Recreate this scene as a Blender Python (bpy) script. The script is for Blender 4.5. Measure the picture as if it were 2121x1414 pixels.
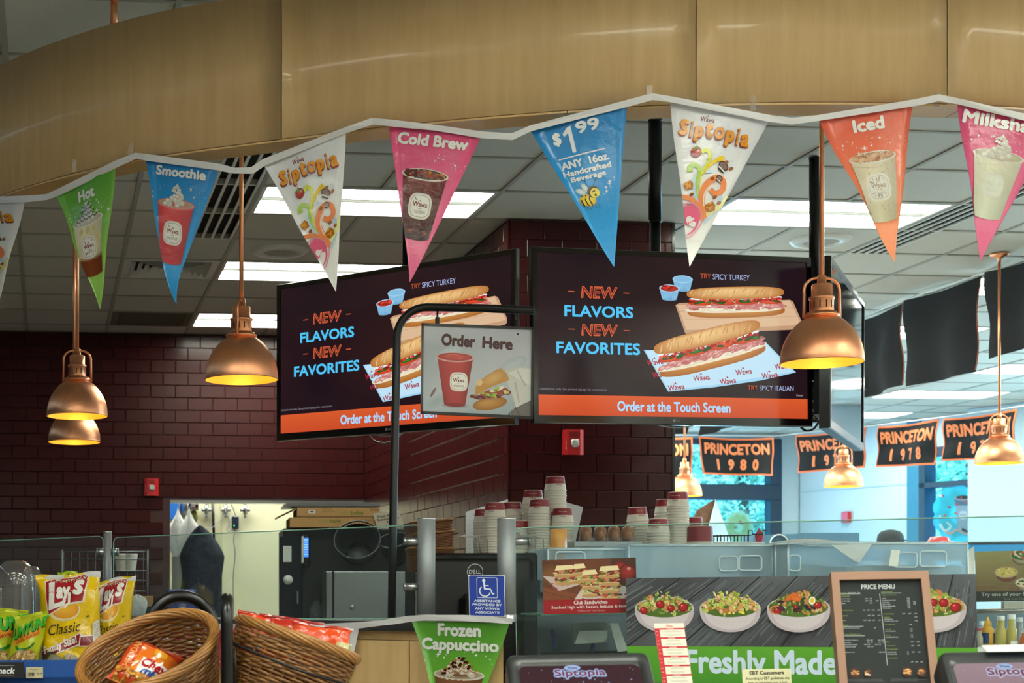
import bpy, math, random
from mathutils import Vector, Matrix
from mathutils.geometry import tessellate_polygon
from math import sin, cos, pi, atan, atan2, sqrt, radians, hypot
for _o in list(bpy.data.objects): bpy.data.objects.remove(_o, do_unlink=True)
SC = bpy.context.scene; COL = SC.collection
rnd = random.Random(7)
# ---------------------------------------------------------------- camera, world, exposure
FP, PX0, PY0, CZ = 3150.0, 410.0, 1235.0, 1.25      # focal length in px, principal point of the shifted lens, eye height
TH = atan(310 / 3150)
FW = Vector((sin(TH), cos(TH), 0)); RT = Vector((cos(TH), -sin(TH), 0)); UP = Vector((0, 0, 1))
cam_d = bpy.data.cameras.new('camera'); cam = bpy.data.objects.new('camera', cam_d); COL.objects.link(cam)
cam_d.sensor_width = 36; cam_d.lens = 36 * FP / 2121
cam_d.shift_x = (1060.5 - PX0) / 2121; cam_d.shift_y = (PY0 - 707) / 2121
cam_d.clip_start = .05; cam_d.clip_end = 200
cam.location = (0, 0, CZ); cam.rotation_euler = (pi / 2, 0, -TH); SC.camera = cam
cam_d.dof.use_dof = True; cam_d.dof.focus_distance = 5.6; cam_d.dof.aperture_fstop = 7.0
SC.view_settings.view_transform = 'Standard'; SC.view_settings.look = 'None'
SC.view_settings.exposure = 0.0; SC.view_settings.gamma = 1.0
SC.view_settings.use_curve_mapping = False
W = bpy.data.worlds.new('sky'); SC.world = W; W.use_nodes = True
_n = W.node_tree.nodes; _bg = _n['Background']
_bg.inputs[0].default_value = (.50, .80, 1.0, 1); _bg.inputs[1].default_value = 4.6
TROFFER = 24.0          # glow of the ceiling light panels
def area(name, loc, rot, sx, sy, power, col):
    d = bpy.data.lights.new(name, 'AREA'); d.shape = 'RECTANGLE'; d.size = sx; d.size_y = sy; d.energy = power; d.color = col
    o = bpy.data.objects.new(name, d); COL.objects.link(o); o.location = loc; o.rotation_euler = rot; return o
# unseen blue fill added along the windowless right wall, then light of the far windows
area('daylight_fill', (13.3, 12.0, 1.4), (0, radians(112), 0), 2.4, 9, 850, (.34, .74, 1.0))
area('daylight_fill', (7.0, 19.1, 1.7), (radians(-105), 0, 0), 3.2, 1.6, 200, (.45, .80, 1.0))
# ---------------------------------------------------------------- helpers
def P(px, py, d): return Vector((0, 0, CZ)) + d * (FW + (px - PX0) / FP * RT + (PY0 - py) / FP * UP)
def DY(px, Y): return Y / (FW.y + (px - PX0) / FP * RT.y)           # camera depth of a world Y plane at column px
def DX(px, X): return X / (FW.x + (px - PX0) / FP * RT.x)
def PYw(px, py, Y): return P(px, py, DY(px, Y))
def lin(c):
    if isinstance(c, str):
        c = c.lstrip('#'); c = [int(c[i:i + 2], 16) / 255 for i in (0, 2, 4)]
    return tuple(x / 12.92 if x <= .04045 else ((x + .055) / 1.055) ** 2.4 for x in c[:3])
def mixc(a, b, t): return tuple(x + (y - x) * t for x, y in zip(a, b))
MATS = {}
def mat(name, col='#808080', rough=.5, metal=0., spec=.5, bump=None, var=None, coat=0., emit=None, es=1., rand=0., attr=False, stretch=(1, 1, 1), sheen=0., sss=0., aniso=0., trl=0.):
    if name in MATS: return MATS[name]
    m = bpy.data.materials.new(name); m.use_nodes = True; nt = m.node_tree; n = nt.nodes; L = nt.links
    b = n['Principled BSDF']; c = lin(col)
    b.inputs['Base Color'].default_value = (*c, 1); b.inputs['Roughness'].default_value = rough
    b.inputs['Metallic'].default_value = metal; b.inputs['Specular IOR Level'].default_value = spec
    b.inputs['Coat Weight'].default_value = coat; b.inputs['Coat Roughness'].default_value = .08
    b.inputs['Sheen Weight'].default_value = sheen; b.inputs['Subsurface Weight'].default_value = sss
    b.inputs['Anisotropic'].default_value = aniso
    src = None
    tc = n.new('ShaderNodeTexCoord'); mp = n.new('ShaderNodeMapping'); mp.inputs['Scale'].default_value = stretch
    L.new(tc.outputs['Object'], mp.inputs['Vector'])
    if attr:
        a = n.new('ShaderNodeAttribute'); a.attribute_name = 'Col'; src = a.outputs['Color']
    if var:                                     # (scale, amount, second colour)
        t = n.new('ShaderNodeTexNoise'); t.inputs['Scale'].default_value = var[0]; t.inputs['Detail'].default_value = 5
        t.inputs['Roughness'].default_value = .6
        L.new(mp.outputs[0], t.inputs['Vector'])
        r = n.new('ShaderNodeMapRange'); r.inputs[1].default_value = .3; r.inputs[2].default_value = .7; r.inputs[4].default_value = var[1]
        L.new(t.outputs[0], r.inputs[0])
        mx = n.new('ShaderNodeMix'); mx.data_type = 'RGBA'; L.new(r.outputs[0], mx.inputs[0])
        if src: L.new(src, mx.inputs[6])
        else: mx.inputs[6].default_value = (*c, 1)
        mx.inputs[7].default_value = (*lin(var[2]), 1); src = mx.outputs[2]
    if rand:
        oi = n.new('ShaderNodeObjectInfo'); hs = n.new('ShaderNodeHueSaturation')
        r = n.new('ShaderNodeMapRange'); r.inputs[3].default_value = 1 - rand; r.inputs[4].default_value = 1 + rand
        L.new(oi.outputs['Random'], r.inputs[0]); L.new(r.outputs[0], hs.inputs['Value'])
        if src: L.new(src, hs.inputs['Color'])
        else: hs.inputs['Color'].default_value = (*c, 1)
        src = hs.outputs[0]
    if src: L.new(src, b.inputs['Base Color'])
    if bump:
        t = n.new('ShaderNodeTexNoise'); t.inputs['Scale'].default_value = bump[0]; t.inputs['Detail'].default_value = 4
        L.new(mp.outputs[0], t.inputs['Vector']); bp = n.new('ShaderNodeBump'); bp.inputs['Strength'].default_value = bump[1]
        bp.inputs['Distance'].default_value = bump[2] if len(bump) > 2 else .002
        L.new(t.outputs[0], bp.inputs['Height']); L.new(bp.outputs[0], b.inputs['Normal'])
    if emit is not None:
        if emit == 'attr': L.new(src, b.inputs['Emission Color'])
        else: b.inputs['Emission Color'].default_value = (*lin(emit), 1)
        b.inputs['Emission Strength'].default_value = es
    if trl:                                     # thin cloth or plastic that lets light through
        tr = n.new('ShaderNodeBsdfTranslucent'); ms = n.new('ShaderNodeMixShader'); ms.inputs[0].default_value = trl
        if src: L.new(src, tr.inputs[0])
        else: tr.inputs[0].default_value = (*c, 1)
        L.new(b.outputs[0], ms.inputs[1]); L.new(tr.outputs[0], ms.inputs[2]); L.new(ms.outputs[0], n['Material Output'].inputs[0])
    MATS[name] = m; return m
def glassm(name, tint='#ffffff', op=0., rough=.02, refl=1.0, haze='#c8d8e0'):
    """clear sheet: transparent + fresnel gloss (+ a little whitish haze that scatters)"""
    m = bpy.data.materials.new(name); m.use_nodes = True; nt = m.node_tree; n = nt.nodes; L = nt.links; n.clear()
    out = n.new('ShaderNodeOutputMaterial'); t = n.new('ShaderNodeBsdfTransparent'); t.inputs[0].default_value = (*lin(tint), 1)
    g = n.new('ShaderNodeBsdfGlossy'); g.inputs['Roughness'].default_value = rough
    f = n.new('ShaderNodeLayerWeight'); f.inputs[0].default_value = .5; pw = n.new('ShaderNodeMath'); pw.operation = 'POWER'; pw.inputs[1].default_value = 4.5; L.new(f.outputs['Facing'], pw.inputs[0])
    mu = n.new('ShaderNodeMath'); mu.operation = 'MULTIPLY_ADD'; mu.inputs[1].default_value = .9 * refl; mu.inputs[2].default_value = .045 * refl; L.new(pw.outputs[0], mu.inputs[0])
    ms = n.new('ShaderNodeMixShader'); L.new(mu.outputs[0], ms.inputs[0]); L.new(t.outputs[0], ms.inputs[1]); L.new(g.outputs[0], ms.inputs[2])
    if op:
        d = n.new('ShaderNodeBsdfDiffuse'); d.inputs[0].default_value = (*lin(haze), 1)
        tl = n.new('ShaderNodeBsdfTranslucent'); tl.inputs[0].default_value = (*lin(haze), 1); m3 = n.new('ShaderNodeMixShader'); m3.inputs[0].default_value = .6; L.new(d.outputs[0], m3.inputs[1]); L.new(tl.outputs[0], m3.inputs[2])
        m2 = n.new('ShaderNodeMixShader'); m2.inputs[0].default_value = op; L.new(ms.outputs[0], m2.inputs[1]); L.new(m3.outputs[0], m2.inputs[2]); ms = m2
    L.new(ms.outputs[0], out.inputs[0]); MATS[name] = m; return m
WM = {}
def tag(o, label=None, cat=None, group=None, kind=None):
    if label: o['label'] = label
    if cat: o['category'] = cat
    if group: o['group'] = group
    if kind: o['kind'] = kind
    return o
def thing(name, label, cat, loc=(0, 0, 0), rz=0, group=None, basis=None):
    o = bpy.data.objects.new(name, None); COL.objects.link(o); o.empty_display_size = .05
    M = Matrix.Translation(Vector(loc)) @ Matrix.Rotation(rz, 4, 'Z')
    if basis: M = Matrix.Translation(Vector(loc)) @ basis
    o.matrix_world = M; WM[o.name] = M; return tag(o, label, cat, group)
def rootM(parent): return WM[parent.name]
class MB:
    """mesh builder, all coordinates in world space (or in the space of a prototype standing at the origin)"""
    def __init__(s): s.v = []; s.f = []; s.m = []; s.sm = []; s.c = None
    def add(s, vs, fs, mi=0, smooth=False, M=None):
        k = len(s.v)
        s.v += [tuple(M @ Vector(p)) if M else tuple(p) for p in vs]
        s.f += [tuple(i + k for i in f) for f in fs]; s.m += [mi] * len(fs); s.sm += [smooth] * len(fs); return s
    def box(s, x0, x1, y0, y1, z0, z1, mi=0, M=None, bv=0.):
        if bv <= 0:
            v = [(x, y, z) for z in (z0, z1) for y in (y0, y1) for x in (x0, x1)]
            return s.add(v, [(0, 2, 3, 1), (4, 5, 7, 6), (0, 1, 5, 4), (2, 6, 7, 3), (0, 4, 6, 2), (1, 3, 7, 5)], mi, False, M)
        v = []; f = []                          # bevelled box: 24 vertices
        idx = {}
        for ix, X in enumerate((x0, x1)):
            for iy, Y in enumerate((y0, y1)):
                for iz, Z in enumerate((z0, z1)):
                    dx, dy, dz = (bv if ix == 0 else -bv), (bv if iy == 0 else -bv), (bv if iz == 0 else -bv)
                    for a, p in (('x', (X, Y + dy, Z + dz)), ('y', (X + dx, Y, Z + dz)), ('z', (X + dx, Y + dy, Z))):
                        idx[(ix, iy, iz, a)] = len(v); v.append(p)
        g = lambda *k: idx[k]
        for i in (0, 1):
            q = [g(i, 0, 0, 'x'), g(i, 1, 0, 'x'), g(i, 1, 1, 'x'), g(i, 0, 1, 'x')]; f.append(q if i else q[::-1])
            q = [g(0, i, 0, 'y'), g(0, i, 1, 'y'), g(1, i, 1, 'y'), g(1, i, 0, 'y')]; f.append(q if i else q[::-1])
            q = [g(0, 0, i, 'z'), g(1, 0, i, 'z'), g(1, 1, i, 'z'), g(0, 1, i, 'z')]; f.append(q if i else q[::-1])
        for i in (0, 1):
            for j in (0, 1):
                f.append([g(i, j, 0, 'x'), g(i, j, 1, 'x'), g(i, j, 1, 'y'), g(i, j, 0, 'y')])
                f.append([g(i, 0, j, 'x'), g(i, 1, j, 'x'), g(i, 1, j, 'z'), g(i, 0, j, 'z')])
                f.append([g(0, i, j, 'y'), g(1, i, j, 'y'), g(1, i, j, 'z'), g(0, i, j, 'z')])
                for k in (0, 1): f.append([g(i, j, k, 'x'), g(i, j, k, 'y'), g(i, j, k, 'z')])
        return s.add(v, f, mi, False, M)
    def lathe(s, prof, n=32, c=(0, 0, 0), mi=0, smooth=True, M=None, a0=0, a1=2 * pi, sx=1., sy=1.):
        full = abs(a1 - a0 - 2 * pi) < 1e-6; k = n if full else n + 1; v = []; f = []
        for r, z in prof:
            for i in range(k):
                a = a0 + (a1 - a0) * i / n; v.append((c[0] + r * cos(a) * sx, c[1] + r * sin(a) * sy, c[2] + z))
        for j in range(len(prof) - 1):
            for i in range(n):
                i2 = (i + 1) % k; f.append((j * k + i, j * k + i2, (j + 1) * k + i2, (j + 1) * k + i))
        return s.add(v, f, mi, smooth, M)
    def tube(s, pts, r, n=8, mi=0, closed=False, caps=True, smooth=True, M=None):
        pts = [Vector(p) for p in pts]; N = len(pts); rr = r if isinstance(r, (list, tuple)) else [r] * N; v = []; f = []
        T = []
        for i in range(N):
            a = pts[(i - 1) % N] if (closed or i) else pts[0]; b = pts[(i + 1) % N] if (closed or i < N - 1) else pts[-1]
            t = (b - a); T.append(t.normalized() if t.length > 1e-9 else Vector((0, 0, 1)))
        u = T[0].orthogonal().normalized()
        for i in range(N):
            u = (u - T[i] * u.dot(T[i])); u = u.normalized() if u.length > 1e-6 else T[i].orthogonal().normalized(); w = T[i].cross(u)
            for k in range(n):
                a = 2 * pi * k / n; v.append(pts[i] + rr[i] * (cos(a) * u + sin(a) * w))
        m = N if closed else N - 1
        for i in range(m):
            for k in range(n):
                f.append((i * n + k, i * n + (k + 1) % n, ((i + 1) % N) * n + (k + 1) % n, ((i + 1) % N) * n + k))
        if caps and not closed: f.append(tuple(range(n))[::-1]); f.append(tuple(range((N - 1) * n, N * n)))
        return s.add(v, f, mi, smooth, M)
    def cyl(s, a, b, r, n=16, mi=0, r2=None, smooth=True, M=None): return s.tube([a, b], [r, r if r2 is None else r2], n, mi, smooth=smooth, M=M)
    def slab(s, O, U, V, Nn, t, mi=0):          # thin box spanned by U, V with thickness t along -Nn
        q = [O, O + U, O + U + V, O + V]; b = [p - Nn * t for p in q]
        return s.add(q + b, [(0, 1, 2, 3), (7, 6, 5, 4), (0, 4, 5, 1), (1, 5, 6, 2), (2, 6, 7, 3), (3, 7, 4, 0)], mi)
    def prism(s, pts, d, mi=0, smooth=False):   # closed 3d outline extruded by vector d
        n = len(pts); pts = [Vector(p) for p in pts]; tris = tessellate_polygon([pts]); d = Vector(d)
        fs = [tuple(t) for t in tris] + [tuple(i + n for i in t[::-1]) for t in tris] + [(i, i + n, (i + 1) % n + n, (i + 1) % n) for i in range(n)]
        return s.add(pts + [p + d for p in pts], fs, mi, smooth)
    def grid(s, fn, nu, nv, mi=0, smooth=True, cu=False):
        v = [fn(i / nu, j / nv) for j in range(nv + 1) for i in range(nu + (0 if cu else 1))]; k = nu + (0 if cu else 1)
        f = [(j * k + i, j * k + (i + 1) % k, (j + 1) * k + (i + 1) % k, (j + 1) * k + i) for j in range(nv) for i in range(nu)]
        return s.add(v, f, mi, smooth)
    def build(s, name, mats, parent=None, label=None, cat=None, group=None, kind=None, auto=None):
        me = bpy.data.meshes.new(name); 
        if not isinstance(mats, (list, tuple)): mats = [mats]
        vs = [Vector(p) for p in s.v]
        if parent is not None: M = rootM(parent)
        else:
            lo = [min(p[i] for p in vs) for i in range(3)]; hi = [max(p[i] for p in vs) for i in range(3)]
            M = Matrix.Translation(((lo[0] + hi[0]) / 2, (lo[1] + hi[1]) / 2, lo[2]))
        I = M.inverted(); me.from_pydata([I @ p for p in vs], [], s.f); me.update()
        for m in mats: me.materials.append(m)
        me.polygons.foreach_set('material_index', s.m); me.polygons.foreach_set('use_smooth', s.sm)
        if s.c is not None:
            a = me.color_attributes.new('Col', 'FLOAT_COLOR', 'POINT'); a.data.foreach_set('color', [x for c in s.c for x in (*c, 1.)])
        o = bpy.data.objects.new(name, me); COL.objects.link(o)
        if parent is not None: o.parent = parent
        else: o.matrix_world = M
        WM[o.name] = M; return tag(o, label, cat, group, kind)
def kids(o): return [c for c in bpy.data.objects if c.parent == o]
def dup(root, tree, M, label=None, group=None, cat=None):
    """copy a thing with its parts; tree = {object: [children]} gathered once by treeof()"""
    r = root.copy(); COL.objects.link(r); r.parent = None; r.matrix_world = M; WM[r.name] = M
    if label: r['label'] = label
    if group: r['group'] = group
    def rec(src, dst):
        for ch in tree.get(src.name, []):
            c = ch.copy(); COL.objects.link(c); c.parent = dst; WM[c.name] = M; rec(ch, c)
    rec(root, r); return r
def treeof(root):
    t = {}
    def rec(o):
        t[o.name] = kids(o)
        for c in t[o.name]: rec(c)
    rec(root); return t
def place(root, M): 
    root.matrix_world = M; WM[root.name] = M
# ---- printed pictures: flat coloured shapes on a surface, as one mesh with colours per vertex
_TX = {}
def glyphs(s, off=0., shear=0.):
    k = (s, off, shear)
    if k not in _TX:
        c = bpy.data.curves.new('t', 'FONT'); c.body = s; c.size = 1; c.offset = off; c.shear = shear; c.resolution_u = 3; c.fill_mode = 'FRONT'
        o = bpy.data.objects.new('t', c); me = o.to_mesh()
        vs = [(v.co.x, -v.co.y) for v in me.vertices]; fs = [tuple(p.vertices) for p in me.polygons]
        o.to_mesh_clear(); bpy.data.objects.remove(o); bpy.data.curves.remove(c)
        if vs: bb = (min(v[0] for v in vs), min(v[1] for v in vs), max(v[0] for v in vs), max(v[1] for v in vs))
        else: bb = (0, 0, 1, 1)
        _TX[k] = (vs, fs, bb)
    return _TX[k]
class Art:
    def __init__(s, O, U, V, N, step=.00004, clip=None, bend=None, base=.0006):
        s.O, s.U, s.V, s.N = Vector(O), Vector(U), Vector(V), Vector(N).normalized(); s.step = step; s.clip = clip; s.bend = bend; s.base = base
        s.b = {}; s.n = 0; s.to('print'); s.T = None
    def to(s, name): s.maxe = getattr(s, 'maxe', 0); s.cur = s.b.setdefault(name, ([], [], [])); return s
    def pt(s, x, y, h):
        if s.bend: x, y, w = s.bend(x, y); h = h + w
        return s.O + s.U * x + s.V * y + s.N * h
    def xf(s, cx=0, cy=0, rot=0, sc=1, sy=None):    # local transform for following shapes
        s.T = (cx, cy, cos(radians(rot)), sin(radians(rot)), sc, sc if sy is None else sy); return s
    def _t(s, p):
        if not s.T: return p
        cx, cy, c, q, a, b = s.T; x, y = p[0] * a, p[1] * b; return (cx + c * x - q * y, cy + q * x + c * y)
    def tri(s, pts, faces, cols):
        V, F, C = s.cur; s.n += 1; h = s.base + s.n * s.step; k = len(V)
        pts = [s._t(p) for p in pts]
        if s.maxe:
            pts, cols = list(pts), list(cols); st = [t for f in faces for t in [(f[0], f[i], f[i + 1]) for i in range(1, len(f) - 1)]]; faces = []; mid = {}
            while st:
                t = st.pop(); e = [(hypot(pts[t[i]][0] - pts[t[(i + 1) % 3]][0], pts[t[i]][1] - pts[t[(i + 1) % 3]][1]), i) for i in range(3)]; m_, i = max(e)
                if m_ <= s.maxe: faces.append(t); continue
                a_, b_, c_ = t[i], t[(i + 1) % 3], t[(i + 2) % 3]; kk = (min(a_, b_), max(a_, b_))
                if kk not in mid: mid[kk] = len(pts); pts.append(((pts[a_][0] + pts[b_][0]) / 2, (pts[a_][1] + pts[b_][1]) / 2)); cols.append(mixc(cols[a_], cols[b_], .5))
                m2 = mid[kk]; st += [(a_, m2, c_), (m2, b_, c_)]
        if s.clip:
            for f in faces:
                q = [(pts[i], cols[i]) for i in f]; q = s._clip(q)
                if len(q) > 2:
                    k = len(V); V += [s.pt(p[0], p[1], h) for p, c in q]; C += [c for p, c in q]
                    F += [(k, k + i, k + i + 1) for i in range(1, len(q) - 1)]
        else:
            V += [s.pt(p[0], p[1], h) for p in pts]; C += cols; F += [tuple(i + k for i in f) for f in faces]
    def _clip(s, q):
        R = s.clip; n = len(R)
        for e in range(n):
            a, b = R[e], R[(e + 1) % n]; out = []
            side = lambda p: (b[0] - a[0]) * (p[1] - a[1]) - (b[1] - a[1]) * (p[0] - a[0])
            for i in range(len(q)):
                (p, c), (p2, c2) = q[i], q[(i + 1) % len(q)]; d1, d2 = side(p), side(p2)
                if d1 >= 0: out.append((p, c))
                if (d1 >= 0) != (d2 >= 0):
                    t = d1 / (d1 - d2); out.append(((p[0] + (p2[0] - p[0]) * t, p[1] + (p2[1] - p[1]) * t), mixc(c, c2, t)))
            q = out
            if not q: break
        return q
    def poly(s, pts, col):
        col = lin(col) if not callable(col) else col
        tr = tessellate_polygon([[Vector((p[0], p[1], 0)) for p in pts]])
        s.tri(list(pts), [tuple(t) for t in tr], [col(*p) if callable(col) else col for p in pts]); return s
    def rect(s, x0, y0, x1, y1, col): return s.poly([(x0, y0), (x1, y0), (x1, y1), (x0, y1)], col)
    def grad(s, x0, y0, x1, y1, ca, cb, n=1, vert=True, fn=None, nx=1):
        ca, cb = lin(ca), lin(cb); pts = []; cols = []; F = []
        for j in range(n + 1):
            for i in range(nx + 1):
                x, y = x0 + (x1 - x0) * i / nx, y0 + (y1 - y0) * j / n; pts.append((x, y))
                t = fn(i / nx, j / n) if fn else (j / n if vert else i / nx); cols.append(mixc(ca, cb, t))
        for j in range(n):
            for i in range(nx): k = j * (nx + 1) + i; F.append((k, k + 1, k + nx + 2, k + nx + 1))
        s.tri(pts, F, cols); return s
    def rrect(s, x0, y0, x1, y1, r, col, n=5):
        p = []
        for cx, cy, a in ((x1 - r, y0 + r, -90), (x1 - r, y1 - r, 0), (x0 + r, y1 - r, 90), (x0 + r, y0 + r, 180)):
            for i in range(n + 1): t = radians(a + 90 * i / n); p.append((cx + r * cos(t), cy + r * sin(t)))
        return s.poly(p, col)
    def ell(s, cx, cy, rx, ry, col, rot=0, n=20, a0=0, a1=360, col2=None, hl=(0, 0), pw=2., rings=3, wob=0.):
        """ellipse; col2 = colour at the rim, hl = where the bright centre sits (in radii), pw = superellipse power"""
        c = lin(col); c2 = lin(col2) if col2 else c; R = radians(rot); cr, sr = cos(R), sin(R); full = a1 - a0 >= 360
        def at(r, a, w=1):
            x = math.copysign(abs(cos(a)) ** (2 / pw), cos(a)) * rx * r * w; y = math.copysign(abs(sin(a)) ** (2 / pw), sin(a)) * ry * r * w
            x += hl[0] * rx * (1 - r); y += hl[1] * ry * (1 - r); return (cx + cr * x - sr * y, cy + sr * x + cr * y)
        ws = [1 + wob * rnd.uniform(-1, 1) for _ in range(n)] if wob else [1] * n
        rg = rings if col2 else 1; m = n if full else n + 1; pts = [at(0, 0)]; cols = [c]; F = []
        if not full: ws.append(ws[-1])
        for j in range(1, rg + 1):
            for i in range(m):
                a = radians(a0 + (a1 - a0) * i / n); pts.append(at(j / rg, a, ws[i] if j == rg else 1)); cols.append(mixc(c, c2, (j / rg) ** 1.5))
        for i in range(n):
            i2 = (i + 1) % m; F.append((0, 1 + i, 1 + i2))
            for j in range(1, rg): F.append((1 + (j - 1) * m + i, 1 + j * m + i, 1 + j * m + i2, 1 + (j - 1) * m + i2))
        s.tri(pts, F, cols); return s
    def line(s, pts, w, col, w2=None):
        c = lin(col); n = len(pts); V = []; F = []
        for i, p in enumerate(pts):
            a = pts[max(i - 1, 0)]; b = pts[min(i + 1, n - 1)]; dx, dy = b[0] - a[0], b[1] - a[1]; l = hypot(dx, dy) or 1
            ww = (w + ((w if w2 is None else w2) - w) * i / max(n - 1, 1)) / 2; V += [(p[0] - dy / l * ww, p[1] + dx / l * ww), (p[0] + dy / l * ww, p[1] - dx / l * ww)]
        F = [(2 * i, 2 * i + 1, 2 * i + 3, 2 * i + 2) for i in range(n - 1)]; s.tri(V, F, [c] * len(V)); return s
    def star(s, x, y, r, col='#ffffff'):
        p = [(x + (r if i % 2 == 0 else r * .33) * sin(i * pi / 4), y - (r if i % 2 == 0 else r * .33) * cos(i * pi / 4)) for i in range(8)]
        return s.poly(p, col)
    def text(s, t, x0, y0, x1=None, y1=None, col='#ffffff', bold=.0, shear=0., rot=0, align='l'):
        if bold > .008:
            bb = glyphs(t, 0, shear)[2]; hh = y1 - y0; r = .72 * bold * hh / max(.7, bb[3] - bb[1]); r = min(r, (x1 - x0) * .16) if x1 is not None else r
            if x1 is None:
                W_ = (bb[2] - bb[0]) * hh / ((bb[3] - bb[1]) or 1); x1 = x0 + W_
                if align == 'c': x0 -= W_ / 2; x1 -= W_ / 2
                if align == 'r': x0 -= W_; x1 -= W_
            rx = r * min(1, max(.45, (x1 - x0) / max(.01, bb[2] - bb[0]) / (hh / max(.01, bb[3] - bb[1]))))
            for k in range(6): s.text(t, x0 + rx + rx * cos(k * pi / 3), y0 + r + r * sin(k * pi / 3), x1 - rx + rx * cos(k * pi / 3), y1 - r + r * sin(k * pi / 3), col, 0, shear, rot)
            return s
        """glyphs stretched into the box; x1 None keeps the natural width for the height y1-y0"""
        vs, fs, bb = glyphs(t, bold, shear); w, h = bb[2] - bb[0] or 1, bb[3] - bb[1] or 1; sy = (y1 - y0) / h
        if x1 is None:
            W_ = w * sy; x1 = x0 + W_
            if align == 'c': x0 -= W_ / 2; x1 -= W_ / 2
            if align == 'r': x0 -= W_; x1 -= W_
        sx = (x1 - x0) / w; mx, my = (x0 + x1) / 2, (y0 + y1) / 2; cr, sr = cos(radians(rot)), sin(radians(rot)); pts = []
        for v in vs:
            x, y = x0 + (v[0] - bb[0]) * sx - mx, y0 + (v[1] - bb[1]) * sy - my; pts.append((mx + cr * x - sr * y, my + sr * x + cr * y))
        c = lin(col); s.tri(pts, fs, [c] * len(pts)); return s
    def build(s, parent, m, labels={}):
        for name, (V, F, C) in s.b.items():
            if not V: continue
            b = MB(); b.v = [tuple(p) for p in V]; b.f = F; b.m = [0] * len(F); b.sm = [False] * len(F); b.c = C
            b.build(name, m, parent, label=labels.get(name), kind='stuff' if name in ('lettering', 'sparkles', 'print', 'small_print', 'printing', 'food_picture', 'logo', 'orange_border') else None)
def quadframe(TL, TR, BL, w, h):
    """O, U, V, N for art coordinates x 0..w to the right, y 0..h down; N towards the eye"""
    U = (TR - TL) / w; V = (BL - TL) / h; return TL, U, V, V.cross(U).normalized() * 1.0
# ---------------------------------------------------------------- materials
m_print = mat('print_satin', rough=.42, attr=True, bump=(9, .12, .01))
m_gloss = mat('print_gloss', rough=.22, attr=True, bump=(14, .5, .012), trl=.18)
m_paper = mat('print_matte', rough=.7, attr=True)
m_bag = mat('foil_print', rough=.2, attr=True, coat=.6)
def screenm(name, es):
    m = mat(name, rough=.18, attr=True, spec=.3, emit='attr', es=es)
    m.node_tree.links.remove(m.node_tree.nodes['Principled BSDF'].inputs['Base Color'].links[0]); m.node_tree.nodes['Principled BSDF'].inputs['Base Color'].default_value = (.004, .004, .005, 1)
    return m
m_screen = screenm('lit_screen', 1.0); m_screen_dim = screenm('dim_screen', .8)
m_black = mat('black_plastic', '#0d0d0e', .22, coat=.3); m_blackm = mat('black_metal', '#101112', .35, metal=.3); m_rubber = mat('black_vinyl', '#0b0b0b', .3)
m_copper = mat('brushed_copper', '#ffb68a', .38, metal=1, aniso=.5, var=(60, .35, '#e89a68'), stretch=(1, 1, .03))
m_copin = mat('lamp_inside', '#ffdc80', .4, metal=.4)
m_steel = mat('brushed_steel', '#b4b8ba', .3, metal=1, var=(40, .3, '#90969a'), stretch=(1, 1, 8))
m_alu = mat('grey_aluminium', '#8e9498', .5, metal=.5)
m_white = mat('white_plastic', '#e6e6e2', .4); m_wht = mat('white_paint', '#e9ecec', .6, var=(3, .2, '#dde2e3'))
m_cream = mat('cream_wall_panel', '#dcdcc0', .45, var=(2, .3, '#d0d0b2'))
m_tile = mat('maroon_glazed_tile', '#390e10', .24, spec=.32, rand=.05, bump=(7, .25, .006), var=(3, .35, '#321012'))
m_grout = mat('dark_grout', '#452c2a', .85)
m_ctile = mat('ceiling_board', '#c9c9c0', .9, rand=.025, bump=(160, .5, .002), var=(90, .18, '#a9a99e'))
m_tee = mat('ceiling_tee', '#a4a49b', .6)
m_dark = mat('dark_void', '#050505', .8)
m_wood = mat('maple_veneer', '#d3b382', .42, coat=.25, var=(3.2, .8, '#c0a070'), stretch=(9, 9, .7), bump=(40, .05))
m_wood2 = mat('maple_counter', '#d3b380', .4, coat=.2, var=(5, .7, '#bf9b66'), stretch=(6, 6, .6))
m_counter = mat('black_speckled_stone', '#2b2c2e', .3, var=(300, .5, '#56585a'))
m_card = mat('cardboard', '#b08a58', .8, var=(20, .3, '#a07a4a'), stretch=(1, 1, 6)); m_wick = mat('wicker_cane', '#94642f', .38, var=(18, .75, '#573412'), coat=.25)
m_wickd = mat('dark_wicker', '#7a4c24', .5, var=(30, .6, '#4d2c12'))
m_glass = glassm('pane_glass', '#f5fbfa', .018, .015, 1.15, '#aebcc0'); m_edge = mat('glass_edge', '#7fae9f', .15, emit='#7fae9f', es=.05)
m_acryl = glassm('clear_acrylic', '#fafdff', .32, .06, 1.0, '#dceef8'); m_film = glassm('clear_film', '#fcfcfc', .07, .08, 2.0, '#e8ecec')
m_win = glassm('window_glass', '#b4e8fc', 0, .02, 1.0)
m_teal = mat('blue_grey_frame', '#12344c', .5); m_teal2 = mat('blue_grey_wall', '#2f7c9c', .7, var=(30, .4, '#27698a'))
m_red = mat('alarm_red', '#c22026', .35, coat=.3); m_blue = mat('shelf_blue', '#0d4fa0', .5)
m_floor = mat('floor_tile', '#8d857a', .35, var=(2, .4, '#7d766c'))
def struct(b, name, m, parent=None, label=None, kind='structure'): return b.build(name, m, parent, label=label, kind=kind if parent is None else None)
HC = CZ + 2.14; YB = 12.36; XS = 2.60; YC = 8.41; XC = 3.56       # ceiling, back wall, side wall, column face, column right
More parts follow.
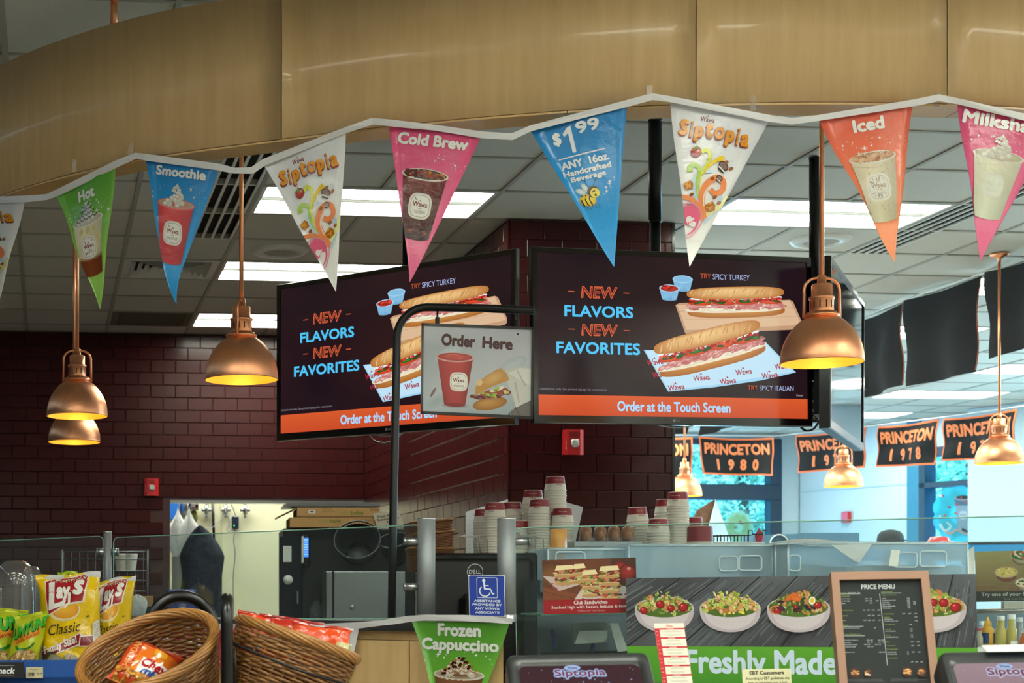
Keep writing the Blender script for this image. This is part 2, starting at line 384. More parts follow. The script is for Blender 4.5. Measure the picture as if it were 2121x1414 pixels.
# ---------------------------------------------------------------- floor and plain walls
struct(MB().box(-3.2, 14, -6, 21, -.1, 0), 'floor', m_floor)
struct(MB().box(-3.3, -3.2, -6, 13.8, 0, HC), 'wall_left', mat('dark_side_wall', '#3c3430', .6))
struct(MB().box(-3.3, 14, -6.1, -6, 0, HC), 'wall_rear', mat('rear_wall', '#8a8474', .7))
struct(MB().box(13.6, 13.7, -6, 21, 0, HC), 'wall_right', m_wht)
# back wall with the pass opening
OX0 = PYw(352, 1035, YB).x; OX1 = XS - .03; OZ = PYw(500, 1036, YB).z
wb = MB().box(-3.2, OX0, YB, YB + .12, 0, HC).box(OX0, XS, YB, YB + .12, OZ, HC)
wall_back = struct(wb, 'wall_back', m_grout)
wall_side = struct(MB().box(XS, XS + .1, YC, YB + .1, 0, HC), 'wall_side', m_grout)
wall_col = struct(MB().box(XS + .1, XC, YC, YC + .5, 0, HC), 'wall_front', m_grout)
def tileproto(w, h, t):
    b = MB().box(0, w, -t, 0, 0, h, bv=.004); return b
TWD, THH = .2032, .1016; G = .0035
def inframe(p, m=60):
    d = p - Vector((0, 0, CZ)); z = d.dot(FW)
    if z < .5: return None
    x = PX0 + FP * d.dot(RT) / z; y = PY0 - FP * (p.z - CZ) / z
    return (x, y, z) if -m < x < 2121 + m and -m < y < 1414 + m else None
def tilewall(wall, org, ax, nrm, length, limit=300, skip=None):
    """rows of glazed tiles down from the ceiling; ax = direction along the wall"""
    base = bpy.data.meshes.new('wall_tile'); rows = int(2.5 / THH); full = []; cut = MB(); R = Matrix((( ax.x, -nrm.x, 0), (ax.y, -nrm.y, 0), (0, 0, 1))).to_4x4()
    for r in range(rows):
        z1 = HC - .012 - r * THH; z0 = z1 - THH; x = -(TWD / 2 if r % 2 else 0)
        while x < length - .01:
            a, b = max(x, 0) + G / 2, min(x + TWD, length) - G / 2; x += TWD
            if b - a < .02: continue
            c = org + ax * ((a + b) / 2); c.z = (z0 + z1) / 2
            if skip and skip(org + ax * a, org + ax * b, z0, z1): continue
            if z0 < CZ - .35: continue
            full.append((inframe(c), a, b, z0 + G / 2, z1 - G / 2))
    vis = sorted([t for t in full if t[0]], key=lambda t: t[0][2]); one = [t for t in vis if (t[2] - t[1]) > TWD - 2 * G - .001][:limit - 40]; oth = [t for t in full if t not in one]
    me = None; edge = [t for t in oth if t[0]][:40]; rest = [t for t in oth if t not in edge]
    for t in one + edge:
        M = Matrix.Translation(org + ax * t[1] + Vector((0, 0, t[3] - org.z)) + nrm * .001) @ R
        isf = t in one
        if isf and me: o = bpy.data.objects.new('wall_tile', me); COL.objects.link(o); o.parent = wall
        else:
            b = MB().box(0, t[2] - t[1], -.007, 0, 0, t[4] - t[3], bv=.003); W0 = WM[wall.name]; WM[wall.name] = Matrix.Identity(4)
            o = b.build('wall_tile', m_tile, wall); WM[wall.name] = W0
            if isf: me = o.data
        o.matrix_parent_inverse = WM[wall.name].inverted(); o.matrix_basis = M
    if rest:
        b = MB()
        for t in rest:
            M = Matrix.Translation(org + ax * t[1] + Vector((0, 0, t[3] - org.z)) + nrm * .001) @ R
            b.box(0, t[2] - t[1], -.007, 0, 0, t[4] - t[3], M=M)
        b.build('wall_tiles', m_tile, wall, kind='stuff')
tilewall(wall_back, Vector((-1.0, YB, CZ)), Vector((1, 0, 0)), Vector((0, -1, 0)), XS + 1.0 - .008, skip=lambda a, b, z0, z1: b.x > OX0 + .02 and z0 < OZ - .03)
tilewall(wall_side, Vector((XS, YB - .01, CZ)), Vector((0, -1, 0)), Vector((-1, 0, 0)), YB - YC - .01)
tilewall(wall_col, Vector((XS, YC, CZ)), Vector((1, 0, 0)), Vector((0, -1, 0)), XC - XS)
struct(MB().box(XC - .005, XC + .012, YC - .012, YC + .5, 0, HC), 'trim_4', m_black)
struct(MB().box(XS - .012, XS, YC - .012, YC + .002, 0, HC - .01), 'trim_5', m_tile)
# steel lintel of the opening
struct(MB().box(OX0, XS - .01, YB - .01, YB + .13, OZ - .02, OZ), 'trim_2', m_steel)
# kitchen room behind the opening
struct(MB().box(-3.2, 3.4, 13.7, 13.8, 0, HC), 'wall_kitchen', m_cream)
struct(MB().box(XS + .1, XC - .1, YC + .5, 13.8, 0, HC), 'wall_inner', m_wht)
struct(MB().box(1.55, 1.57, 13.69, 13.7, 0, HC), 'trim_3', mat('panel_seam', '#c9c9aa', .5))
# ---------------------------------------------------------------- ceiling
GX0, GXP, GY0, GYP = -.17, .64, 7.85, .597
ceil = MB(); ceil.box(-3.2, 14, -6, 21, HC + .1, HC + .2)
ceiling = struct(ceil, 'ceiling', m_dark)
LIGHTS = set(); VENTS = {(1, 3), (1, 6)}; SLOT = set()
for k in range(-7, 6):
    for j in range(-3, 7):
        row = 3 * k
        LIGHTS.add((2 + 4 * j, row)); LIGHTS.add((3 + 4 * j, row))
def lightok(i, r):
    x, y = GX0 + i * GXP, GY0 + r * GYP
    if y > 18.9 or x > 13: return False
    if x < 0 and y > 5: return False
    if XS - .7 < x < XC and y > YC - .3 and y < 13.7: return False
    if y < 7.0 and y > 2.9 : return False
    return True
SPK = {(2, 2), (7, 1), (9, 5)}
DIFW = .24
cand = []
for i in range(-4, 22):
    for r in range(-23, 22):
        x, y = GX0 + i * GXP, GY0 + r * GYP
        if (i, r) in LIGHTS and lightok(i - (i % 4 == 3), r): continue
        if (i, r) in VENTS or (r == 8 and i in (0, 1, 2, 3)): continue
        if x > 13 or y > 19.2: continue
        if x > XS - .01 and x + .64 < XC + .1 and y > YC + .1 and y < 13.6: continue
        w = GXP - .024; x0 = x + .012
        if i in (1, 7) and -4 <= r <= 1:      # linear diffuser beside the light column
            if i == 1: w = GXP - .024 - DIFW
            else: pass
        if i == 8 and -4 <= r <= 1: x0 = x + DIFW + .012; w = GXP - .024 - DIFW
        c = Vector((x + .3, y + .3, HC)); cand.append((inframe(c, 150), x0, y + .012, w, GYP - .024))
vis = sorted([c for c in cand if c[0]], key=lambda c: c[0][2])[:300]; inv = [c for c in cand if c not in vis]
cache = {}
for c in vis:
    key = round(c[3], 3)
    if key not in cache:
        W0 = WM[ceiling.name]; WM[ceiling.name] = Matrix.Identity(4)
        o = MB().box(0, c[3], 0, c[4], .006, .02, bv=.002).build('ceiling_tile', m_ctile, ceiling); WM[ceiling.name] = W0; cache[key] = o.data
    else: o = bpy.data.objects.new('ceiling_tile', cache[key]); COL.objects.link(o); o.parent = ceiling
    o.matrix_parent_inverse = WM[ceiling.name].inverted(); o.matrix_basis = Matrix.Translation((c[1], c[2], HC))
b = MB()
for c in inv: b.box(c[1], c[1] + c[3], c[2], c[2] + c[4], HC + .006, HC + .02)
b.build('distant_ceiling_tiles', m_ctile, ceiling, kind='stuff')
b = MB()
LON = {(i, r) for (i, r) in LIGHTS if i % 4 == 2 and lightok(i, r)}
for i in range(-4, 22):
    x = GX0 + i * GXP
    for r in range(-23, 20):
        y = GY0 + r * GYP
        if (i - 1, r) in LON: continue
        b.box(x - .012, x + .012, y, y + GYP, HC, HC + .03)
for r in range(-23, 21):
    y = GY0 + r * GYP; b.box(-2.8, 13.3, y - .012, y + .012, HC + .0005, HC + .028)
b.build('tee_grid', m_tee, ceiling, kind='stuff')
# troffers
m_tube = mat('light_panel', '#ffffff', .5, emit='#f4f6e6', es=TROFFER); m_troff = mat('troffer_frame', '#d8dad4', .4)
lp = thing('ceiling_light', 'x', 'ceiling light', (0, 0, 0))
w2, d2 = 2 * GXP - .024, GYP - .024
MB().box(0, w2, 0, .02, 0, .06).box(0, w2, d2 - .02, d2, 0, .06).box(0, .02, 0, d2, 0, .06).box(w2 - .02, w2, 0, d2, 0, .06).box(0, w2, 0, d2, .06, .07).build('frame', m_troff, lp)
for a, c in ((.022, .5 * d2 - .035), (.5 * d2 + .035, d2 - .022)): MB().box(.022, w2 - .022, a, c, .03, .04).build('diffuser', m_tube, lp)
b = MB().box(.022, w2 - .022, .5 * d2 - .034, .5 * d2 - .02, .01, .04).box(.022, w2 - .022, .5 * d2 + .02, .5 * d2 + .034, .01, .04)
b.build('louvre', m_troff, lp)
MB().box(.022, w2 - .022, .5 * d2 - .02, .5 * d2 + .02, .03, .04).build('perforated_basket', mat('perforated_glow', '#ffffff', emit='#e8eee0', es=2.2), lp)
tree = treeof(lp); first = True
DESC = {(2, 0): 'rectangular ceiling light behind the white and pink pennants, nearest on the left', (2, 3): 'rectangular ceiling light above the left screen, second in its row', (2, 6): 'rectangular ceiling light furthest back, beside the middle copper lamp', (6, 0): 'rectangular ceiling light behind the orange pennant'}
for (i, r) in sorted(LIGHTS):
    if i % 4 != 2 or not lightok(i, r): continue
    x, y = GX0 + i * GXP + .012, GY0 + r * GYP + .012
    M = Matrix.Translation((x, y, HC)); v = inframe(Vector((x + .6, y + .3, HC)), 100)
    lab = DESC.get((i, r)) or ('flat ceiling light panel over the bright dining room in the distance' if v else 'rectangular ceiling light over the shop floor, out of view')
    if first: place(lp, M); lp['label'] = lab; first = False; o = lp
    else: o = dup(lp, tree, M, lab)
    if not (i, r) in DESC: o['group'] = 'ceiling lights of the dining room' if v else 'ceiling lights out of view'
for x_ in (-.16, 1.12): dup(lp, tree, Matrix.Translation((x_, GY0 + 8 * GYP + .012, HC)), 'ceiling light inside the kitchen, %s one, hidden above the opening' % ('left' if x_ < 0 else 'right'))  # unseen light panels added to brighten the kitchen
# linear slot diffusers (one per stretch), square vent, dark return grille, round speakers
def slots(x0, x1, y0, y1, n, label):
    t = thing('air_diffuser', label, 'air vent', ((x0 + x1) / 2, (y0 + y1) / 2, HC - .005)); b = MB(); w = (x1 - x0) / n
    MB().box(x0, x1, y0, y1, HC + .03, HC + .04).build('backing', m_dark, t)
    for k in range(n + 1):
        x = x0 + k * w; MB().box(x - .008, x + .008, y0, y1, HC - .002, HC + .006).build('slat', m_troff, t)
    y = y0
    b = MB()
    while y < y1 + .01: b.box(x0, x1, y - .006, y + .006, HC - .001, HC + .03); y += GYP
    b.build('cross_bar', m_troff, t, )
slots(1.10 - DIFW, 1.10 - .014, GY0 - 2 * GYP, GY0 + 2 * GYP, 4, 'black slotted air diffuser strip behind the copper rod of the middle lamp')
slots(4.95 + .014, 4.95 + DIFW, GY0 - 4 * GYP, GY0 + 2 * GYP, 4, 'long black slotted air diffuser strip behind the milkshake pennant')
def vent(i, r, dark, label):
    x, y = GX0 + i * GXP + .012, GY0 + r * GYP + .012; w, d = GXP - .024, GYP - .024
    t = thing('air_vent', label, 'air vent', (x + w / 2, y + d / 2, HC)); mm = m_troff if not dark else mat('grey_grille', '#6c6a58', .7)
    MB().box(x, x + w, y, y + d, HC + .05, HC + .06).build('backing', m_dark if not dark else mm, t)
    b = MB()
    def ringsq(k0, k1, z0, z1):     # sloped square ring
        A = [(x + k0, y + k0), (x + w - k0, y + k0), (x + w - k0, y + d - k0), (x + k0, y + d - k0)]; B = [(x + k1, y + k1), (x + w - k1, y + k1), (x + w - k1, y + d - k1), (x + k1, y + d - k1)]
        m = MB().add([(*p, z0) for p in A] + [(*p, z1) for p in B], [(q, (q + 1) % 4, (q + 1) % 4 + 4, q + 4) for q in range(4)]); return m
    ringsq(0, .05, HC + .002, HC + .002).build('frame', mm, t)
    if dark:
        for q in range(22): MB().box(x + .05, x + w - .05, y + .06 + q * .021, y + .068 + q * .021, HC + .005, HC + .03).build('slat', mm, t)
    else:
        for q in range(5): ringsq(.05 + q * .045, .09 + q * .045, HC - .004, HC + .035).build('slat', mm, t)
vent(1, 3, False, 'square white louvred air vent behind the blue smoothie pennant'); vent(1, 6, True, 'dull grey return air grille near the maroon back wall')
for (i, r) in SPK:
    x, y = GX0 + (i + .5) * GXP, GY0 + (r + .5) * GYP
    lab = {(2, 2): 'round ceiling speaker grille left of the left screen', (7, 1): 'round ceiling speaker behind the right copper lamp rod', (9, 5): 'round ceiling speaker over the dining room'}[(i, r)]
    t = thing('ceiling_speaker', lab, 'speaker', (x, y, HC)); MB().lathe([(0, -.004), (.1, -.006), (.105, -.004)], 32, (x, y, HC)).build('grille', mat('speaker_grille', '#a4a49c', .7, bump=(300, .6)), t)
    MB().lathe([(.105, -.004), (.108, -.014), (.165, -.01), (.18, .005)], 40, (x, y, HC)).build('ring', m_troff, t)
# ---------------------------------------------------------------- curved wood fascia
FK = [(-420, 6.9), (-200, 6.25), (0, 5.70), (114, 5.46), (299, 5.21), (560, 5.01), (800, 4.86), (1060, 4.74), (1340, 4.655), (1640, 4.62), (1900, 4.63), (2121, 4.67), (2400, 4.78), (2700, 4.95)]
def fz(px):
    for (a, za), (b, zb) in zip(FK, FK[1:]):
        if px <= b:
            i = FK.index((a, za)); m0 = (zb - FK[max(i - 1, 0)][1]) / (b - FK[max(i - 1, 0)][0]); j = min(i + 2, len(FK) - 1); m1 = (FK[j][1] - za) / (FK[j][0] - a)
            h = b - a; t = (px - a) / h; return (2 * t ** 3 - 3 * t * t + 1) * za + (t ** 3 - 2 * t * t + t) * h * m0 + (-2 * t ** 3 + 3 * t * t) * zb + (t ** 3 - t * t) * h * m1
    return FK[-1][1]
HB, HT = CZ + 1.5, CZ + 1.99
fascia = struct(MB().add([(0, 0, 0)], []), 'trim_1', m_wood) if False else None
def farc(px, off=0.):
    p = P(px, PY0, fz(px)); q = P(px + 2, PY0, fz(px + 2)); t = (q - p).normalized(); n = Vector((-t.y, t.x, 0))
    if n.dot(FW) < 0: n = -n
    return p + n * off
SE = [-420, 40 - 420, 583, 1442, 1962, 2700]; SE = [-420, 583, 1442, 1962, 2700]
core = MB(); N = 60; pts = [(-418 + (3116) * i / N) for i in range(N + 1)]
v = []
for px in pts: a = farc(px, .012); c = farc(px, .105); v += [(a.x, a.y, HB + .012), (a.x, a.y, HT - .004), (c.x, c.y, HT - .004), (c.x, c.y, HB + .012)]
f = [(4 * i + k, 4 * i + (k + 1) % 4, 4 * i + 4 + (k + 1) % 4, 4 * i + 4 + k) for i in range(N) for k in range(4)]
core.add(v, f); trim1 = struct(core, 'trim_1', m_wood)
for s0, s1 in zip(SE, SE[1:]):
    g = 1.0; n = max(6, int((s1 - s0) / 50)); v = []
    for i in range(n + 1):
        px = s0 + g + (s1 - s0 - 2 * g) * i / n; a = farc(px, 0); c = farc(px, .011); v += [(a.x, a.y, HB + .003), (a.x, a.y, HT), (c.x, c.y, HT), (c.x, c.y, HB + .003)]
    f = [(4 * i + k, 4 * i + (k + 1) % 4, 4 * i + 4 + (k + 1) % 4, 4 * i + 4 + k) for i in range(n) for k in range(4)] + [(0, 1, 2, 3), tuple(4 * n + k for k in (3, 2, 1, 0))]
    MB().add(v, f, smooth=True).build('panel', m_wood, trim1)
for s0, s1 in zip([-420, 300, 1175, 2000], [300, 1175, 2000, 2700]):
    n = 14; v = []
    for i in range(n + 1):
        px = s0 + 1 + (s1 - s0 - 2) * i / n; a = farc(px, 0); c = farc(px, .108); v += [(a.x, a.y, HB - .006), (a.x, a.y, HB), (c.x, c.y, HB), (c.x, c.y, HB - .006)]
    f = [(4 * i + k, 4 * i + (k + 1) % 4, 4 * i + 4 + (k + 1) % 4, 4 * i + 4 + k) for i in range(n) for k in range(4)] + [(0, 1, 2, 3), tuple(4 * n + k for k in (3, 2, 1, 0))]
    MB().add(v, f).build('bottom_board', mat('maple_edge', '#d0ac74', .45, coat=.2, var=(4, .7, '#bd965c'), stretch=(3, 3, 3)), trim1)
for px in (213, 1230, 2230):
    c = farc(px, .06); t = thing('hanger_rod', {213: 'copper rod holding up the curved wooden fascia at top left'}.get(px, 'copper rod holding the fascia above the ' + ('price pennant' if px == 1230 else 'milkshake pennant') + ', out of view'), 'rod', (c.x, c.y, HT))
    MB().cyl((c.x, c.y, HT - .02), (c.x, c.y, HC), .013, 16).build('rod', m_copper, t); MB().lathe([(.05, 0), (.05, -.006), (.02, -.016), (.013, -.02)], 24, (c.x, c.y, HC)).build('canopy', m_copper, t)
# ---------------------------------------------------------------- far dining room walls and windows
WA, WB_ = Vector((9.85, 19.15, 0)), Vector((10.92, 16.2, 0)); WD = (WB_ - WA).normalized()
def onB(px):
    r = FW + (px - PX0) / FP * RT; r2 = Vector((r.x, r.y)); # solve s*r = WA + t*WD
    det = -r.x * WD.y + r.y * WD.x; s_ = (-WA.x * WD.y + WA.y * WD.x) / det; return s_
def bp(px, py): return P(px, py, onB(px))
YF = 19.2; m_fw = mat('far_wall', '#b6ccd8', .7)
wx0, wx1 = PYw(1300, 900, YF).x, PYw(1615, 900, YF).x
zt, zb = PYw(1500, 912, YF).z, .55
struct(MB().box(3.0, wx0, YF, YF + .15, 0, HC).box(wx1, WA.x + .06, YF, YF + .15, 0, HC).box(wx0, wx1, YF, YF + .15, zt, HC).box(wx0, wx1, YF, YF + .15, 0, zb), 'wall_far', m_fw)
def wallB(p0, p1, z0, z1, t=.15): 
    n = Vector((-WD.y, WD.x, 0)); n = n if n.x > 0 else -n
    return [p0 + Vector((0, 0, z0)), p1 + Vector((0, 0, z0)), p1 + Vector((0, 0, z1)), p0 + Vector((0, 0, z1))], n * t
b = MB(); F0 = lambda px: Vector((bp(px, 1235).x, bp(px, 1235).y, 0))
z2t, z2b = bp(1950, 925).z, .5
for p0, p1, z0, z1 in ((WA, F0(1908), 0, HC), (F0(1908), F0(2036), z2t, HC), (F0(1908), F0(2036), 0, z2b), (F0(2036), F0(2400), 0, HC)):
    q, d = wallB(p0, p1, z0, z1); b.prism(q, d)
struct(b, 'wall_angled', m_fw)
q, d = wallB(F0(2045), F0(2400), 0, HC); q = [p - d * 2.2 for p in q]; struct(MB().prism(q, d * 2.1), 'trim_6', m_fw)
q, d = wallB(F0(1880), F0(1908), 0, HC); q = [p - d * .1 for p in q]; struct(MB().prism(q, d * .1), 'trim_7', m_teal2)
q, d = wallB(WA, F0(1880), bp(1760, 1012).z, bp(1760, 1012).z + .012); q = [p - d * .08 for p in q]; struct(MB().prism(q, d * .1), 'trim_8', mat('joint_line', '#a8c4d0', .7))
struct(MB().box(wx1, WA.x, YF - .02, YF, 0, HC), 'trim_9', m_fw)
# window 1
w = thing('window_1', None, None, ((wx0 + wx1) / 2, YF, zb)); w['kind'] = 'structure'
zm1, zm0 = PYw(1500, 1003, YF).z, PYw(1500, 1035, YF).z
b = MB().box(wx1 - .16, wx1, YF - .06, YF + .1, zb, zt).box(wx0, wx0 + .1, YF - .06, YF + .1, zb, zt).box(wx0, wx1, YF - .055, YF + .1, zt - .05, zt + .02).box(wx0, wx1, YF - .06, YF + .1, zb, zb + .08)
b.build('window_frame', m_teal, w); MB().box(wx0, wx1, YF - .07, YF + .1, zm0, zm1, bv=.01).build('mullion', m_teal, w)
MB().box(wx0, wx1, YF + .03, YF + .04, zm1, zt).build('pane', m_win, w); MB().box(wx0, wx1, YF + .03, YF + .04, zb, zm0).build('pane', m_win, w)
# window 2
w = thing('window_2', None, None, F0(1970)); w['kind'] = 'structure'; zm = bp(1960, 1002).z
def fr(pa, pb, z0, z1, dep=.1, off=-.3):
    q, d = wallB(F0(pa), F0(pb), z0, z1); q = [p + d * off for p in q]; return MB().prism(q, d * (dep / .15))
fr(1908, 1920, z2b, z2t, .2).build('window_frame', m_teal, w); fr(1908, 2036, z2t - .1, z2t, .2).build('window_frame', m_teal, w)
fr(1908, 2036, zm - .03, zm + .03, .2).build('mullion', m_teal, w); fr(1908, 2036, z2b, z2b + .08, .2).build('window_frame', m_teal, w)
fr(1919, 2037, zm + .03, z2t - .1, .01, .3).build('pane', m_win, w); fr(1919, 2037, z2b, zm - .03, .01, .3).build('pane', m_win, w)
# ---------------------------------------------------------------- bunting pennants
RB = [(-140, 418, 0), (-40, 408, 0), (50, 405, 0), (95, 402, 0), (115, 393, 0), (238, 333, 0), (280, 316, 0), (301, 318, 0), (455, 339, 0), (485, 347, 0), (520, 346, 0), (545, 329, 0), (716, 263, 0), (770, 244, 0), (805, 247, 0), (900, 258, 0), (998, 272, 0), (1060, 276, 0), (1097, 260, 0), (1298, 207, 0), (1350, 193, 0), (1388, 199, 0), (1595, 238, 0), (1640, 244, 0), (1695, 238, 0), (1891, 206, 0), (1945, 195, 0), (1983, 203, 0), (2121, 235, 0), (2230, 252, 0)]
def fdep(px): return fz(px) - .035
def ribbon(pts, w, dep, name_label, z_off=0):
    b = MB(); v = []
    for i, (x, y, _) in enumerate(pts):
        x0, y0, _ = pts[max(i - 1, 0)]; x1, y1, _ = pts[min(i + 1, len(pts) - 1)]; l = hypot(x1 - x0, y1 - y0); nx, ny = -(y1 - y0) / l, (x1 - x0) / l
        d = dep(x); ww = w * (.86 + .14 * (i % 3 != 0)); tw = .004 * sin(i * 1.7)
        p = P(x, y, d); q = P(x + nx * ww, y + ny * ww, d + tw); v += [p, q, q + FW * .0025, p + FW * .0025]
    f = [(4 * i + k, 4 * i + (k + 1) % 4, 4 * i + 4 + (k + 1) % 4, 4 * i + 4 + k) for i in range(len(pts) - 1) for k in range(4)] + [(0, 1, 2, 3), tuple(4 * len(pts) - 4 + k for k in (3, 2, 1, 0))]
    b.add(v, f, smooth=False); return b.build('bunting_ribbon', mat('ribbon_plastic', '#e6e6e8', .3, trl=.25), label=name_label, cat='ribbon')
ribbon(RB, 14, fdep, 'glossy white bunting ribbon draped along the curved wooden fascia')
def wawa(a, cx, cy, w, col, bold=.02):        # goose over the word
    h = w * .34; a.text('Wawa', cx - w / 2, cy - h * .5, cx + w / 2, cy + h * .5, col, bold)
    g = w * .13; x, y = cx - w * .02, cy - h * .62
    a.poly([(x - g, y - g * .55), (x - g * .1, y - g * .1), (x + g * .25, y - g * .9), (x + g * .35, y - g * .1), (x + g * .8, y + g * .1), (x + g * .1, y + g * .35)], col)
def badge(a, cx, cy, w, word, c1='#7a2a22', bg='#efece4', tc=None):
    h = w * 1.06; a.ell(cx, cy, w * .55, h * .55, '#e0dcd4', pw=3.2, n=24); a.ell(cx, cy, w * .5, h * .5, bg, pw=3.2, n=24)
    a.ell(cx, cy, w * .46, h * .46, c1, pw=3.2, n=24); a.ell(cx, cy, w * .445, h * .445, bg, pw=3.2, n=24)
    wawa(a, cx, cy - h * .08, w * .7, c1, .03); a.rect(cx - w * .1, cy + h * .1, cx + w * .1, cy + h * .115, c1); a.text(word, cx - w * .3, cy + h * .18, cx + w * .3, cy + h * .31, tc or '#55504a', .0)
def stars(a, seed, y0, y1, half, n=26, col='#f4f4f2', arch=14):
    r = random.Random(seed)
    for i in range(n):
        x = r.uniform(-half, half); y = r.uniform(y0, y1) - arch * (1 - (x / half) ** 2) ; s = r.choice([.7, .9, 1.2, 1.6, 2.6, 5 if i < 4 else 1])
        a.star(x, y, s * 1.3, col)
def cream(a, cx, y0, w, h, c='#f4f2ea', sh='#c4c0b4', seed=1, drizzle=None):
    r = random.Random(seed); k = 34
    for i in range(k):
        t = i / k; ww = w * (1 - t) ** .75; yy = y0 - h * t
        x = cx + r.uniform(-.85, .85) * ww; a.ell(x, yy + r.uniform(-2, 2), w * .2 * (1.15 - t * .7), w * .15 * (1.15 - t * .7), c, r.uniform(-30, 30), 10, col2=sh, hl=(-.2, -.4), rings=2)
    a.poly([(cx - w * .14, y0 - h * .9), (cx + w * .02, y0 - h * 1.12), (cx + w * .16, y0 - h * .88)], c)
    if drizzle:
        for q in range(4):
            yy = y0 - h * (.12 + .24 * q); ww = w * (1.0 - .22 * q); a.line([(cx - ww + 2 * ww * i / 10, yy + (3.4 if i % 2 else -2.4) - i * .5) for i in range(11)], 2.2, drizzle)
def cupart(a, kind, cx=-5, top=92, bot=216, rt=50, rb=27):
    C = dict(hot=('#e6dcb4', '#8a4526'), smoothie=('#e04a4c', '#c42c34'), brew=('#7a2c20', '#3a1410'), iced=('#dcd3b8', '#d2cdb0'), shake=('#e6e6cc', '#d4dcc4'), cap=('#8a5a3a', '#5a3420'))[kind]
    a.to('cup_picture')
    n = 10; lc, rc = lin(C[0]), lin(C[1])
    pts = []; cols = []
    for j in range(n + 1):
        t = j / n; r = rt * .94 + (rb - rt * .94) * t; y = top + 4 + (bot - top - 4) * t
        for i in range(9): u = i / 4 - 1; pts.append((cx + r * u, y + 6 * (1 - u * u) * (1 - .3 * t))); s = .78 + .3 * (1 - abs(u + .25)); cols.append(tuple(min(1, x * s) for x in mixc(lc, rc, t if kind != 'hot' else (0 if t < .62 else 1))))
    a.tri(pts, [(j * 9 + i, j * 9 + i + 1, j * 9 + i + 10, j * 9 + i + 9) for j in range(n) for i in range(8)], cols)
    a.ell(cx, top, rt, 12, '#dedad0' if kind != 'smoothie' else '#e86a66', n=28); a.ell(cx, top - .5, rt * .92, 9.6, {'brew': '#6a2818', 'iced': '#cfa888', 'smoothie': '#c8343a', 'cap': '#7a4a2c'}.get(kind, '#d8d0b8'), n=28, col2={'brew': '#3c120c', 'iced': '#b88a68'}.get(kind, '#b8ae90'))
    r = random.Random(kind)
    if kind in ('brew', 'iced'):
        for i in range(22): x = r.uniform(-.8, .8) * rt; a.ell(cx + x, top + r.uniform(-5, 4), 8, 4, r.choice(['#a04020', '#c87820', '#5a1c12', '#8a3424'] if kind == 'brew' else ['#c89a78', '#e0c0a0', '#a87050', '#d8b090']), r.uniform(-40, 40), 6)
    if kind == 'brew':
        for i in range(14): y = r.uniform(top + 20, bot - 8); a.ell(cx + r.uniform(-.7, .7) * rb, y, 7, 5, r.choice(['#8a3a22', '#5a1c14', '#9a4a28']), r.uniform(-40, 40), 8, col2='#5a2018', rings=2)
    if kind == 'iced':
        for i in range(18): a.ell(cx + r.uniform(-.8, .8) * rb * 1.2, r.uniform(top + 16, bot - 6), 1.4, 3, '#b8aa8c', r.uniform(-40, 40), 6)
        a.line([(cx - rt * .92, top + 14), (cx, top + 22), (cx + rt * .92, top + 14)], 1.2, '#c4b898')
    if kind == 'hot':
        for i in range(9): x = (i % 3 - 1) * 26 + (i // 3 % 2) * 10; a.ell(cx + x * .8, top + 22 + 20 * (i // 3), 8, 10, '#d2bf86', 20, 12, col2='#e0d4a6', rings=2)
    if kind in ('hot', 'smoothie', 'shake'): cream(a, cx, top + 2, rt * .68, 42, seed=3, drizzle='#2c1a16' if kind == 'hot' else None)
    word = dict(hot='LATTE', smoothie='SMOOTHIE', brew='COLD BREW', iced='CHAI', shake='MILKSHAKE', cap='FROZEN')[kind]
    if kind == 'shake': badge(a, cx - 1, 152, 40, word, '#d8dcc8', '#e4e8da', '#d4d8c6')
    elif kind == 'iced': badge(a, cx - 1, 152, 46, word, '#a89888', '#dcdad0', '#a8a094')
    elif kind != 'cap': badge(a, cx - 1, 154, 44, word)
def curl(a, pts, w, col, w2=None):              # smooth thick stroke through points
    q = []
    for i in range(len(pts) - 1):
        p0, p1, p2, p3 = pts[max(i - 1, 0)], pts[i], pts[i + 1], pts[min(i + 2, len(pts) - 1)]
        for k in range(6):
            t = k / 6; q.append(tuple(.5 * (2 * b + (c - z) * t + (2 * z - 5 * b + 4 * c - d) * t * t + (3 * b - z - 3 * c + d) * t ** 3) for z, b, c, d in zip(p0, p1, p2, p3)))
    q.append(pts[-1]); a.line(q, w, col, w2)
def word3d(a, t, x0, y0, x1, y1, c='#e89a1c', sh='#8a3414', rise=0):
    """chunky lettering on a gently waving line, letter by letter"""
    L = list(t); ws = []
    for ch in L: bb = glyphs(ch, .06, 0)[2]; ws.append((bb[2] - bb[0]) + .1)
    tot = sum(ws); x = x0; asc = {'S': (0, .78), 'p': (.22, 1), 't': (.06, .8), 'i': (.0, .78), 'o': (.22, .8), 'a': (.22, .8)}; H = y1 - y0
    for ch, w in zip(L, ws):
        wx = (x1 - x0) * w / tot; u, l = asc.get(ch, (0, .8)); m = (x + wx / 2 - x0) / (x1 - x0); dy = rise * (m - .5) + H * .07 * sin(m * 9)
        g = wx * .06
        if ch == 'i': g = wx * .3
        a.text(ch, x + g - 2, y0 + u * H + dy + .8, x + wx - g, y0 + l * H + dy + 3.4, sh, .09); a.text(ch, x + g, y0 + u * H + dy, x + wx - g, y0 + l * H + dy, c, .075); x += wx
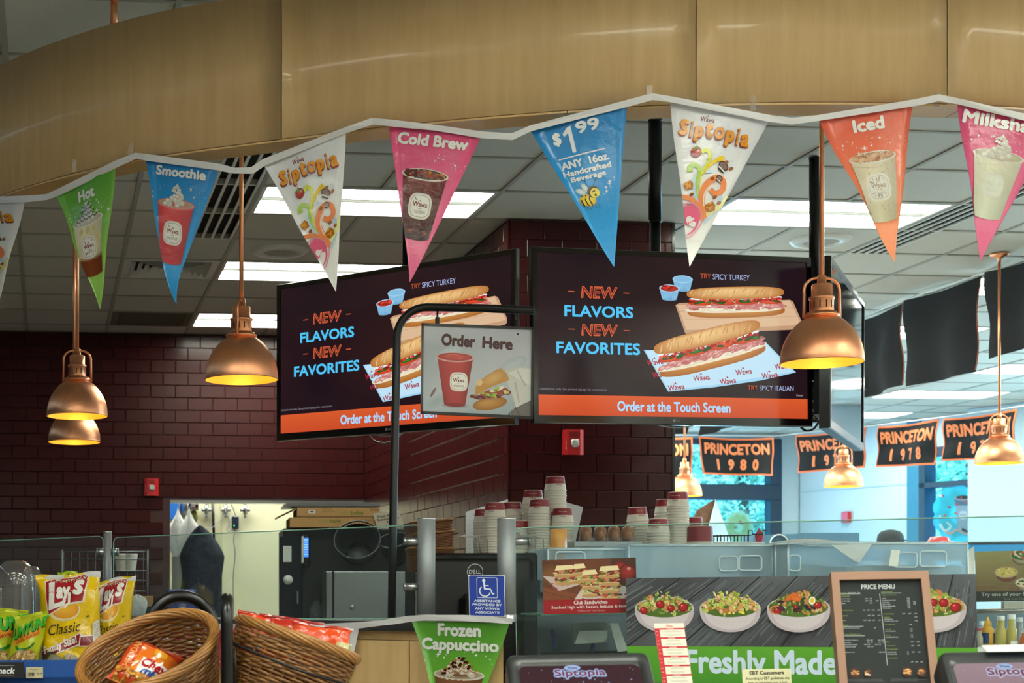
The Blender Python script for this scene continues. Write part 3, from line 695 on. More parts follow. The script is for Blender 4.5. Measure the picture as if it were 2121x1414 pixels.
def siptopia(a):
    a.to('lettering'); wawa(a, -20, 22, 28, '#7a2a20', .03); word3d(a, 'Siptopia', -72, 26, 70, 66)
    a.to('swirl_picture')
    r = random.Random(5)
    for i in range(22): a.star(10 + i * 1.6 + r.uniform(-6, 6), 62 + i * 2 + r.uniform(-6, 6), r.choice([1, 1.5, 3]), '#bcd2e0')
    curl(a, [(-2, 195), (-20, 160), (-24, 135), (-8, 122), (8, 118)], 5, '#c4dcea', 7); curl(a, [(10, 215), (28, 190), (34, 170), (30, 158)], 6, '#c4dcea', 10)
    curl(a, [(12, 200), (26, 188), (42, 170), (50, 160)], 8, '#ece9a0', 12)
    curl(a, [(-2, 180), (-12, 150), (-13, 125), (-5, 105), (-3, 88), (-12, 80), (-20, 86)], 2, '#d6dc3c', 9)
    curl(a, [(-10, 128), (0, 108), (14, 94), (26, 89)], 2, '#f0d020', 11)
    curl(a, [(-4, 182), (-16, 160), (-20, 140), (-18, 122), (-28, 112), (-38, 118), (-36, 127)], 2, '#a6cc48', 11)
    curl(a, [(8, 208), (0, 185), (-4, 160), (4, 140), (18, 128), (32, 132), (34, 148), (22, 158), (10, 152)], 14, '#f09058', 10); curl(a, [(4, 185), (0, 165), (6, 148), (16, 140)], 3, '#fbe4d0', 1)
    curl(a, [(-58, 180), (-40, 176), (-16, 180), (2, 196), (8, 212)], 9, '#f09058', 6)
    curl(a, [(-44, 192), (-20, 184), (0, 196), (6, 216), (-6, 240), (-18, 250)], 3, '#e79ab0', 2); curl(a, [(-42, 198), (-20, 190), (-4, 202), (0, 218), (-10, 240)], 2, '#e4a4b8', 1)
    a.ell(-19, 206, 20, 19, '#e8688e', n=26); a.ell(-14, 217, 12, 8, '#f2f2ee', 30, n=20); curl(a, [(-2, 206), (-2, 222), (-8, 234), (-18, 244)], 6, '#e8688e', 1)
    a.ell(-31, 87, 10.5, 11, '#c8341c', n=18, col2='#8c1c10', hl=(-.2, -.3)); a.star(-33, 80, 8, '#5c9a28'); a.ell(-27, 84, 2, 3, '#f0a080', 30, 8)
    for x, y, s_ in ((27, 104, 11), (24, 128, 7)): a.ell(x, y, s_, s_ * .75, '#4a3430', 30, 14); a.ell(x, y, s_ * .8, s_ * .5, '#8c7468', 30, 12); a.line([(x - s_ * .8, y + s_ * .2), (x + s_ * .4, y + s_)], s_ * .25, '#f4f0e8'); a.line([(x - s_ * .9, y + s_ * .5), (x + s_ * .2, y + s_ * 1.2)], s_ * .25, '#2c1c1a')
    for x, y in ((43, 106), (31, 96), (-25, 169), (32, 174), (22, 165), (10, 132)): a.ell(x, y, 4.6, 3.2, '#b06a38', -40, 12, col2='#8a4a24'); a.line([(x - 3, y + 2), (x + 3, y - 2)], .6, '#5a2c14')
    for x, y, s_ in ((-34, 153, 9), (17, 184, 10)):
        a.xf(x, y, -18); a.poly([(-s_, -s_ * .5), (s_ * .5, -s_), (s_, -s_ * .2), (s_ * .8, s_ * .8), (-s_ * .6, s_), (-s_, s_ * .3)], '#a86410'); a.poly([(-s_ * .9, -s_ * .4), (s_ * .4, -s_ * .9), (s_ * .5, s_ * .5), (-s_ * .6, s_ * .8)], '#e09a1c'); a.T = None
def price(a):
    a.to('lettering'); W_ = '#eef2f4'
    a.text('$', -60, 20, -43, 48, W_, .07); a.rect(-27, 18, -19, 64, W_); a.ell(-23, 64, 4, 3, W_); a.poly([(-27, 16), (-19, 14), (-19, 22), (-36, 32), (-38, 26)], W_); a.text('99', -10, 10, 38, 34, W_, .05)
    a.rect(-58, 72, 38, 74.5, W_); a.text('ANY  16oz.', -56, 80, 42, 96, W_, .06); a.text('Handcrafted', -56, 99, 42, 111, W_, .06); a.text('Beverage', -44, 113, 28, 127, W_, .06)
    a.to('bee_picture'); cx, cy = -12, 158
    for x, y, r_ in ((-30, 145, 30), (-20, 140, 60)): a.ell(x, y, 11, 5.5, '#e4f0f2', r_, 14, col2='#a8c4cc')
    a.ell(cx - 8, cy + 6, 17, 12, '#f0d848', 15, 20, col2='#d0b030')
    for q in (-8, 0, 8): a.line([(cx - 10 + q, cy - 5), (cx - 13 + q, cy + 5), (cx - 9 + q, cy + 17)], 2.6, '#2c2420')
    a.ell(cx + 6, cy - 8, 12, 12, '#4a3c34'); a.ell(cx + 9, cy - 5, 9.5, 9.5, '#f0dc58')
    for q in ((-2, -18, -6, -32), (8, -19, 16, -30)): a.line([(cx + q[0], cy + q[1]), (cx + q[2], cy + q[3])], 1, '#2c2420'); a.ell(cx + q[2], cy + q[3], 1.8, 1.8, '#2c2420', n=8)
    for q in range(5): a.line([(cx - 14 + q * 6, cy + 15), (cx - 12 + q * 6, cy + 25)], .9, '#2c2420')
    r = random.Random(9)
    for i in range(11): a.star(14 + i * 2.6 + r.uniform(-4, 4), 160 - i * 3 + r.uniform(-4, 4), r.choice([1.4, 2, 4]), '#eef2f4')
def drink(a, title, kind, y=(14, 36), half=68, rows=None):
    a.to('sparkles'); stars(a, kind, 62, 92, 82, 34)
    a.to('lettering')
    if rows:
        for t, h, y0, y1 in rows: a.text(t, -h, y0, h, y1, '#f0f2f0', .06)
    else: a.text(title, -half, y[0], half, y[1], '#f0f2f0', .06)
    if kind == 'cap':
        cupart(a, 'cap', 2, 108, 216, 52, 28); cream(a, 2, 108, 38, 34, seed=4, drizzle='#c06a1c'); r = random.Random(2)
        for i in range(20): q = r.uniform(0, 1); a.ell(2 + r.uniform(-34, 34) * (1 - q * .7), 108 - 36 * q, 3.4, 3, '#4a2018', n=8)
    else: cupart(a, kind)
def pennant(name, TL, TR, tip, dL, dR, top, bot, label, paint, bend=None, group='printed pennants of the long bunting'):
    pTL, pTR = P(*TL, dL), P(*TR, dR); pt = P(*tip, (dL + dR) / 2)
    mid = (pTL + pTR) / 2; U = (pTR - pTL) / 200; V = (pt - mid) / 300; N_ = V.cross(U).normalized()
    if N_.dot(FW) > 0: N_ = -N_
    c1, c2 = lin(top), lin(bot); bf = bend or (lambda x, y: (x, y, 0.004 * sin(x * .035 + y * .02) - .004 * sin(y * .03)))
    B = MB(); B.c = []; v = []; n = 30; m = 8
    for side in (0, 1):
        for j in range(n + 1):
            y = 300 * j / n; hw = 100 * (1 - j / n) + .4
            for i in range(m + 1):
                x = -hw + 2 * hw * i / m; X, Y, w_ = bf(x, y); v.append(mid + U * X + V * Y + N_ * (w_ - side * .0006)); t = j / n; B.c.append(mixc(c1, c2, min(1, t * 1.3)))
    k = m + 1; S = (n + 1) * k; f = []
    for s_ in (0, 1):
        for j in range(n):
            for i in range(m): q = [s_ * S + j * k + i, s_ * S + j * k + i + 1, s_ * S + (j + 1) * k + i + 1, s_ * S + (j + 1) * k + i]; f.append(q[::-1] if not s_ else q)
    for j in range(n):
        for i in (0, m): f.append((j * k + i, (j + 1) * k + i, S + (j + 1) * k + i, S + j * k + i))
    B.add(v, f, smooth=True); o = B.build('pennant', m_gloss, label=label, cat='pennant', group=group)
    a = Art(mid, U, V, N_, step=.00002, clip=[(-99.6, 0), (99.6, 0), (0, 299)], bend=bf, base=.0015); a.maxe = 12; paint(a); a.build(o, m_gloss)
    # turn-over of the ribbon along the upper edge
    return o
g_, bl_, pk_, or_, wh_ = ('#5ea83a', '#a6da6a'), ('#1c82c8', '#3ca8ea'), ('#dc4a80', '#f680a8'), ('#e46450', '#fa9c70'), ('#dfe1e8', '#f6f6f4')
def fd(a): return fdep(a) + .014
def cr(k, s=1): return lambda x, y: (x + s * k * max(0, (y - 225) / 75) ** 2 * 10, y, .004 * sin(x * .03 + y * .02) - .02 * max(0, (y - 225) / 75) ** 2)
pennant('p', (-128, 424), (51, 411), (-9, 640), fd(-128), fd(51), *wh_, 'white printed pennant cut off by the left edge of the picture', siptopia)
pennant('p', (115, 401), (238, 346), (206, 641), fd(115), fd(238), *g_, 'green pennant printed with a hot latte cup under the word Hot', lambda a: drink(a, 'Hot', 'hot', half=28, y=(18, 44)))
pennant('p', (301, 325), (455, 346), (350, 625), fd(301), fd(455), *bl_, 'blue pennant printed with a red smoothie cup', lambda a: drink(a, 'Smoothie', 'smoothie', half=68, y=(12, 34)), bend=cr(1.2))
pennant('p', (544, 337), (716, 270), (695, 603), fd(544), fd(716), *wh_, 'white pennant with orange lettering and swirls, between the blue smoothie and pink cold brew ones', siptopia)
pennant('p', (805, 256), (998, 279), (852, 581), fd(805), fd(998), *pk_, 'pink pennant printed with a dark cold brew cup', lambda a: drink(a, 'Cold Brew', 'brew', half=76, y=(12, 36)), bend=cr(-.6))
pennant('p', (1097, 266), (1298, 215), (1272, 552), fd(1097), fd(1298), *bl_, 'glossy blue pennant advertising a price above a small cartoon bee', price)
pennant('p', (1388, 208), (1595, 246), (1429, 551), fd(1388), fd(1595), *wh_, 'white pennant with orange lettering and swirls, right of the blue price pennant', siptopia)
pennant('p', (1695, 245), (1891, 214), (1854, 542), fd(1695), fd(1891), *or_, 'orange pennant printed with an iced chai cup', lambda a: drink(a, 'Iced', 'iced', half=32, y=(14, 40)))
pennant('p', (1983, 211), (2196, 252), (2032, 535), fd(1983), fd(2196), *pk_, 'pink pennant with a milkshake cup, cut off by the right edge of the picture', lambda a: drink(a, 'Milkshake', 'shake', half=84, y=(10, 38)), bend=cr(.8))
m_tape = glassm('clear_tape', '#ffffff', .15, .3, .8, '#e4e0d4')
# bits of clear tape holding the ribbon
for i, (px, py, r_) in enumerate(((155, 342, 4), (272, 308, 20), (1345, 190, 0), (1560, 212, 0), (1940, 205, 0))):
    a = P(px, py, fz(px) - .004); m = MB(); R = Matrix.Translation(a) @ Matrix.Rotation(-TH, 4, 'Z') @ Matrix.Rotation(radians(r_), 4, 'Y')
    m.box(-.009, .009, -.001, 0, -.024, .02, M=R); lab = ['scrap of clear tape left on the fascia above the green pennant', 'strip of clear tape holding the ribbon left of the blue smoothie pennant', 'clear tape at the ribbon peak beside the blue price pennant', 'faint clear tape strip on the fascia above the white pennant', 'clear tape at the ribbon peak between the orange and pink pennants'][i]
    tag(m.build('tape_strip', m_tape), lab, 'tape')
# ---------------------------------------------------------------- copper pendant lamps
lamp = thing('pendant_lamp', 'x', 'lamp', (0, 0, 0)); s_ = .0007
prof = [(200, 0), (201, 6), (199, 40), (194, 70), (185, 100), (172, 130), (155, 158), (137, 182), (116, 204), (92, 222), (74, 232)]
MB().lathe([(r * s_, z * s_) for r, z in prof], 48).lathe([(r * s_, z * s_) for r, z in ((201, 6), (203, 2), (200, -1), (198, 3))], 48).build('shade', m_copper, lamp)
MB().lathe([((r - 2.5) * s_, (z - 1.5) * s_) for r, z in reversed(prof)], 48).build('shade_lining', m_copin, lamp)
nk = MB().lathe([(r * s_, z * s_) for r, z in ((76, 230), (86, 236), (86, 244), (76, 247), (74, 256), (60, 258), (58, 262))], 32)
nk.build('collar', m_copper, lamp)
nk = MB().lathe([(r * s_, z * s_) for r, z in ((58, 260), (58, 322), (62, 324), (62, 334), (56, 337), (50, 340), (50, 394), (46, 400), (22, 402), (22, 440), (18, 446), (12, 447))], 32); nk.build('neck', m_copper, lamp)
b = MB()
for k in range(12):
    M = Matrix.Rotation(2 * pi * k / 12, 4, 'Z'); b.box(57 * s_, 58.8 * s_, -2.6 * s_, 2.6 * s_, 276 * s_, 312 * s_, M=M)
b.build('vent_slots', m_dark, lamp, )
for k in (-1, 1):
    pts = [Vector((k * (14 + 76 * (1 - (1 - t) ** 2)) * s_, 0, (432 - 0 * t) * s_)) for t in (0, .15)]
    arc = [Vector((k * (22 + 68 * sin(a)) * s_, 0, (372 + 60 * cos(a)) * s_)) for a in [i * pi / 16 for i in range(9)]]
    MB().tube([Vector((k * 12 * s_, 0, 432 * s_))] + arc + [Vector((k * 92 * s_, 0, 228 * s_))], 7 * s_, 10).build('handle', m_copper, lamp)
MB().lathe([(0, 60 * s_), (24 * s_, 66 * s_), (34 * s_, 84 * s_), (30 * s_, 110 * s_), (16 * s_, 140 * s_), (14 * s_, 200 * s_)], 20).build('bulb', mat('warm_bulb', '#ffc060', emit='#ffd070', es=24), lamp)
RIM = CZ + .832
def rodpart(parent, h):
    M = rootM(parent); b = MB(); z = 446 * s_; b.cyl((0, 0, z), (0, 0, h), .0085, 14, M=M); b.build('rod', m_copper, parent); MB().lathe([(.0, -.0), (.055, -.002), (.058, -.008), (.03, -.02), (.012, -.03), (.009, -.05)], 28, (0, 0, h), M=M).build('canopy', m_copper, parent)
tree = treeof(lamp); tmpl = lamp; LP = [(160, 7.02, 0, 'front one of the two copper pendant lamps that overlap at far left'), (154, 8.2, 0, 'rear one of the two overlapping copper pendant lamps at far left, half hidden'), (500, 5.84, 75, 'copper dome pendant lamp left of the left screen'), (1702, 5.42, 0, 'large copper dome pendant lamp in front of the right end of the middle screen'),
      (2070, 9.5, 10, 'copper pendant lamp in front of the rightmost orange lettered banner'), (1747, 11.5, 0, 'small copper pendant lamp below the screen seen edge on'), (1418, 12.6, 60, 'smallest copper pendant lamp, beside the maroon column')]
tg = [o for o in LP]
for i, (px, d, rz, lab) in enumerate(LP):
    p = P(px, 1000, d); M = Matrix.Translation((p.x, p.y, RIM)) @ Matrix.Rotation(radians(rz) - TH, 4, 'Z')
    o = dup(lamp, tree, M, lab, 'copper pendant lamps'); rodpart(o, HC - RIM)
for c in kids(lamp): bpy.data.objects.remove(c)
bpy.data.objects.remove(lamp)
# ---------------------------------------------------------------- screens
def sub(a, L=300, seed=1, n=1):
    """long sandwich roll drawn along x from 0 to L, y about -55..55"""
    r = random.Random(seed)
    a.ell(L / 2, 30, L / 2, 26, '#d49a50', 0, 36, col2='#a8642c', hl=(0, -.5), pw=2.8, rings=4); a.ell(L / 2, 18, L * .47, 18, '#f0e4c8', 0, 30, pw=2.8)
    for i in range(5): a.ell(20 + L * .2 * i + r.uniform(0, 20), 22, 34, 9, '#f4eed8', r.uniform(-8, 8), 14, col2='#dcd2b4')
    for i in range(int(L / 4.2)):
        x = r.uniform(8, L - 8); a.ell(x, 8 + r.uniform(-8, 12), r.uniform(10, 20), r.uniform(3, 7), r.choice(['#d88a86', '#e8a8a0', '#c87470', '#f0c4bc', '#b8605e', '#dc9a94']), r.uniform(-35, 35), 9, col2=r.choice(['#b0605c', '#c87c78']), rings=2)
    for i in range(4): a.ell(L * (.13 + .24 * i), -4, L * .12, 9, '#e0542c', r.uniform(-6, 6), 16, col2='#b83418')
    for i in range(9): a.ell(r.uniform(20, L - 20), -9 + r.uniform(-3, 3), 20, 6, r.choice(['#2c6a24', '#3f8a30', '#1f5420']), r.uniform(-25, 25), 10, col2='#1c4a1c', rings=2)
    a.ell(L / 2, -22, L * .48, 7, '#e8eef0', 0, 24, pw=3)
    for i in range(int(L / 3)): a.ell(r.uniform(10, L - 10), -15 + r.uniform(-5, 5), r.uniform(3, 7), r.uniform(2, 5), r.choice(['#b01e18', '#d8402c', '#8c1612', '#e06040']), r.uniform(-40, 40), 7)
    a.ell(L / 2, -42, L / 2, 25, '#f0c888', 0, 40, col2='#b87434', hl=(-.1, -.45), pw=2.9, rings=5)
    for i in range(26): a.ell(L * (.06 + .034 * i) + r.uniform(-6, 6), -46 + r.uniform(-10, 12), 14, 1.6, r.choice(['#dfae6c', '#c88a48', '#ecc48a']), -60 + r.uniform(-15, 15), 8)
def menuart(a, full=True):
    a.to('picture'); a.grad(0, 0, 1000, 566, '#2c181c', '#1a0f18', 6, nx=6, fn=lambda u, v: .5 + .5 * sin(u * 9 + v * 4) * cos(v * 5 + u))
    a.ell(560, 300, 360, 210, '#301a1a', 0, 30, col2='#221218', rings=4); a.grad(0, 494, 1000, 566, '#d85a2c', '#c84c28', 1, nx=4, fn=lambda u, v: v)
    a.poly([(503, 168), (520, 160), (936, 136), (948, 142), (984, 221), (983, 236), (975, 242), (544, 270), (538, 266)], '#c49a78'); a.poly([(510, 168), (936, 140), (980, 226), (544, 256)], '#dcb894')
    a.line([(512, 190), (950, 165)], 1.5, '#b88a64'); a.line([(524, 220), (965, 195)], 1.5, '#c89c78')
    a.poly([(384, 330), (440, 330), (840, 290), (957, 398), (820, 430), (640, 458), (473, 476)], '#9fd4f0'); a.poly([(392, 334), (838, 294), (945, 396), (640, 450), (476, 470)], '#bfe2f4')
    for x, y in ((598, 424), (697, 434), (757, 400), (856, 410), (905, 376), (503, 460), (425, 372), (446, 415)): a.xf(x, y, -8); wawa(a, 0, 0, 62, '#a82838', .03); a.T = None
    for cx, cy, k in ((531, 90, 0), (481, 124, 1)):
        a.poly([(cx - 37, cy - 13), (cx + 37, cy - 13), (cx + 27, cy + 24), (cx - 27, cy + 24)], '#7cb4d8'); a.ell(cx, cy + 24, 27, 6, '#6ca6cc')
        for q in range(9): a.line([(cx - 30 + q * 7.4, cy - 8), (cx - 22 + q * 5.4, cy + 26)], 1.6, '#9accea')
        a.ell(cx, cy - 14, 38, 14, '#a4d4f0'); a.ell(cx, cy - 14, 33, 11, '#86bce0' if not k else '#b0342c')
        if k:
            for q in range(16): a.ell(cx + rnd.uniform(-24, 24), cy - 16 + rnd.uniform(-7, 6), 7, 4, rnd.choice(['#c8382c', '#9c2018', '#e05040']), n=7)
    a.to('sandwich_picture'); a.xf(546, 166, -3, 1.2, .9); sub(a, 308, 3); a.xf(432, 378, -14.5, 1.34, 1.16); sub(a, 308, 8); a.T = None
    a.to('lettering'); O, B_ = '#d8613a', '#50c4f4'
    for y in (133, 265): a.text('NEW', 156, y - 21, 289, y + 22, O, .05, .12); a.rect(110, y - 2, 133, y + 1, O); a.rect(310, y - 2, 332, y + 1, O); a.text('NEW', 160, y - 17, 285, y + 18, '#6a2c24', -.012, .12)
    a.text('FLAVORS', 96, 180, 346, 221, B_, .04); a.text('FAVORITES', 66, 308, 370, 350, B_, .04)
    a.text('TRY', 595, 53, 635, 71, '#a8502c', .03); a.text('SPICY TURKEY', 642, 53, 781, 73, '#b4c0ec', -.005); a.text('TRY', 769, 448, 808, 465, '#a8502c', .03); a.text('SPICY ITALIAN', 815, 448, 945, 466, '#b4c0ec', -.005)
    a.text('Center', 955, 477, 982, 485, '#b0a8b0', .0); a.text('Limited time only. See printed signage for restrictions.', 3, 470, 247, 481, '#8c8490', 0); a.text('Order at the Touch Screen', 284, 512, 704, 549, '#a8d8fc', .04)
def tvset(name, TL, TR, BL, label, mscreen, paint, thick=.06, bez=.02, back=.07, logo=True):
    O, U, V, N_ = quadframe(TL, TR, BL, 1, 1); u, v = U.normalized(), V.normalized(); w, h = U.length, V.length; v = (v - u * v.dot(u)).normalized()
    if N_.dot(FW) > 0: N_ = -N_
    t = thing('menu_screen', label, 'screen', tuple(O + U / 2 + V), 0)
    m = MB(); u0, v0 = u, v; A = lambda x, y, d: O + u * x + v * y - N_ * d
    def ring(x0, x1, y0, y1, d0, d1):
        q = []
        for X0, X1, Y0, Y1, D in ((0, w, 0, h, d0), (x0, x1, y0, y1, d0), (x0, x1, y0, y1, d0 + .008)): q += [A(X0, Y0, D), A(X1, Y0, D), A(X1, Y1, D), A(X0, Y1, D)]
        q += [A(-.003, -.003, .006), A(w + .003, -.003, .006), A(w + .003, h + .003, .006), A(-.003, h + .003, .006)] + [A(-.003, -.003, d1), A(w + .003, -.003, d1), A(w + .003, h + .003, d1), A(-.003, h + .003, d1)]
        f = []
        for k in range(4): k2 = (k + 1) % 4; f += [(k, k2, 4 + k2, 4 + k), (4 + k, 4 + k2, 8 + k2, 8 + k), (k, 12 + k, 12 + k2, k2), (12 + k, 16 + k, 16 + k2, 12 + k2)]
        f.append((16, 17, 18, 19)); return MB().add(q, f)
    bb_ = bez * 1.5; ring(bez, w - bez, bez, h - bb_, 0, thick * .5).build('bezel', m_black, t)
    MB().prism([A(w * .12, h * .12, thick * .5), A(w * .88, h * .12, thick * .5), A(w * .88, h * .9, thick * .5), A(w * .12, h * .9, thick * .5)], -N_ * back).build('housing', mat('matte_black_plastic', '#0c0c0d', .55), t)
    a = Art(A(bez, bez, .006), u * ((w - 2 * bez) / 1000), v * ((h - bez - bb_) / 566), N_, step=.000006, base=.0002); paint(a); a.build(t, mscreen)
    if logo:
        a = Art(A(w / 2, h - bb_ / 2, 0), u * .001, v * .001, N_, step=.00002, base=.0006); a.to('logo'); a.ell(-10, 0, 6.5, 6.5, '#a8a8ac', n=16); a.text('LG', 0, -5, 14, 5, '#a8a8ac', .03); a.build(t, m_paper)
        MB().tube([A(w / 2 - .08 + .16 * i / 8, h + .004 + .010 * sin(pi * i / 8), .006) for i in range(9)], .003, 6).build('lower_lip', m_alu, t)
    return t, A, u, v, N_, w, h
T1 = tvset('tv', P(1103, 511, 6.2), P(1680, 534, 6.47), P(1100, 874, 6.2), 'large wall screen in the middle showing two long sandwiches', m_screen, menuart)
T2 = tvset('tv', P(573, 591, 7.03), P(1067, 515, 6.22), P(581, 911, 7.03), 'angled left screen with the same sandwich advert, partly behind the order sign', m_screen, menuart)
def sidepic(a):
    a.to('picture'); a.grad(0, 0, 1000, 566, '#24282e', '#3a4048', 4, nx=2)
T3 = tvset('side', P(1722, 530, 6.3), P(1791, 628, 7.35), P(1720, 884, 6.3), 'screen at right seen nearly edge on, dark and mirroring the room', mat('off_screen', '#0a0c10', .05, spec=1.0), lambda a: (a.to('picture'), a.rect(0, 0, 1000, 566, '#08090c')), logo=False, thick=.09, back=.04)
# poles and brackets
def pole(px, d, z0, r, label, step=None):
    p = P(px, 1000, d); t = thing('ceiling_pole', label, 'pole', (p.x, p.y, z0))
    if step: MB().cyl((p.x, p.y, step), (p.x, p.y, HC), r, 24).build('outer_tube', m_blackm, t); MB().cyl((p.x, p.y, z0), (p.x, p.y, step + .02), r * .8, 24).build('inner_tube', m_blackm, t); MB().lathe([(0, 0), (r * 1.05, 0), (r * 1.05, -.008), (r, -.01)], 24, (p.x, p.y, HC)).lathe([(r * 1.02, .006), (r * 1.05, 0), (r * .8, -.004)], 24, (p.x, p.y, step)).build('collar', m_blackm, t)
    for k in range(7): q = MB().cyl((p.x - r, p.y - r * .3, HC - .12 - k * .022), (p.x - r * 1.12, p.y - r * .35, HC - .12 - k * .022), .004, 8); q.build('screw', m_blackm, t) if k < 2 else None
    MB().box(-.3, .3, -.02, .02, -.03, .03, M=Matrix.Translation((p.x, p.y + .0, z0 + .2)) @ Matrix.Rotation(.2, 4, 'Z')).build('cross_bar', m_blackm, t)
    return t
pole(1357, 6.83, CZ + .95, .029, 'black telescopic ceiling pole behind the blue and white pennants, carrying the middle screen', CZ + 1.68)
pole(1687, 7.42, CZ + .85, .025, 'black ceiling pole carrying the screen seen edge on', CZ + 1.5)
pole(842, 7.25, CZ + .95, .02, 'thin black ceiling pole behind the pink cold brew pennant', CZ + 1.45)
def cable(pts, r, label, m=None, name='cable'):
    q = [Vector(p) for p in pts]; o = []
    for i in range(len(q) - 1):
        p0, p1, p2, p3 = q[max(i - 1, 0)], q[i], q[i + 1], q[min(i + 2, len(q) - 1)]
        for k in range(5): t = k / 5; o.append(.5 * (2 * p1 + (p2 - p0) * t + (2 * p0 - 5 * p1 + 4 * p2 - p3) * t * t + (3 * p1 - p0 - 3 * p2 + p3) * t ** 3))
    o.append(q[-1]); b = MB().tube(o, r, 6); return tag(b.build(name, m or m_rubber), label, 'cable') if label else b
cable([P(1672, 845, 6.6), P(1690, 850, 6.65), P(1695, 835, 6.7), P(1675, 830, 6.65), P(1668, 842, 6.6), P(1690, 858, 6.62), P(1697, 840, 6.6)], .004, 'coil of black cable between the middle and the edge on screen')
cable([P(1655, 880, 6.55), P(1668, 891, 6.55), P(1685, 888, 6.5), P(1698, 870, 6.45)], .005, 'black cable looping under the right end of the middle screen')
cable([P(1672, 875, 6.6), P(1690, 862, 6.55), P(1702, 846, 6.45)], .006, 'ribbed black cable running up to the edge on screen')
cable([P(762, 896, 7.02), P(775, 912, 6.98), P(800, 917, 6.9), P(825, 905, 6.85), P(842, 886, 6.78)], .0035, 'pale cable hanging under the left screen', m_alu)
MB().box(-.05, .05, -.03, .03, -.03, .03, M=Matrix.Translation(P(1692, 775, 6.75)), bv=.004).build('mount_bracket', m_blackm, label='black bracket box behind the right copper lamp', cat='bracket')
# ---------------------------------------------------------------- Order Here sign on its black stand
t = thing('sign_stand', 'black tube sign stand with curved top arm, in front of the left screen', 'stand', (P(811, 1235, 5.36).x, P(811, 1235, 5.36).y, CZ - .081)); q = [P(811, 1281, 5.36)]; q[0].z = CZ - .081
q += [P(814, 1100, 5.38), P(821, 760, 5.45), P(822, 700, 5.45)] + [P(822 + 62 * (1 - cos(a)), 700 - 64 * sin(a), 5.45) for a in [pi / 16 * i for i in range(1, 9)]] + [P(1000, 638, 5.4), P(1106, 643, 5.35)]
MB().tube(q, .0145, 16).build('tube', m_blackm, t); MB().lathe([(.0, .008), (.03, .007), (.033, 0)], 32, (q[0].x, q[0].y, CZ - .081)).build('base_plate', m_blackm, t)
for px, py in ((906, 640), (1071, 645)): MB().cyl(P(px, py, 5.42), P(px, py + 34, 5.42), .0035, 8).lathe([(.008, 0), (.008, .022)], 12, P(px, py + 30, 5.42)).build('hook', m_blackm, t)
TL, TR, BL = P(873, 669, 5.42), P(1106, 678, 5.36), P(871, 856, 5.42)
O, U, V, N_ = quadframe(TL, TR, BL, 233, 187); N_ = -N_ if N_.dot(FW) > 0 else N_
t = thing('hanging_sign', 'framed hanging sign with lettering, a red smoothie and a wrapped sandwich', 'sign', tuple(BL))
b = MB(); fw_ = 5
for x0, x1, y0, y1 in ((0, 233, 0, fw_), (0, 233, 187 - fw_, 187), (0, fw_, 0, 187), (233 - fw_, 233, 0, 187)): b.slab(O + U * x0 + V * y0 + N_ * .006, U * (x1 - x0), V * (y1 - y0), N_, .024)
b.build('frame', m_black, t); MB().slab(O + U * 2 + V * 2, U * 229, V * 183, N_, .012).build('board', m_paper if False else mat('sign_board', '#9aa4a8', .4), t)
a = Art(O, U, V, N_, step=.00001, clip=[(5, 5), (228, 5), (228, 182), (5, 182)]); a.to('picture')
a.grad(4, 4, 229, 183, '#c8cad2', '#98a6aa', 8, nx=8, fn=lambda u, v: max(0, min(1, .25 + .3 * sin(5 * v + 3 * u) + (.7 * v - .15)) if v > .15 else .2))
for x, y, c in ((35, 160, '#a0acae'), (60, 60, '#ccd4da'), (190, 80, '#c4ccd2'), (30, 150, '#86706e')): a.ell(x, y, 34, 14, c, -30, 20, col2='#b4bec4', rings=3) if c != '#86706e' else a.ell(26, 142, 3, 12, c, 30, 12)
a.poly([(184, 176), (200, 163), (229, 150), (229, 183), (190, 183)], '#6c6460'); a.line([(196, 164), (206, 183)], 1.4, '#3c3836')
def subcup(a, cx, top, rt, bot, rb, c0, c1, c2):
    a.tri([(cx - rt, top), (cx - rt * .3, top), (cx + rt * .4, top), (cx + rt, top), (cx - rb, bot), (cx - rb * .3, bot + 3), (cx + rb * .4, bot + 3), (cx + rb, bot)], [(0, 1, 5, 4), (1, 2, 6, 5), (2, 3, 7, 6)], [lin(c) for c in (c1, c0, c0, c2, c2, c1, c1, c2)])
a.ell(72, 168, 30, 5, '#848c8e', 0, 20, col2='#a0aaac'); subcup(a, 71, 70, 37, 166, 22, '#c44a46', '#a83a38', '#8c2c2c'); a.ell(71, 166, 22, 4, '#8c2c2c')
a.ell(71, 68, 40, 10, '#d8a8a4', n=26); a.ell(71, 67, 36, 8.2, '#cf5a50', n=26, col2='#b04440'); curl(a, [(50, 67), (66, 62), (86, 66), (78, 71)], 1.4, '#e07a6c'); badge(a, 79, 118, 34, 'SMOOTHIE')
a.to('sandwich_picture'); a.poly([(163, 100), (178, 88), (205, 82), (229, 84), (229, 148), (198, 166), (190, 140), (180, 116)], '#ccccc4'); a.poly([(180, 96), (205, 84), (229, 86), (229, 120)], '#dcdcd6')
for i in range(5): a.text('Wawa', 196 + i * 3, 92 + i * 5, 208 + i * 3, 96 + i * 5, '#a0484c', 0, rot=60) if i % 2 == 0 else None; a.text('Wawa', 190 + i * 1.5, 118 + i * 7, 204 + i * 1.5, 122 + i * 7, '#a0484c', 0, rot=75) if i % 2 == 0 else None
a.ell(144, 160, 36, 13, '#c89448', -12, 24, col2='#9a6428', hl=(-.2, -.3)); r = random.Random(4)
for i in range(26): a.ell(110 + i * 2.9 + r.uniform(-3, 3), 151 - i * .55 + r.uniform(-4, 4), 8, 3, r.choice(['#7c3c34', '#94584c', '#5c2824', '#a87060']), r.uniform(-30, 20), 8)
a.ell(152, 136, 30, 6, '#a84434', -14); a.ell(158, 130, 16, 4, '#e8e4d4', -20)
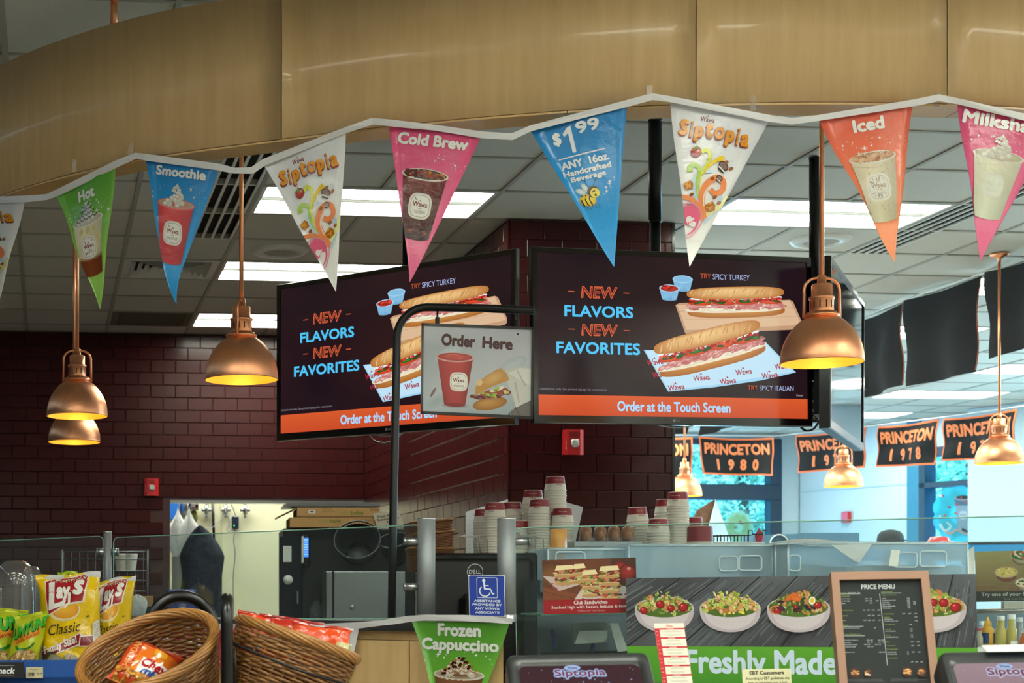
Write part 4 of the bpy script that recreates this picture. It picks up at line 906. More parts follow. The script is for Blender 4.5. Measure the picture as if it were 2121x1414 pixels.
for i in range(12): a.ell(126 + r.uniform(0, 56), 146 - r.uniform(0, 18), 6, 3, r.choice(['#a8b84c', '#7c9434', '#c4cc6c']), r.uniform(-50, 50), 7)
a.poly([(113, 146), (114, 128), (124, 112), (140, 104), (152, 92), (166, 86), (178, 96), (184, 110), (150, 124)], '#c8944c'); a.ell(150, 108, 26, 12, '#dcb070', -28, 20, col2='#c8944c'); a.ell(122, 118, 7, 6, '#e4c490', -40)
a.to('lettering'); a.text('Order', 42, 20, 113, 46, '#4c2624', .06, rot=1.5); a.text('Here', 127, 23, 190, 48, '#4c2624', .06, rot=2)
a.ell(36, 8, 2, 2, '#c8b4b4'); a.ell(200, 15, 2, 2, '#181818'); a.ell(184, 180, 2, 2, '#181818'); a.build(t, m_print)

gen_ = MB().cyl(P(1690, 755, 7.38), P(1728, 755, 6.95), .02, 12).cyl(P(1690, 755, 7.38), P(1725, 850, 6.75), .015, 12); tag(gen_.build('screen_bracket', m_blackm), 'black arm joining the ceiling pole to the screen seen edge on', 'bracket')
# ---------------------------------------------------------------- serving counter with glass panels
def cd(px, off=0.): return 5.562 / (1 + .885 * (px - 410) / FP) + off
def vline(px, d, z): p = P(px, PY0, d); return Vector((p.x, p.y, z))
ZT = CZ - .081
t = thing('serving_counter', 'long maple fronted serving counter with a black speckled stone top', 'counter', (vline(600, cd(600), 0)))
A_, B_ = vline(-250, cd(-250), ZT), vline(1045, cd(1045), ZT); bk = FW * .75
def slabq(a, b, z0, z1, d0, d1): return MB().prism([Vector((a.x, a.y, z0)) + FW * d0, Vector((b.x, b.y, z0)) + FW * d0, Vector((b.x, b.y, z0)) + FW * d1, Vector((a.x, a.y, z0)) + FW * d1], (0, 0, z1 - z0))
slabq(A_, B_, ZT - .033, ZT, -.0, .42).build('countertop', m_counter, t)
slabq(A_, B_, ZT - .062, ZT - .033, .03, .40).build('upper_rail', m_wood2, t); slabq(A_, B_, 0, ZT - .06, .05, .38).build('body', m_wood2, t)
for a, b in ((-250, 848), (850, 1044)):
    q0, q1 = vline(a, cd(a), ZT), vline(b, cd(b), ZT); slabq(q0, q1, .1, ZT - .064, .012, .05).build('front_panel', m_wood2, t)
def post(px, top, d, r, label, bot=None, clamps=(), z0=None):
    p = P(px, top, d); b0 = ZT if z0 is None else z0; t = thing('glass_post', label, 'post', (p.x, p.y, b0)); MB().cyl((p.x, p.y, b0), (p.x, p.y, p.z), r, 28).build('tube', m_alu, t)
    MB().lathe([(r, 0), (r, .003), (r * .9, .004), (0, .004)], 28, (p.x, p.y, p.z)).build('cap', m_steel, t); MB().lathe([(r * 1.12, 0), (r * 1.12, .02), (r, .024)], 28, (p.x, p.y, b0)).build('foot_ring', m_steel, t)
    for cy, sd in clamps:
        z = P(px, cy, d).z; q = Vector((p.x, p.y, z)) + RT * (sd * r * .9); c = MB().cyl(q, q + RT * sd * r * 1.5, .0125 * d / 5, 18); c.cyl(q + RT * sd * r * 1.5, q + RT * sd * (r * 1.5 + .004), .014 * d / 5, 18); c.build('clamp', m_steel, t)
post(223, 1102, 6.03, .0165, 'slim grey glass post behind the yellow chip bags', clamps=((1143, -1), (1143, 1)))
post(883, 1075, 4.96, .029, 'grey tube post at the right end of the long glass panel', clamps=((1121, -1), (1215, -1)))
post(1049, 1075, 4.84, .029, 'grey tube post behind the blue wheelchair sign', clamps=((1121, 1),))
def panel(name, TL, TR, BR, BL, label, rc=(1, 1, 1, 1), r=14):
    """px corners with depth; rounded corners"""
    C4 = [TL, TR, BR, BL]; O = P(*TL); U = (P(*TR) - O); Vv = (P(*BL) - O); Nn = U.cross(Vv).normalized(); out = []
    for i, c in enumerate(C4):
        p = Vector(P(*c)); a = P(*C4[i - 1]); b = P(*C4[(i + 1) % 4]); rr = r * c[2] / FP
        if rc[i]:
            p0, p1 = p + (a - p).normalized() * rr, p + (b - p).normalized() * rr
            for k in range(6): t_ = k / 5; out.append((1 - t_) ** 2 * p0 + 2 * t_ * (1 - t_) * p + t_ * t_ * p1)
        else: out.append(p)
    t = thing('sneeze_guard', label, 'glass panel', tuple((P(*BL) + P(*BR)) / 2))
    MB().prism(out, Nn * .0001).build('pane', m_glass, t)
    MB().tube([p + Nn * .0001 for p in out], .0022, 5, closed=True).build('polished_edge', m_edge, t)
panel('g', (235, 1113, 5.97), (870, 1087, 4.96), (872, 1281, 4.96), (235, 1282, 5.97), 'long clear glass panel above the black counter, between the slim and thick posts')
panel('g', (-120, 1124, 6.5), (214, 1110, 6.05), (214, 1277, 6.05), (-120, 1277, 6.5), 'clear glass panel at far left behind the clear domes and chip bags')
panel('g', (1064, 1093, 4.84), (2300, 1064, 4.2), (2300, 1440, 4.2), (1072, 1440, 4.84), 'large clear glass panel in front of the deli cups and salads', rc=(1, 0, 0, 0), r=24)
# back counters that carry things
def bench(px0, px1, py, d, dep, label, m, th=.04, body=None, nm='back_counter', z0=0):
    a, b = P(px0, py, d), P(px1, py, d); t = thing(nm, label, 'counter', (a.x, a.y, z0)); f = FW * dep
    MB().prism([a, b, b + f, a + f], (0, 0, -th)).build('top', m, t); a2 = Vector((a.x, a.y, z0)); b2 = Vector((b.x, b.y, z0)); MB().prism([a2 + f * .06, b2 + f * .06, b2 + f * .94, a2 + f * .94], (0, 0, a.z - th - z0)).build('body', body or m, t); return t
# ---------------------------------------------------------------- things on and behind the counter
def gen(name, b, m, label, cat, group=None): return b.build(name, m, label=label, cat=cat, group=group)
# monitor seen from behind
p = P(990, 1235, 5.42); t = thing('computer_monitor', 'back of a black computer monitor with a round logo', 'monitor', (p.x, p.y, ZT)); Mx = Matrix.Translation((p.x, p.y, ZT)) @ Matrix.Rotation(-TH - .04, 4, 'Z'); H0 = P(990, 1145, 5.42).z - ZT
MB().box(-.215, .212, 0, .02, -.19, H0, M=Mx, bv=.008).build('shell', m_black, t); MB().box(-.19, .19, -.014, 0, -.16, H0 - .02, M=Mx, bv=.012).build('back_cover', mat('matte_black_plastic', '#0c0c0d', .55), t)
MB().box(-.07, .05, -.05, -.01, -.2, H0 - .145, M=Mx, bv=.02).build('stand_neck', m_black, t); bench(880, 1096, 1397, 5.40, .35, 'low black stand under the computer monitor', m_black, nm='monitor_stand'); MB().box(-.12, .1, -.03, .1, 0, .01, M=Matrix.Translation((p.x, p.y, ZT - .2)) @ Matrix.Rotation(-TH, 4, 'Z')).build('foot', m_black, t)
O = Mx @ Vector((-.012, -.0145, H0 - .067)); a = Art(O, RT * .001, -UP * .001, -FW, step=.00002); a.to('logo'); g = '#b4b6ba'
a.ell(0, 0, 29, 29, g, n=32); a.ell(0, 0, 26.5, 26.5, '#101011', n=32); a.text('D', -22, -7, -11, 7, g, .03); a.text('E', -9, -7, 1, 7, g, .03, rot=-20); a.text('LL', 4, -7, 20, 7, g, .03); a.build(t, m_print)
# wheelchair sign
def card(name, TL, TR, BL, w, h, label, cat, back='#e8e8e4', th=.003, group=None, step=.00002, m=None, name2='sheet', clip=True):
    O, U, V, N_ = quadframe(P(*TL), P(*TR), P(*BL), w, h); N_ = -N_ if N_.dot(FW) > 0 else N_
    t = thing(name, label, cat, tuple(P(*BL)), group=group); MB().slab(O, U * w, V * h, N_, th).build(name2, mat('card_' + back.strip('#'), back, .5), t)
    a = Art(O, U, V, N_, step=step, clip=[(0, 0), (w, 0), (w, h), (0, h)] if clip else None); return t, a
t, a = card('wall_sign', (970, 1190, 4.80), (1045, 1191, 4.76), (972, 1275, 4.80), 150, 172, 'blue wheelchair sign with white assistance lettering', 'sign', '#e8eaee')
a.to('field'); a.rrect(2, 2, 148, 170, 8, '#1c3c9c'); a.to('wheelchair_symbol'); w_ = '#dfe6f0'
a.rrect(34, 10, 120, 96, 6, w_); a.rrect(36, 12, 118, 94, 5, '#1c3c9c'); a.ell(64, 23, 7, 7, w_); curl(a, [(65, 30), (66, 45), (67, 58)], 7, w_, 7); a.rect(66, 42, 84, 46, w_); a.line([(64, 58), (90, 58), (100, 80)], 6, w_); a.line([(98, 80), (107, 76)], 5, w_)
cc = [(70 + 23 * cos(radians(q)), 68 + 23 * sin(radians(q))) for q in range(-5, 230, 12)]; cc = [(68 + 22 * cos(radians(q)), 67 + 22 * sin(radians(q))) for q in range(15, 240, 12)]; a.line(cc, 5, w_)
a.to('lettering')
for i, (s1, hw) in enumerate((('ASSISTANCE', 55), ('PROVIDED BY', 61), ('ANY WAWA', 51), ('ASSOCIATE', 50))): a.text(s1, 76 - hw, 103 + i * 16, 76 + hw, 113 + i * 16, w_, .05)
a.build(t, m_print)
bench(925, 1600, 1182, 6.15, .9, 'steel counter behind the monitor carrying the paper cup stacks', m_steel)
# paper cups
m_cup = mat('cup_paper', '#dcd8cc', .55); m_cupred = mat('cup_maroon', '#8c1c28', .45)
R0, R1, CH = .0375, .0455, .062
cup = thing('paper_cup', 'x', 'cup', (0, 0, 0))
MB().lathe([(R1, 0), (R1 + .0018, .001), (R1 + .002, .004), (R1, .0055), (R0 + .003, CH * .62), (R0, CH - .002), (R0 - .001, CH), (R0 - .003, CH - .001), (R0 - .004, CH - .004), (0, CH - .004)], 22).build('body', m_cup, cup)
cup2 = thing('paper_cup', 'x', 'cup', (0, 0, 0)); MB().lathe([(R1, 0), (R1 + .0018, .001), (R1 + .002, .004), (R1, .0055), (R0 + .003, CH * .62), (R0, CH - .002), (R0 - .001, CH), (R0 - .003, CH - .001), (R0 - .004, CH - .004), (0, CH - .004)], 26).build('body', m_cup, cup2)
MB().lathe([(R0 + .0042, CH * .5), (R0 + .0006, CH - .0025)], 26).build('maroon_band', m_cupred, cup2)
def cupbend(x, y):     # art on the cup wall: x = metres round, y = height from the top (printed upside down)
    return x, y, 0
b = MB(); b.c = []
def cuptext(word, h0, h1, width, col, bold):
    vs, fs, bb = glyphs(word, 0, 0)
    for ang in (-.35, 1.5, 3.4):
        v = []
        for x, y in vs:
            u = (x - bb[0]) / (bb[2] - bb[0]) - .5; w = 1 - (y - bb[1]) / (bb[3] - bb[1]); z = h1 - (h1 - h0) * w; r = R0 + .0014 + (R1 - R0) * (CH - z) / CH; an = -pi / 2 + ang - u * width / r; v.append((r * cos(an), r * sin(an), z))
        b.add(v, fs); b.c += [lin(col)] * len(v)
cuptext('fresh & tasty', .042, .049, .036, '#d8c0b8', 0); cuptext('Wawa', .021, .029, .024, '#8c1c28', .03)
b.build('printed_words', m_paper, cup2)
tc1, tc2 = treeof(cup), treeof(cup2)
ST = [(1150, 987, 6.45, 0, 'tallest cup stack'), (1104, 1015, 6.55, 0, 'cup stack just left of the tallest'), (1117, 1034, 6.38, 0, 'cup stack in front of the tallest'), (1165, 1052, 6.36, 0, 'cup stack beside the tilted white sheet'), (1025, 1041, 6.4, 0, 'cup stack in front of the left white sheet'), (1061, 1040, 6.6, 0, 'cup stack behind the grey post'),
      (1074, 1078, 6.42, 0, 'short cup stack right of the post'), (1003, 1054, 6.58, 0, 'leftmost half hidden cup stack'), (1338, 1050, 6.45, -3, 'leaning cup stack in the middle'), (1378, 1034, 6.6, 0, 'cup stack half hidden behind the column stack'), (1404, 1019, 6.38, 0, 'tall cup stack beside the column edge'), (1364, 1074, 6.3, 0, 'short cup stack in front at right')]
ZC = P(1150, 1182, 6.15).z
for (px, top, d, tilt, lab) in ST:
    p = P(px, 1100, d); zt = P(px, top, d).z; n = int((zt - CH - ZC) / .0113); n = max(3, n); grp = 'paper cups in the ' + lab
    for k in range(n + 1):
        z = ZC + (zt - CH - ZC) * k / n; off = tilt * .012 * (k / n) ; M = Matrix.Translation((p.x + off + rnd.uniform(-.0006, .0006), p.y, z)) @ Matrix.Rotation(-TH + (rnd.uniform(-.5, .5)), 4, 'Z')
        if tilt: M = M @ Matrix.Rotation(radians(tilt), 4, 'Y')
        if k == n: dup(cup2, tc2, M, 'maroon banded cup topping the ' + lab, 'printed paper cups topping the stacks')
        else: dup(cup, tc1, M, 'plain cup rim in the ' + lab, grp)
for c in (cup, cup2):
    for q in kids(c): bpy.data.objects.remove(q)
    bpy.data.objects.remove(c)
t = thing('paper_tub', 'wide maroon and white paper tub at the right end of the cups', 'tub', tuple(P(1449, 1150, 6.35))); p = P(1449, 1150, 6.35); p.z = ZC; dz = .082
MB().lathe([(.058, 0), (.053, .13), (.05, .19), (.0, .19)], 28, p).build('body', m_cup, t); MB().lathe([(.0545, .125), (.0515, .188)], 28, p).build('maroon_band', m_cupred, t)
t = thing('paper_tub', 'small maroon paper tub behind the wide one', 'tub', tuple(P(1437, 1150, 6.6))); p = P(1437, 1150, 6.6); p.z = ZC
MB().lathe([(.045, 0), (.04, .15), (.034, .24), (0, .24)], 24, p).build('body', m_cup, t); MB().lathe([(.0385, .19), (.035, .238)], 24, p).build('maroon_band', m_cupred, t)
# white sheets
t, a = card('paper_sheet', (965, 1060, 6.8), (1052, 1034, 6.9), (965, 1176, 6.8), 90, 116, 'white lined sheet standing behind the left cup stacks', 'paper', '#dcdfe0')
for i in range(9): a.rect(4, 22 + i * 8, 86, 22.6 + i * 8, '#a4a8ac'); a.line([(12, 12), (60, 6)], .8, '#a4a8ac')
a.build(t, m_paper)
gen('paper_sheet', MB().prism([P(1160, 1036, 6.75), P(1208, 1050, 6.7), P(1180, 1176, 6.7), P(1140, 1176, 6.75)], FW * .003), mat('white_card', '#d8dadc', .6), 'tilted blank white sheet right of the tallest cup stack', 'paper')
# wire holder, wicker trays
for px, d in ((985, 6.15), (1100, 6.3)):
    b = MB(); 
    for k in range(3): q = FW * .06 * k; b.tube([P(px - 24, 1103, d) + q, P(px - 24, 1108, d) + q, P(px + 8, 1110, d) + q, P(px + 10, 1150, d) + q], .0022, 6)
    b.tube([P(px + 8, 1112, d), P(px + 26, 1115, d), P(px + 26, 1150, d)], .0022, 6); b.tube([P(px - 24, 1103, d), P(px - 24, 1103, d) + FW * .12], .0022, 6)
    gen('wire_holder', b, m_steel, 'bent wire cup holder rack in front of the %s' % ('left white sheet' if px == 985 else 'tallest cup stack'), 'rack')
def tray(cx, y0, y1, w, d, label, tilt=0):
    c = P(cx, y1, d); h = (y1 - y0) * d / FP; t = thing('wicker_tray', label, 'basket', tuple(c)); b = MB(); n = max(4, int(h / .006)); rw = w * d / FP / 2
    for k in range(n + 1):
        z = h * k / n; b.tube([Vector((c.x, c.y + .12, c.z)) + RT * (rw * (.9 + .1 * k / n)) * math.copysign(abs(cos(q)) ** .5, cos(q)) * (1 + .012 * (1 if (j + k) % 2 else -1)) + FW * .12 * math.copysign(abs(sin(q)) ** .5, sin(q)) * (1 + .02 * (1 if (j + k) % 2 else -1)) + UP * (z + tilt * cos(q) * .01) for j in range(44) for q in [2 * pi * j / 44]], .0036, 5, closed=True)
    b.build('woven_wall', m_wickd, t, kind='stuff')
    MB().tube([Vector((c.x, c.y + .12, c.z + h + .004)) + RT * rw * math.copysign(abs(cos(q)) ** .5, cos(q)) + FW * .125 * math.copysign(abs(sin(q)) ** .5, sin(q)) + UP * tilt * cos(q) * .01 for j in range(40) for q in [2 * pi * j / 40]], .006, 7, closed=True).build('rim', m_wick, t)
tray(905, 1137, 1181, 92, 6.2, 'brown wicker tray at the bottom of the stack left of the cups'); tray(905, 1104, 1134, 92, 6.2, 'brown wicker tray in the middle of the stack left of the cups', 1); tray(902, 1080, 1100, 94, 6.2, 'brown wicker tray on top of the stack left of the cups', 1)
# ---------------------------------------------------------------- kitchen opening
YK = 13.7
def kp(px, py, o=0.): return PYw(px, py, YK - o)
def valve(px, label):
    t = thing('wall_valve', label, 'valve', tuple(kp(px, 1070))); a = kp(px, 1036, .05); b_ = kp(px, 1052, .05)
    MB().cyl(a, kp(px, 1046, .05), .012, 12).build('white_tip', m_white, t); MB().cyl(kp(px, 1046, .05), kp(px, 1064, .05), .018, 14).cyl(kp(px, 1064, .05), kp(px, 1072, .05), .01, 12).build('body', m_steel, t)
    MB().cyl(kp(px - 7, 1055, .05), kp(px + 7, 1055, .05), .01, 12).cyl(kp(px - 7, 1052, .05), kp(px - 7, 1059, .05), .014, 12).cyl(kp(px + 7, 1052, .05), kp(px + 7, 1059, .05), .014, 12).cyl(kp(px, 1055, .05), kp(px, 1055, 0), .02, 12).build('cross_fitting', m_steel, t)
valve(428, 'chrome wall valve left of the thin black pipe'); valve(468, 'chrome wall valve above the hanging coiled cords'); valve(508, 'chrome wall valve furthest right on the cream wall')
gen('black_pipe', MB().cyl(kp(440, 1030, .03), kp(444, 1140, .03), .012, 12), m_blackm, 'thin black pipe on the cream kitchen wall', 'pipe')
gen('water_filter', MB().cyl(kp(383, 1030, .05), kp(383, 1066, .05), .045, 24), m_steel, 'steel cylinder beside the blue box in the kitchen opening', 'canister')
gen('blue_box', MB().box(-.07, .055, -.1, .1, -.12, .08, M=Matrix.Translation(kp(356, 1048, .11))), mat('bright_blue', '#1f6fd0', .5), 'bright blue box at the top left corner of the kitchen opening', 'box')
b = MB().box(-.035, .035, -.03, .03, -.03, .03, M=Matrix.Translation(kp(403, 1049, .06)), bv=.005); t = thing('control_box', 'small grey control box with a red button on the kitchen wall', 'switch', tuple(kp(403, 1056, .03))); b.build('case', mat('grey_plastic', '#7a7c80', .5), t); MB().cyl(kp(400, 1050, .09), kp(400, 1050, .1), .009, 12).build('red_button', m_red, t); MB().box(-.01, .012, -.02, 0, -.012, .012, M=Matrix.Translation(kp(407, 1048, .09))).build('knob', m_black, t)
cable([kp(398, 1030, .1), kp(392, 1050, .12), kp(396, 1066, .1), kp(404, 1075, .08)], .01, 'thick black hose beside the steel cylinder', m_rubber); 
t = thing('wall_device', 'small dark blue wall device with a green light on the kitchen wall', 'device', tuple(kp(487, 1093, .02))); MB().box(-.03, .03, -.04, 0, -.055, .055, M=Matrix.Translation(kp(487, 1082)), bv=.006).build('case', mat('navy_plastic', '#16283e', .35), t); MB().cyl(kp(485, 1088, .042), kp(485, 1088, .045), .004, 10).build('green_light', mat('green_led', '#30ff40', emit='#30ff30', es=4), t)
cable([kp(462, 1040, .06), kp(468, 1060, .1), kp(476, 1080, .08), kp(470, 1098, .08), kp(479, 1098, .08), kp(474, 1080, .09), kp(480, 1066, .06)], .004, 'coiled grey cord hanging under the middle wall valve', m_alu)
cable([kp(475, 1038, .03), kp(482, 1052, .04), kp(489, 1070, .02)], .004, 'grey cord running down to the wall device', m_alu)
cable([kp(487, 1094, .02), kp(484, 1120, .03), kp(487, 1146, .02), kp(483, 1200, .02), kp(484, 1290, .02)], .005, 'long grey cord down the cream kitchen wall', m_alu)
cable([kp(462, 1052, .04), kp(458, 1075, .05), kp(440, 1092, .06), kp(422, 1095, .06)], .004, 'pale hose curving left across the kitchen wall', m_alu)
def lump(cx, cy, w, h, d, seed, dep=.6, pinch=None):
    r = random.Random(seed); ph = [r.uniform(0, 6) for _ in range(8)]
    def fn(u, v):
        th, f_ = 2 * pi * u, pi * v; k = 1 + .09 * sin(3 * th + ph[0] + 2 * v) + .06 * sin(5 * th + ph[1]) * sin(4 * f_ + ph[2]) + .03 * sin(9 * th + ph[3])
        x, z, y = sin(f_) * cos(th) * k, cos(f_) * k, sin(f_) * sin(th) * k
        if pinch and z > .5: q = (z - .5) * 2; x *= 1 - .8 * q; z += .25 * q
        p = P(cx + x * w / 2, cy - z * h / 2, d); return p + FW * y * w / 2 * d / FP * dep
    return MB().grid(fn, 28, 18, cu=True)
m_bagw = mat('white_film_bag', '#dde2e4', .35, trl=.3, bump=(20, .6, .02))
gen('plastic_bag', lump(368, 1110, 44, 84, 12.9, 1, pinch=1), m_bagw, 'white plastic bag hanging at the left edge of the kitchen opening', 'bag'); gen('plastic_bag', lump(392, 1112, 42, 88, 12.8, 2, pinch=1), m_bagw, 'white plastic bag beside the navy cover', 'bag')
gen('gauge', MB().cyl(kp(368, 1072, .0), kp(368, 1072, .04), .024, 20), m_white, 'round white pressure gauge above the plastic bags', 'gauge'); gen('olive_sack', lump(402, 1070, 16, 26, DY(402, 13.66), 5), mat('olive_cloth', '#6c6c24', .8), 'small olive coloured sack under the control box', 'sack')
bench(356, 408, 1152, 12.7, .3, 'narrow steel shelf unit under the white plastic bags', m_steel, nm='shelf_unit')
# navy draped cover
def nv(u, v):
    th = 2 * pi * u; y = 1090 + 205 * v ** 1.0; w = (5 + 38 * min(1, (v / .3) ** .75) + 3 * sin(9 * v)) * (1 if cos(th) > 0 else 1.02); w = min(w, 56)
    k = 1 + .05 * sin(6 * th + 5 * v); cx = 415 + 4 * sin(4 * v) ; return P(cx + w * cos(th) * k, y, 12.0) + FW * .14 * sin(th) * k
b = MB().grid(nv, 36, 26, cu=True); b.add([P(415, 1089, 12.0)] + b.v[:36], [(0, 1 + (i + 1) % 36, 1 + i) for i in range(36)], smooth=True)
gen('draped_cover', b, mat('navy_cloth', '#1c2638', .75, bump=(12, .8, .03)), 'dark navy cover draped to a point over equipment in the kitchen opening', 'cover')
bench(300, 640, 1292, 11.6, .7, 'dark worktop under the navy cover in the kitchen opening', mat('dark_worktop', '#26282a', .5))
gen('storage_crate', MB().box(-.1, .12, -.1, .1, 0, .26, M=Matrix.Translation(P(372, 1290, 11.75)), bv=.01), mat('crate_blue', '#16308a', .5), 'blue plastic crate left of the navy cover', 'crate')
# oven with boxes
bench(560, 900, 1292, 9.2, .9, 'steel bench under the oven', m_steel, nm='steel_bench')
OB = P(586, 1290, 9.5); t = thing('oven', 'tall dark steel oven with a blue lit display, under the cardboard boxes', 'oven', tuple(OB)); Mo = Matrix.Translation(OB) @ Matrix.Rotation(-TH, 4, 'Z'); zt = P(600, 1094, 9.5).z - OB.z; k_ = 9.5 / FP
MB().box(0, 275 * k_, 0, .5, 0, zt, M=Mo, bv=.008).build('cabinet', mat('dark_steel', '#3a3c3e', .4, metal=.7), t); MB().box(-8 * k_, 40 * k_, -.03, 0, 0, zt - .05, M=Mo, bv=.006).build('door', mat('dark_door', '#1c2430', .3, metal=.4), t)
MB().box(0, 17 * k_, -.034, -.031, zt - .21, zt - .11, M=Mo).build('notice', m_white, t); MB().cyl(Mo @ Vector((10 * k_, -.034, .27)), Mo @ Vector((10 * k_, -.031, .27)), .03, 20).build('round_sticker', m_white, t)
MB().box(38 * k_, 55 * k_, -.035, 0, zt - .24, zt - .03, M=Mo, bv=.008).build('control_column', m_black, t); MB().box(37 * k_, 42 * k_, -.06, -.03, zt - .22, zt - .05, M=Mo, bv=.005).build('handle', m_white, t)
b = MB(); b.box(42 * k_, 52 * k_, -.038, -.035, zt - .18, zt - .06, M=Mo); b.build('display', mat('blue_display', '#3a7ae0', emit='#4a90ff', es=1.0), t)
for i in range(7): MB().box(43 * k_, 51 * k_, -.0395, -.038, zt - .075 - i * .015, zt - .071 - i * .015, M=Mo).build('display_line', mat('display_text', '#a0d0ff', emit='#b0dcff', es=1.0), t)
MB().box(26 * k_, 33 * k_, -.06, -.03, .12, .2, M=Mo, bv=.006).build('latch', m_steel, t)
t = thing('steel_cabinet', 'low brushed steel cabinet in front of the oven, under the black basket', 'cabinet', tuple(P(675, 1290, 9.1))); q = Matrix.Translation(P(675, 1290, 9.1)) @ Matrix.Rotation(-TH, 4, 'Z'); kk = 9.1 / FP; MB().box(0, 14 * kk, 0, .3, 0, 107 * kk, M=q, bv=.004).build('door', m_steel, t); MB().box(16 * kk, 165 * kk, 0, .3, 0, 107 * kk, M=q, bv=.004).build('door', m_steel, t); MB().cyl(q @ Vector((55 * kk, -.004, 32 * kk)), q @ Vector((55 * kk, 0, 32 * kk)), .018, 20).build('lock', m_alu, t); MB().box(14 * kk, 16 * kk, .002, .3, 0, 107 * kk, M=q).build('gap', m_dark, t)
def carton(px, y0, y1, w, d, label, words, flap=False, rot=0.):
    O = P(px, y1, d); k = d / FP; M = Matrix.Translation(O) @ Matrix.Rotation(-TH + rot, 4, 'Z'); t = thing('cardboard_box', label, 'box', tuple(O)); h = (y1 - y0) * k
    MB().box(0, w * k, 0, .38, 0, h, M=M, bv=.002).build('carton', m_card, t)
    if flap: MB().prism([M @ Vector(v) for v in ((0, 0, h), (-45 * k, .02, h - 22 * k), (-40 * k, .3, h - 20 * k), (0, .36, h))], (0, 0, .003)).build('flap', m_card, t)
    a = Art(M @ Vector((0, 0, h)), (M.to_3x3() @ Vector((1, 0, 0))) * k, -UP * k, M.to_3x3() @ Vector((0, -1, 0)), step=.00003); a.to('printing')
    for wd, x0, yy0, x1, yy1, c, bo in words: a.text(wd, x0, yy0, x1, yy1, c, bo)
    if flap: a.rect(24, 5, 38, 12, '#d8d8d4'); a.rect(27, 7, 35, 10, '#3c3c3c')
    a.build(t, m_paper); return t
carton(600, 1071, 1092, 188, 9.45, 'lower long cardboard box on the oven, printed with green lettering', [('enviro', 60, 3, 84, 11, '#8a8a3c', 0), ('bake', 84, 3, 106, 11, '#6c7428', .04), ('McNairn', 152, 4, 170, 8, '#5c4a34', 0)])
carton(615, 1051, 1070, 172, 9.45, 'upper long cardboard box on the oven with its end flap open', [('enviro', 88, 6, 112, 15, '#8a8a3c', 0), ('bake', 112, 6, 138, 15, '#6c7428', .04), ('019206', 152, 2, 171, 7, '#5c4a34', 0), ('UNBLEACHED', 52, 2, 72, 4.5, '#6c5838', 0), ('Chromium Free', 52, 6, 78, 9, '#6c5838', 0)], True)
gen('tray_stack', MB().box(0, 200 * k_, 0, .36, 0, .012, M=Matrix.Translation(P(588, 1048, 9.45)) @ Matrix.Rotation(-TH, 4, 'Z')).box(.02, 196 * k_, .01, .36, .014, .024, M=Matrix.Translation(P(588, 1048, 9.45)) @ Matrix.Rotation(-TH, 4, 'Z')), m_steel, 'flat metal baking trays lying on the cardboard boxes', 'tray')
gen('paper_sheet', MB().prism([P(688, 1093, 9.6), P(730, 1093, 9.6), P(730, 1094, 9.52), P(680, 1094, 9.52)], (0, 0, .002)), m_white, 'white paper lying on top of the oven', 'paper')
t, a = card('paper_tag', (772, 1063, 9.43), (826, 1056, 9.43), (782, 1095, 9.43), 100, 80, 'curled paper tag with price lettering beside the cardboard boxes', 'tag', '#b4ac98')
for i, (s1, x0, x1) in enumerate((('Fresh Baked', 14, 86), ('Buttered Soft', 8, 92), ('Roll', 42, 66))): a.text(s1, x0, 14 + 16 * i, x1, 26 + 16 * i, '#2c2824', .03)
a.text('$1.29', 32, 66, 68, 77, '#7c3430', .02); a.build(t, m_paper)
# black wire bowls
def bowl(cx, cy, w, h, d, label, tilt, m=None):
    c = P(cx, cy, d); k = d / FP; t = thing('wire_basket', label, 'basket', tuple(c - UP * h * k)); R = Matrix.Translation(c) @ Matrix.Rotation(-TH, 4, 'Z') @ Matrix.Rotation(radians(-15), 4, 'Y') @ Matrix.Rotation(radians(tilt), 4, 'X'); r = w * k / 2
    b = MB()
    for j in range(9): z = -h * k * .75 * j / 9; rr = r * (1 - .5 * (j / 9) ** 2); b.tube([(rr * cos(q), rr * sin(q), z) for q in [2 * pi * i / 36 for i in range(36)]], .0022, 5, closed=True, M=R)
    for i in range(36):
        q = 2 * pi * i / 36; b.tube([(r * (1 - .5 * (j / 9) ** 2) * cos(q), r * (1 - .5 * (j / 9) ** 2) * sin(q), -h * k * .75 * j / 9) for j in range(0, 10, 3)], .0018, 4, M=R)
    b.build('woven_wall', m or m_blackm, t, kind='stuff'); MB().lathe([(0, -h * k * .74), (r * .55, -h * k * .74), (r * .95, -.01)], 30, M=R).build('lining', mat('dark_lining', '#101214', .6), t)
    for z in (0, .006): MB().tube([(r * 1.02 * cos(q), r * 1.02 * sin(q), z) for q in [2 * pi * i / 40 for i in range(40)]], .0034, 6, closed=True, M=R).build('rim', mat('rim_wire', '#34383c', .4), t)
bowl(740, 1118, 94, 74, 9.25, 'black woven bowl tilted forward on the steel cabinet', 55); bowl(815, 1120, 60, 70, 9.25, 'second dark bowl, half hidden behind the sign stand', 30)
gen('glass_jar', MB().lathe([(.04, 0), (.045, .02), (.045, .09), (.02, .12), (.02, .14)], 20, P(655, 1291, 9.35)), m_film, 'clear bottle in front of the oven', 'bottle')
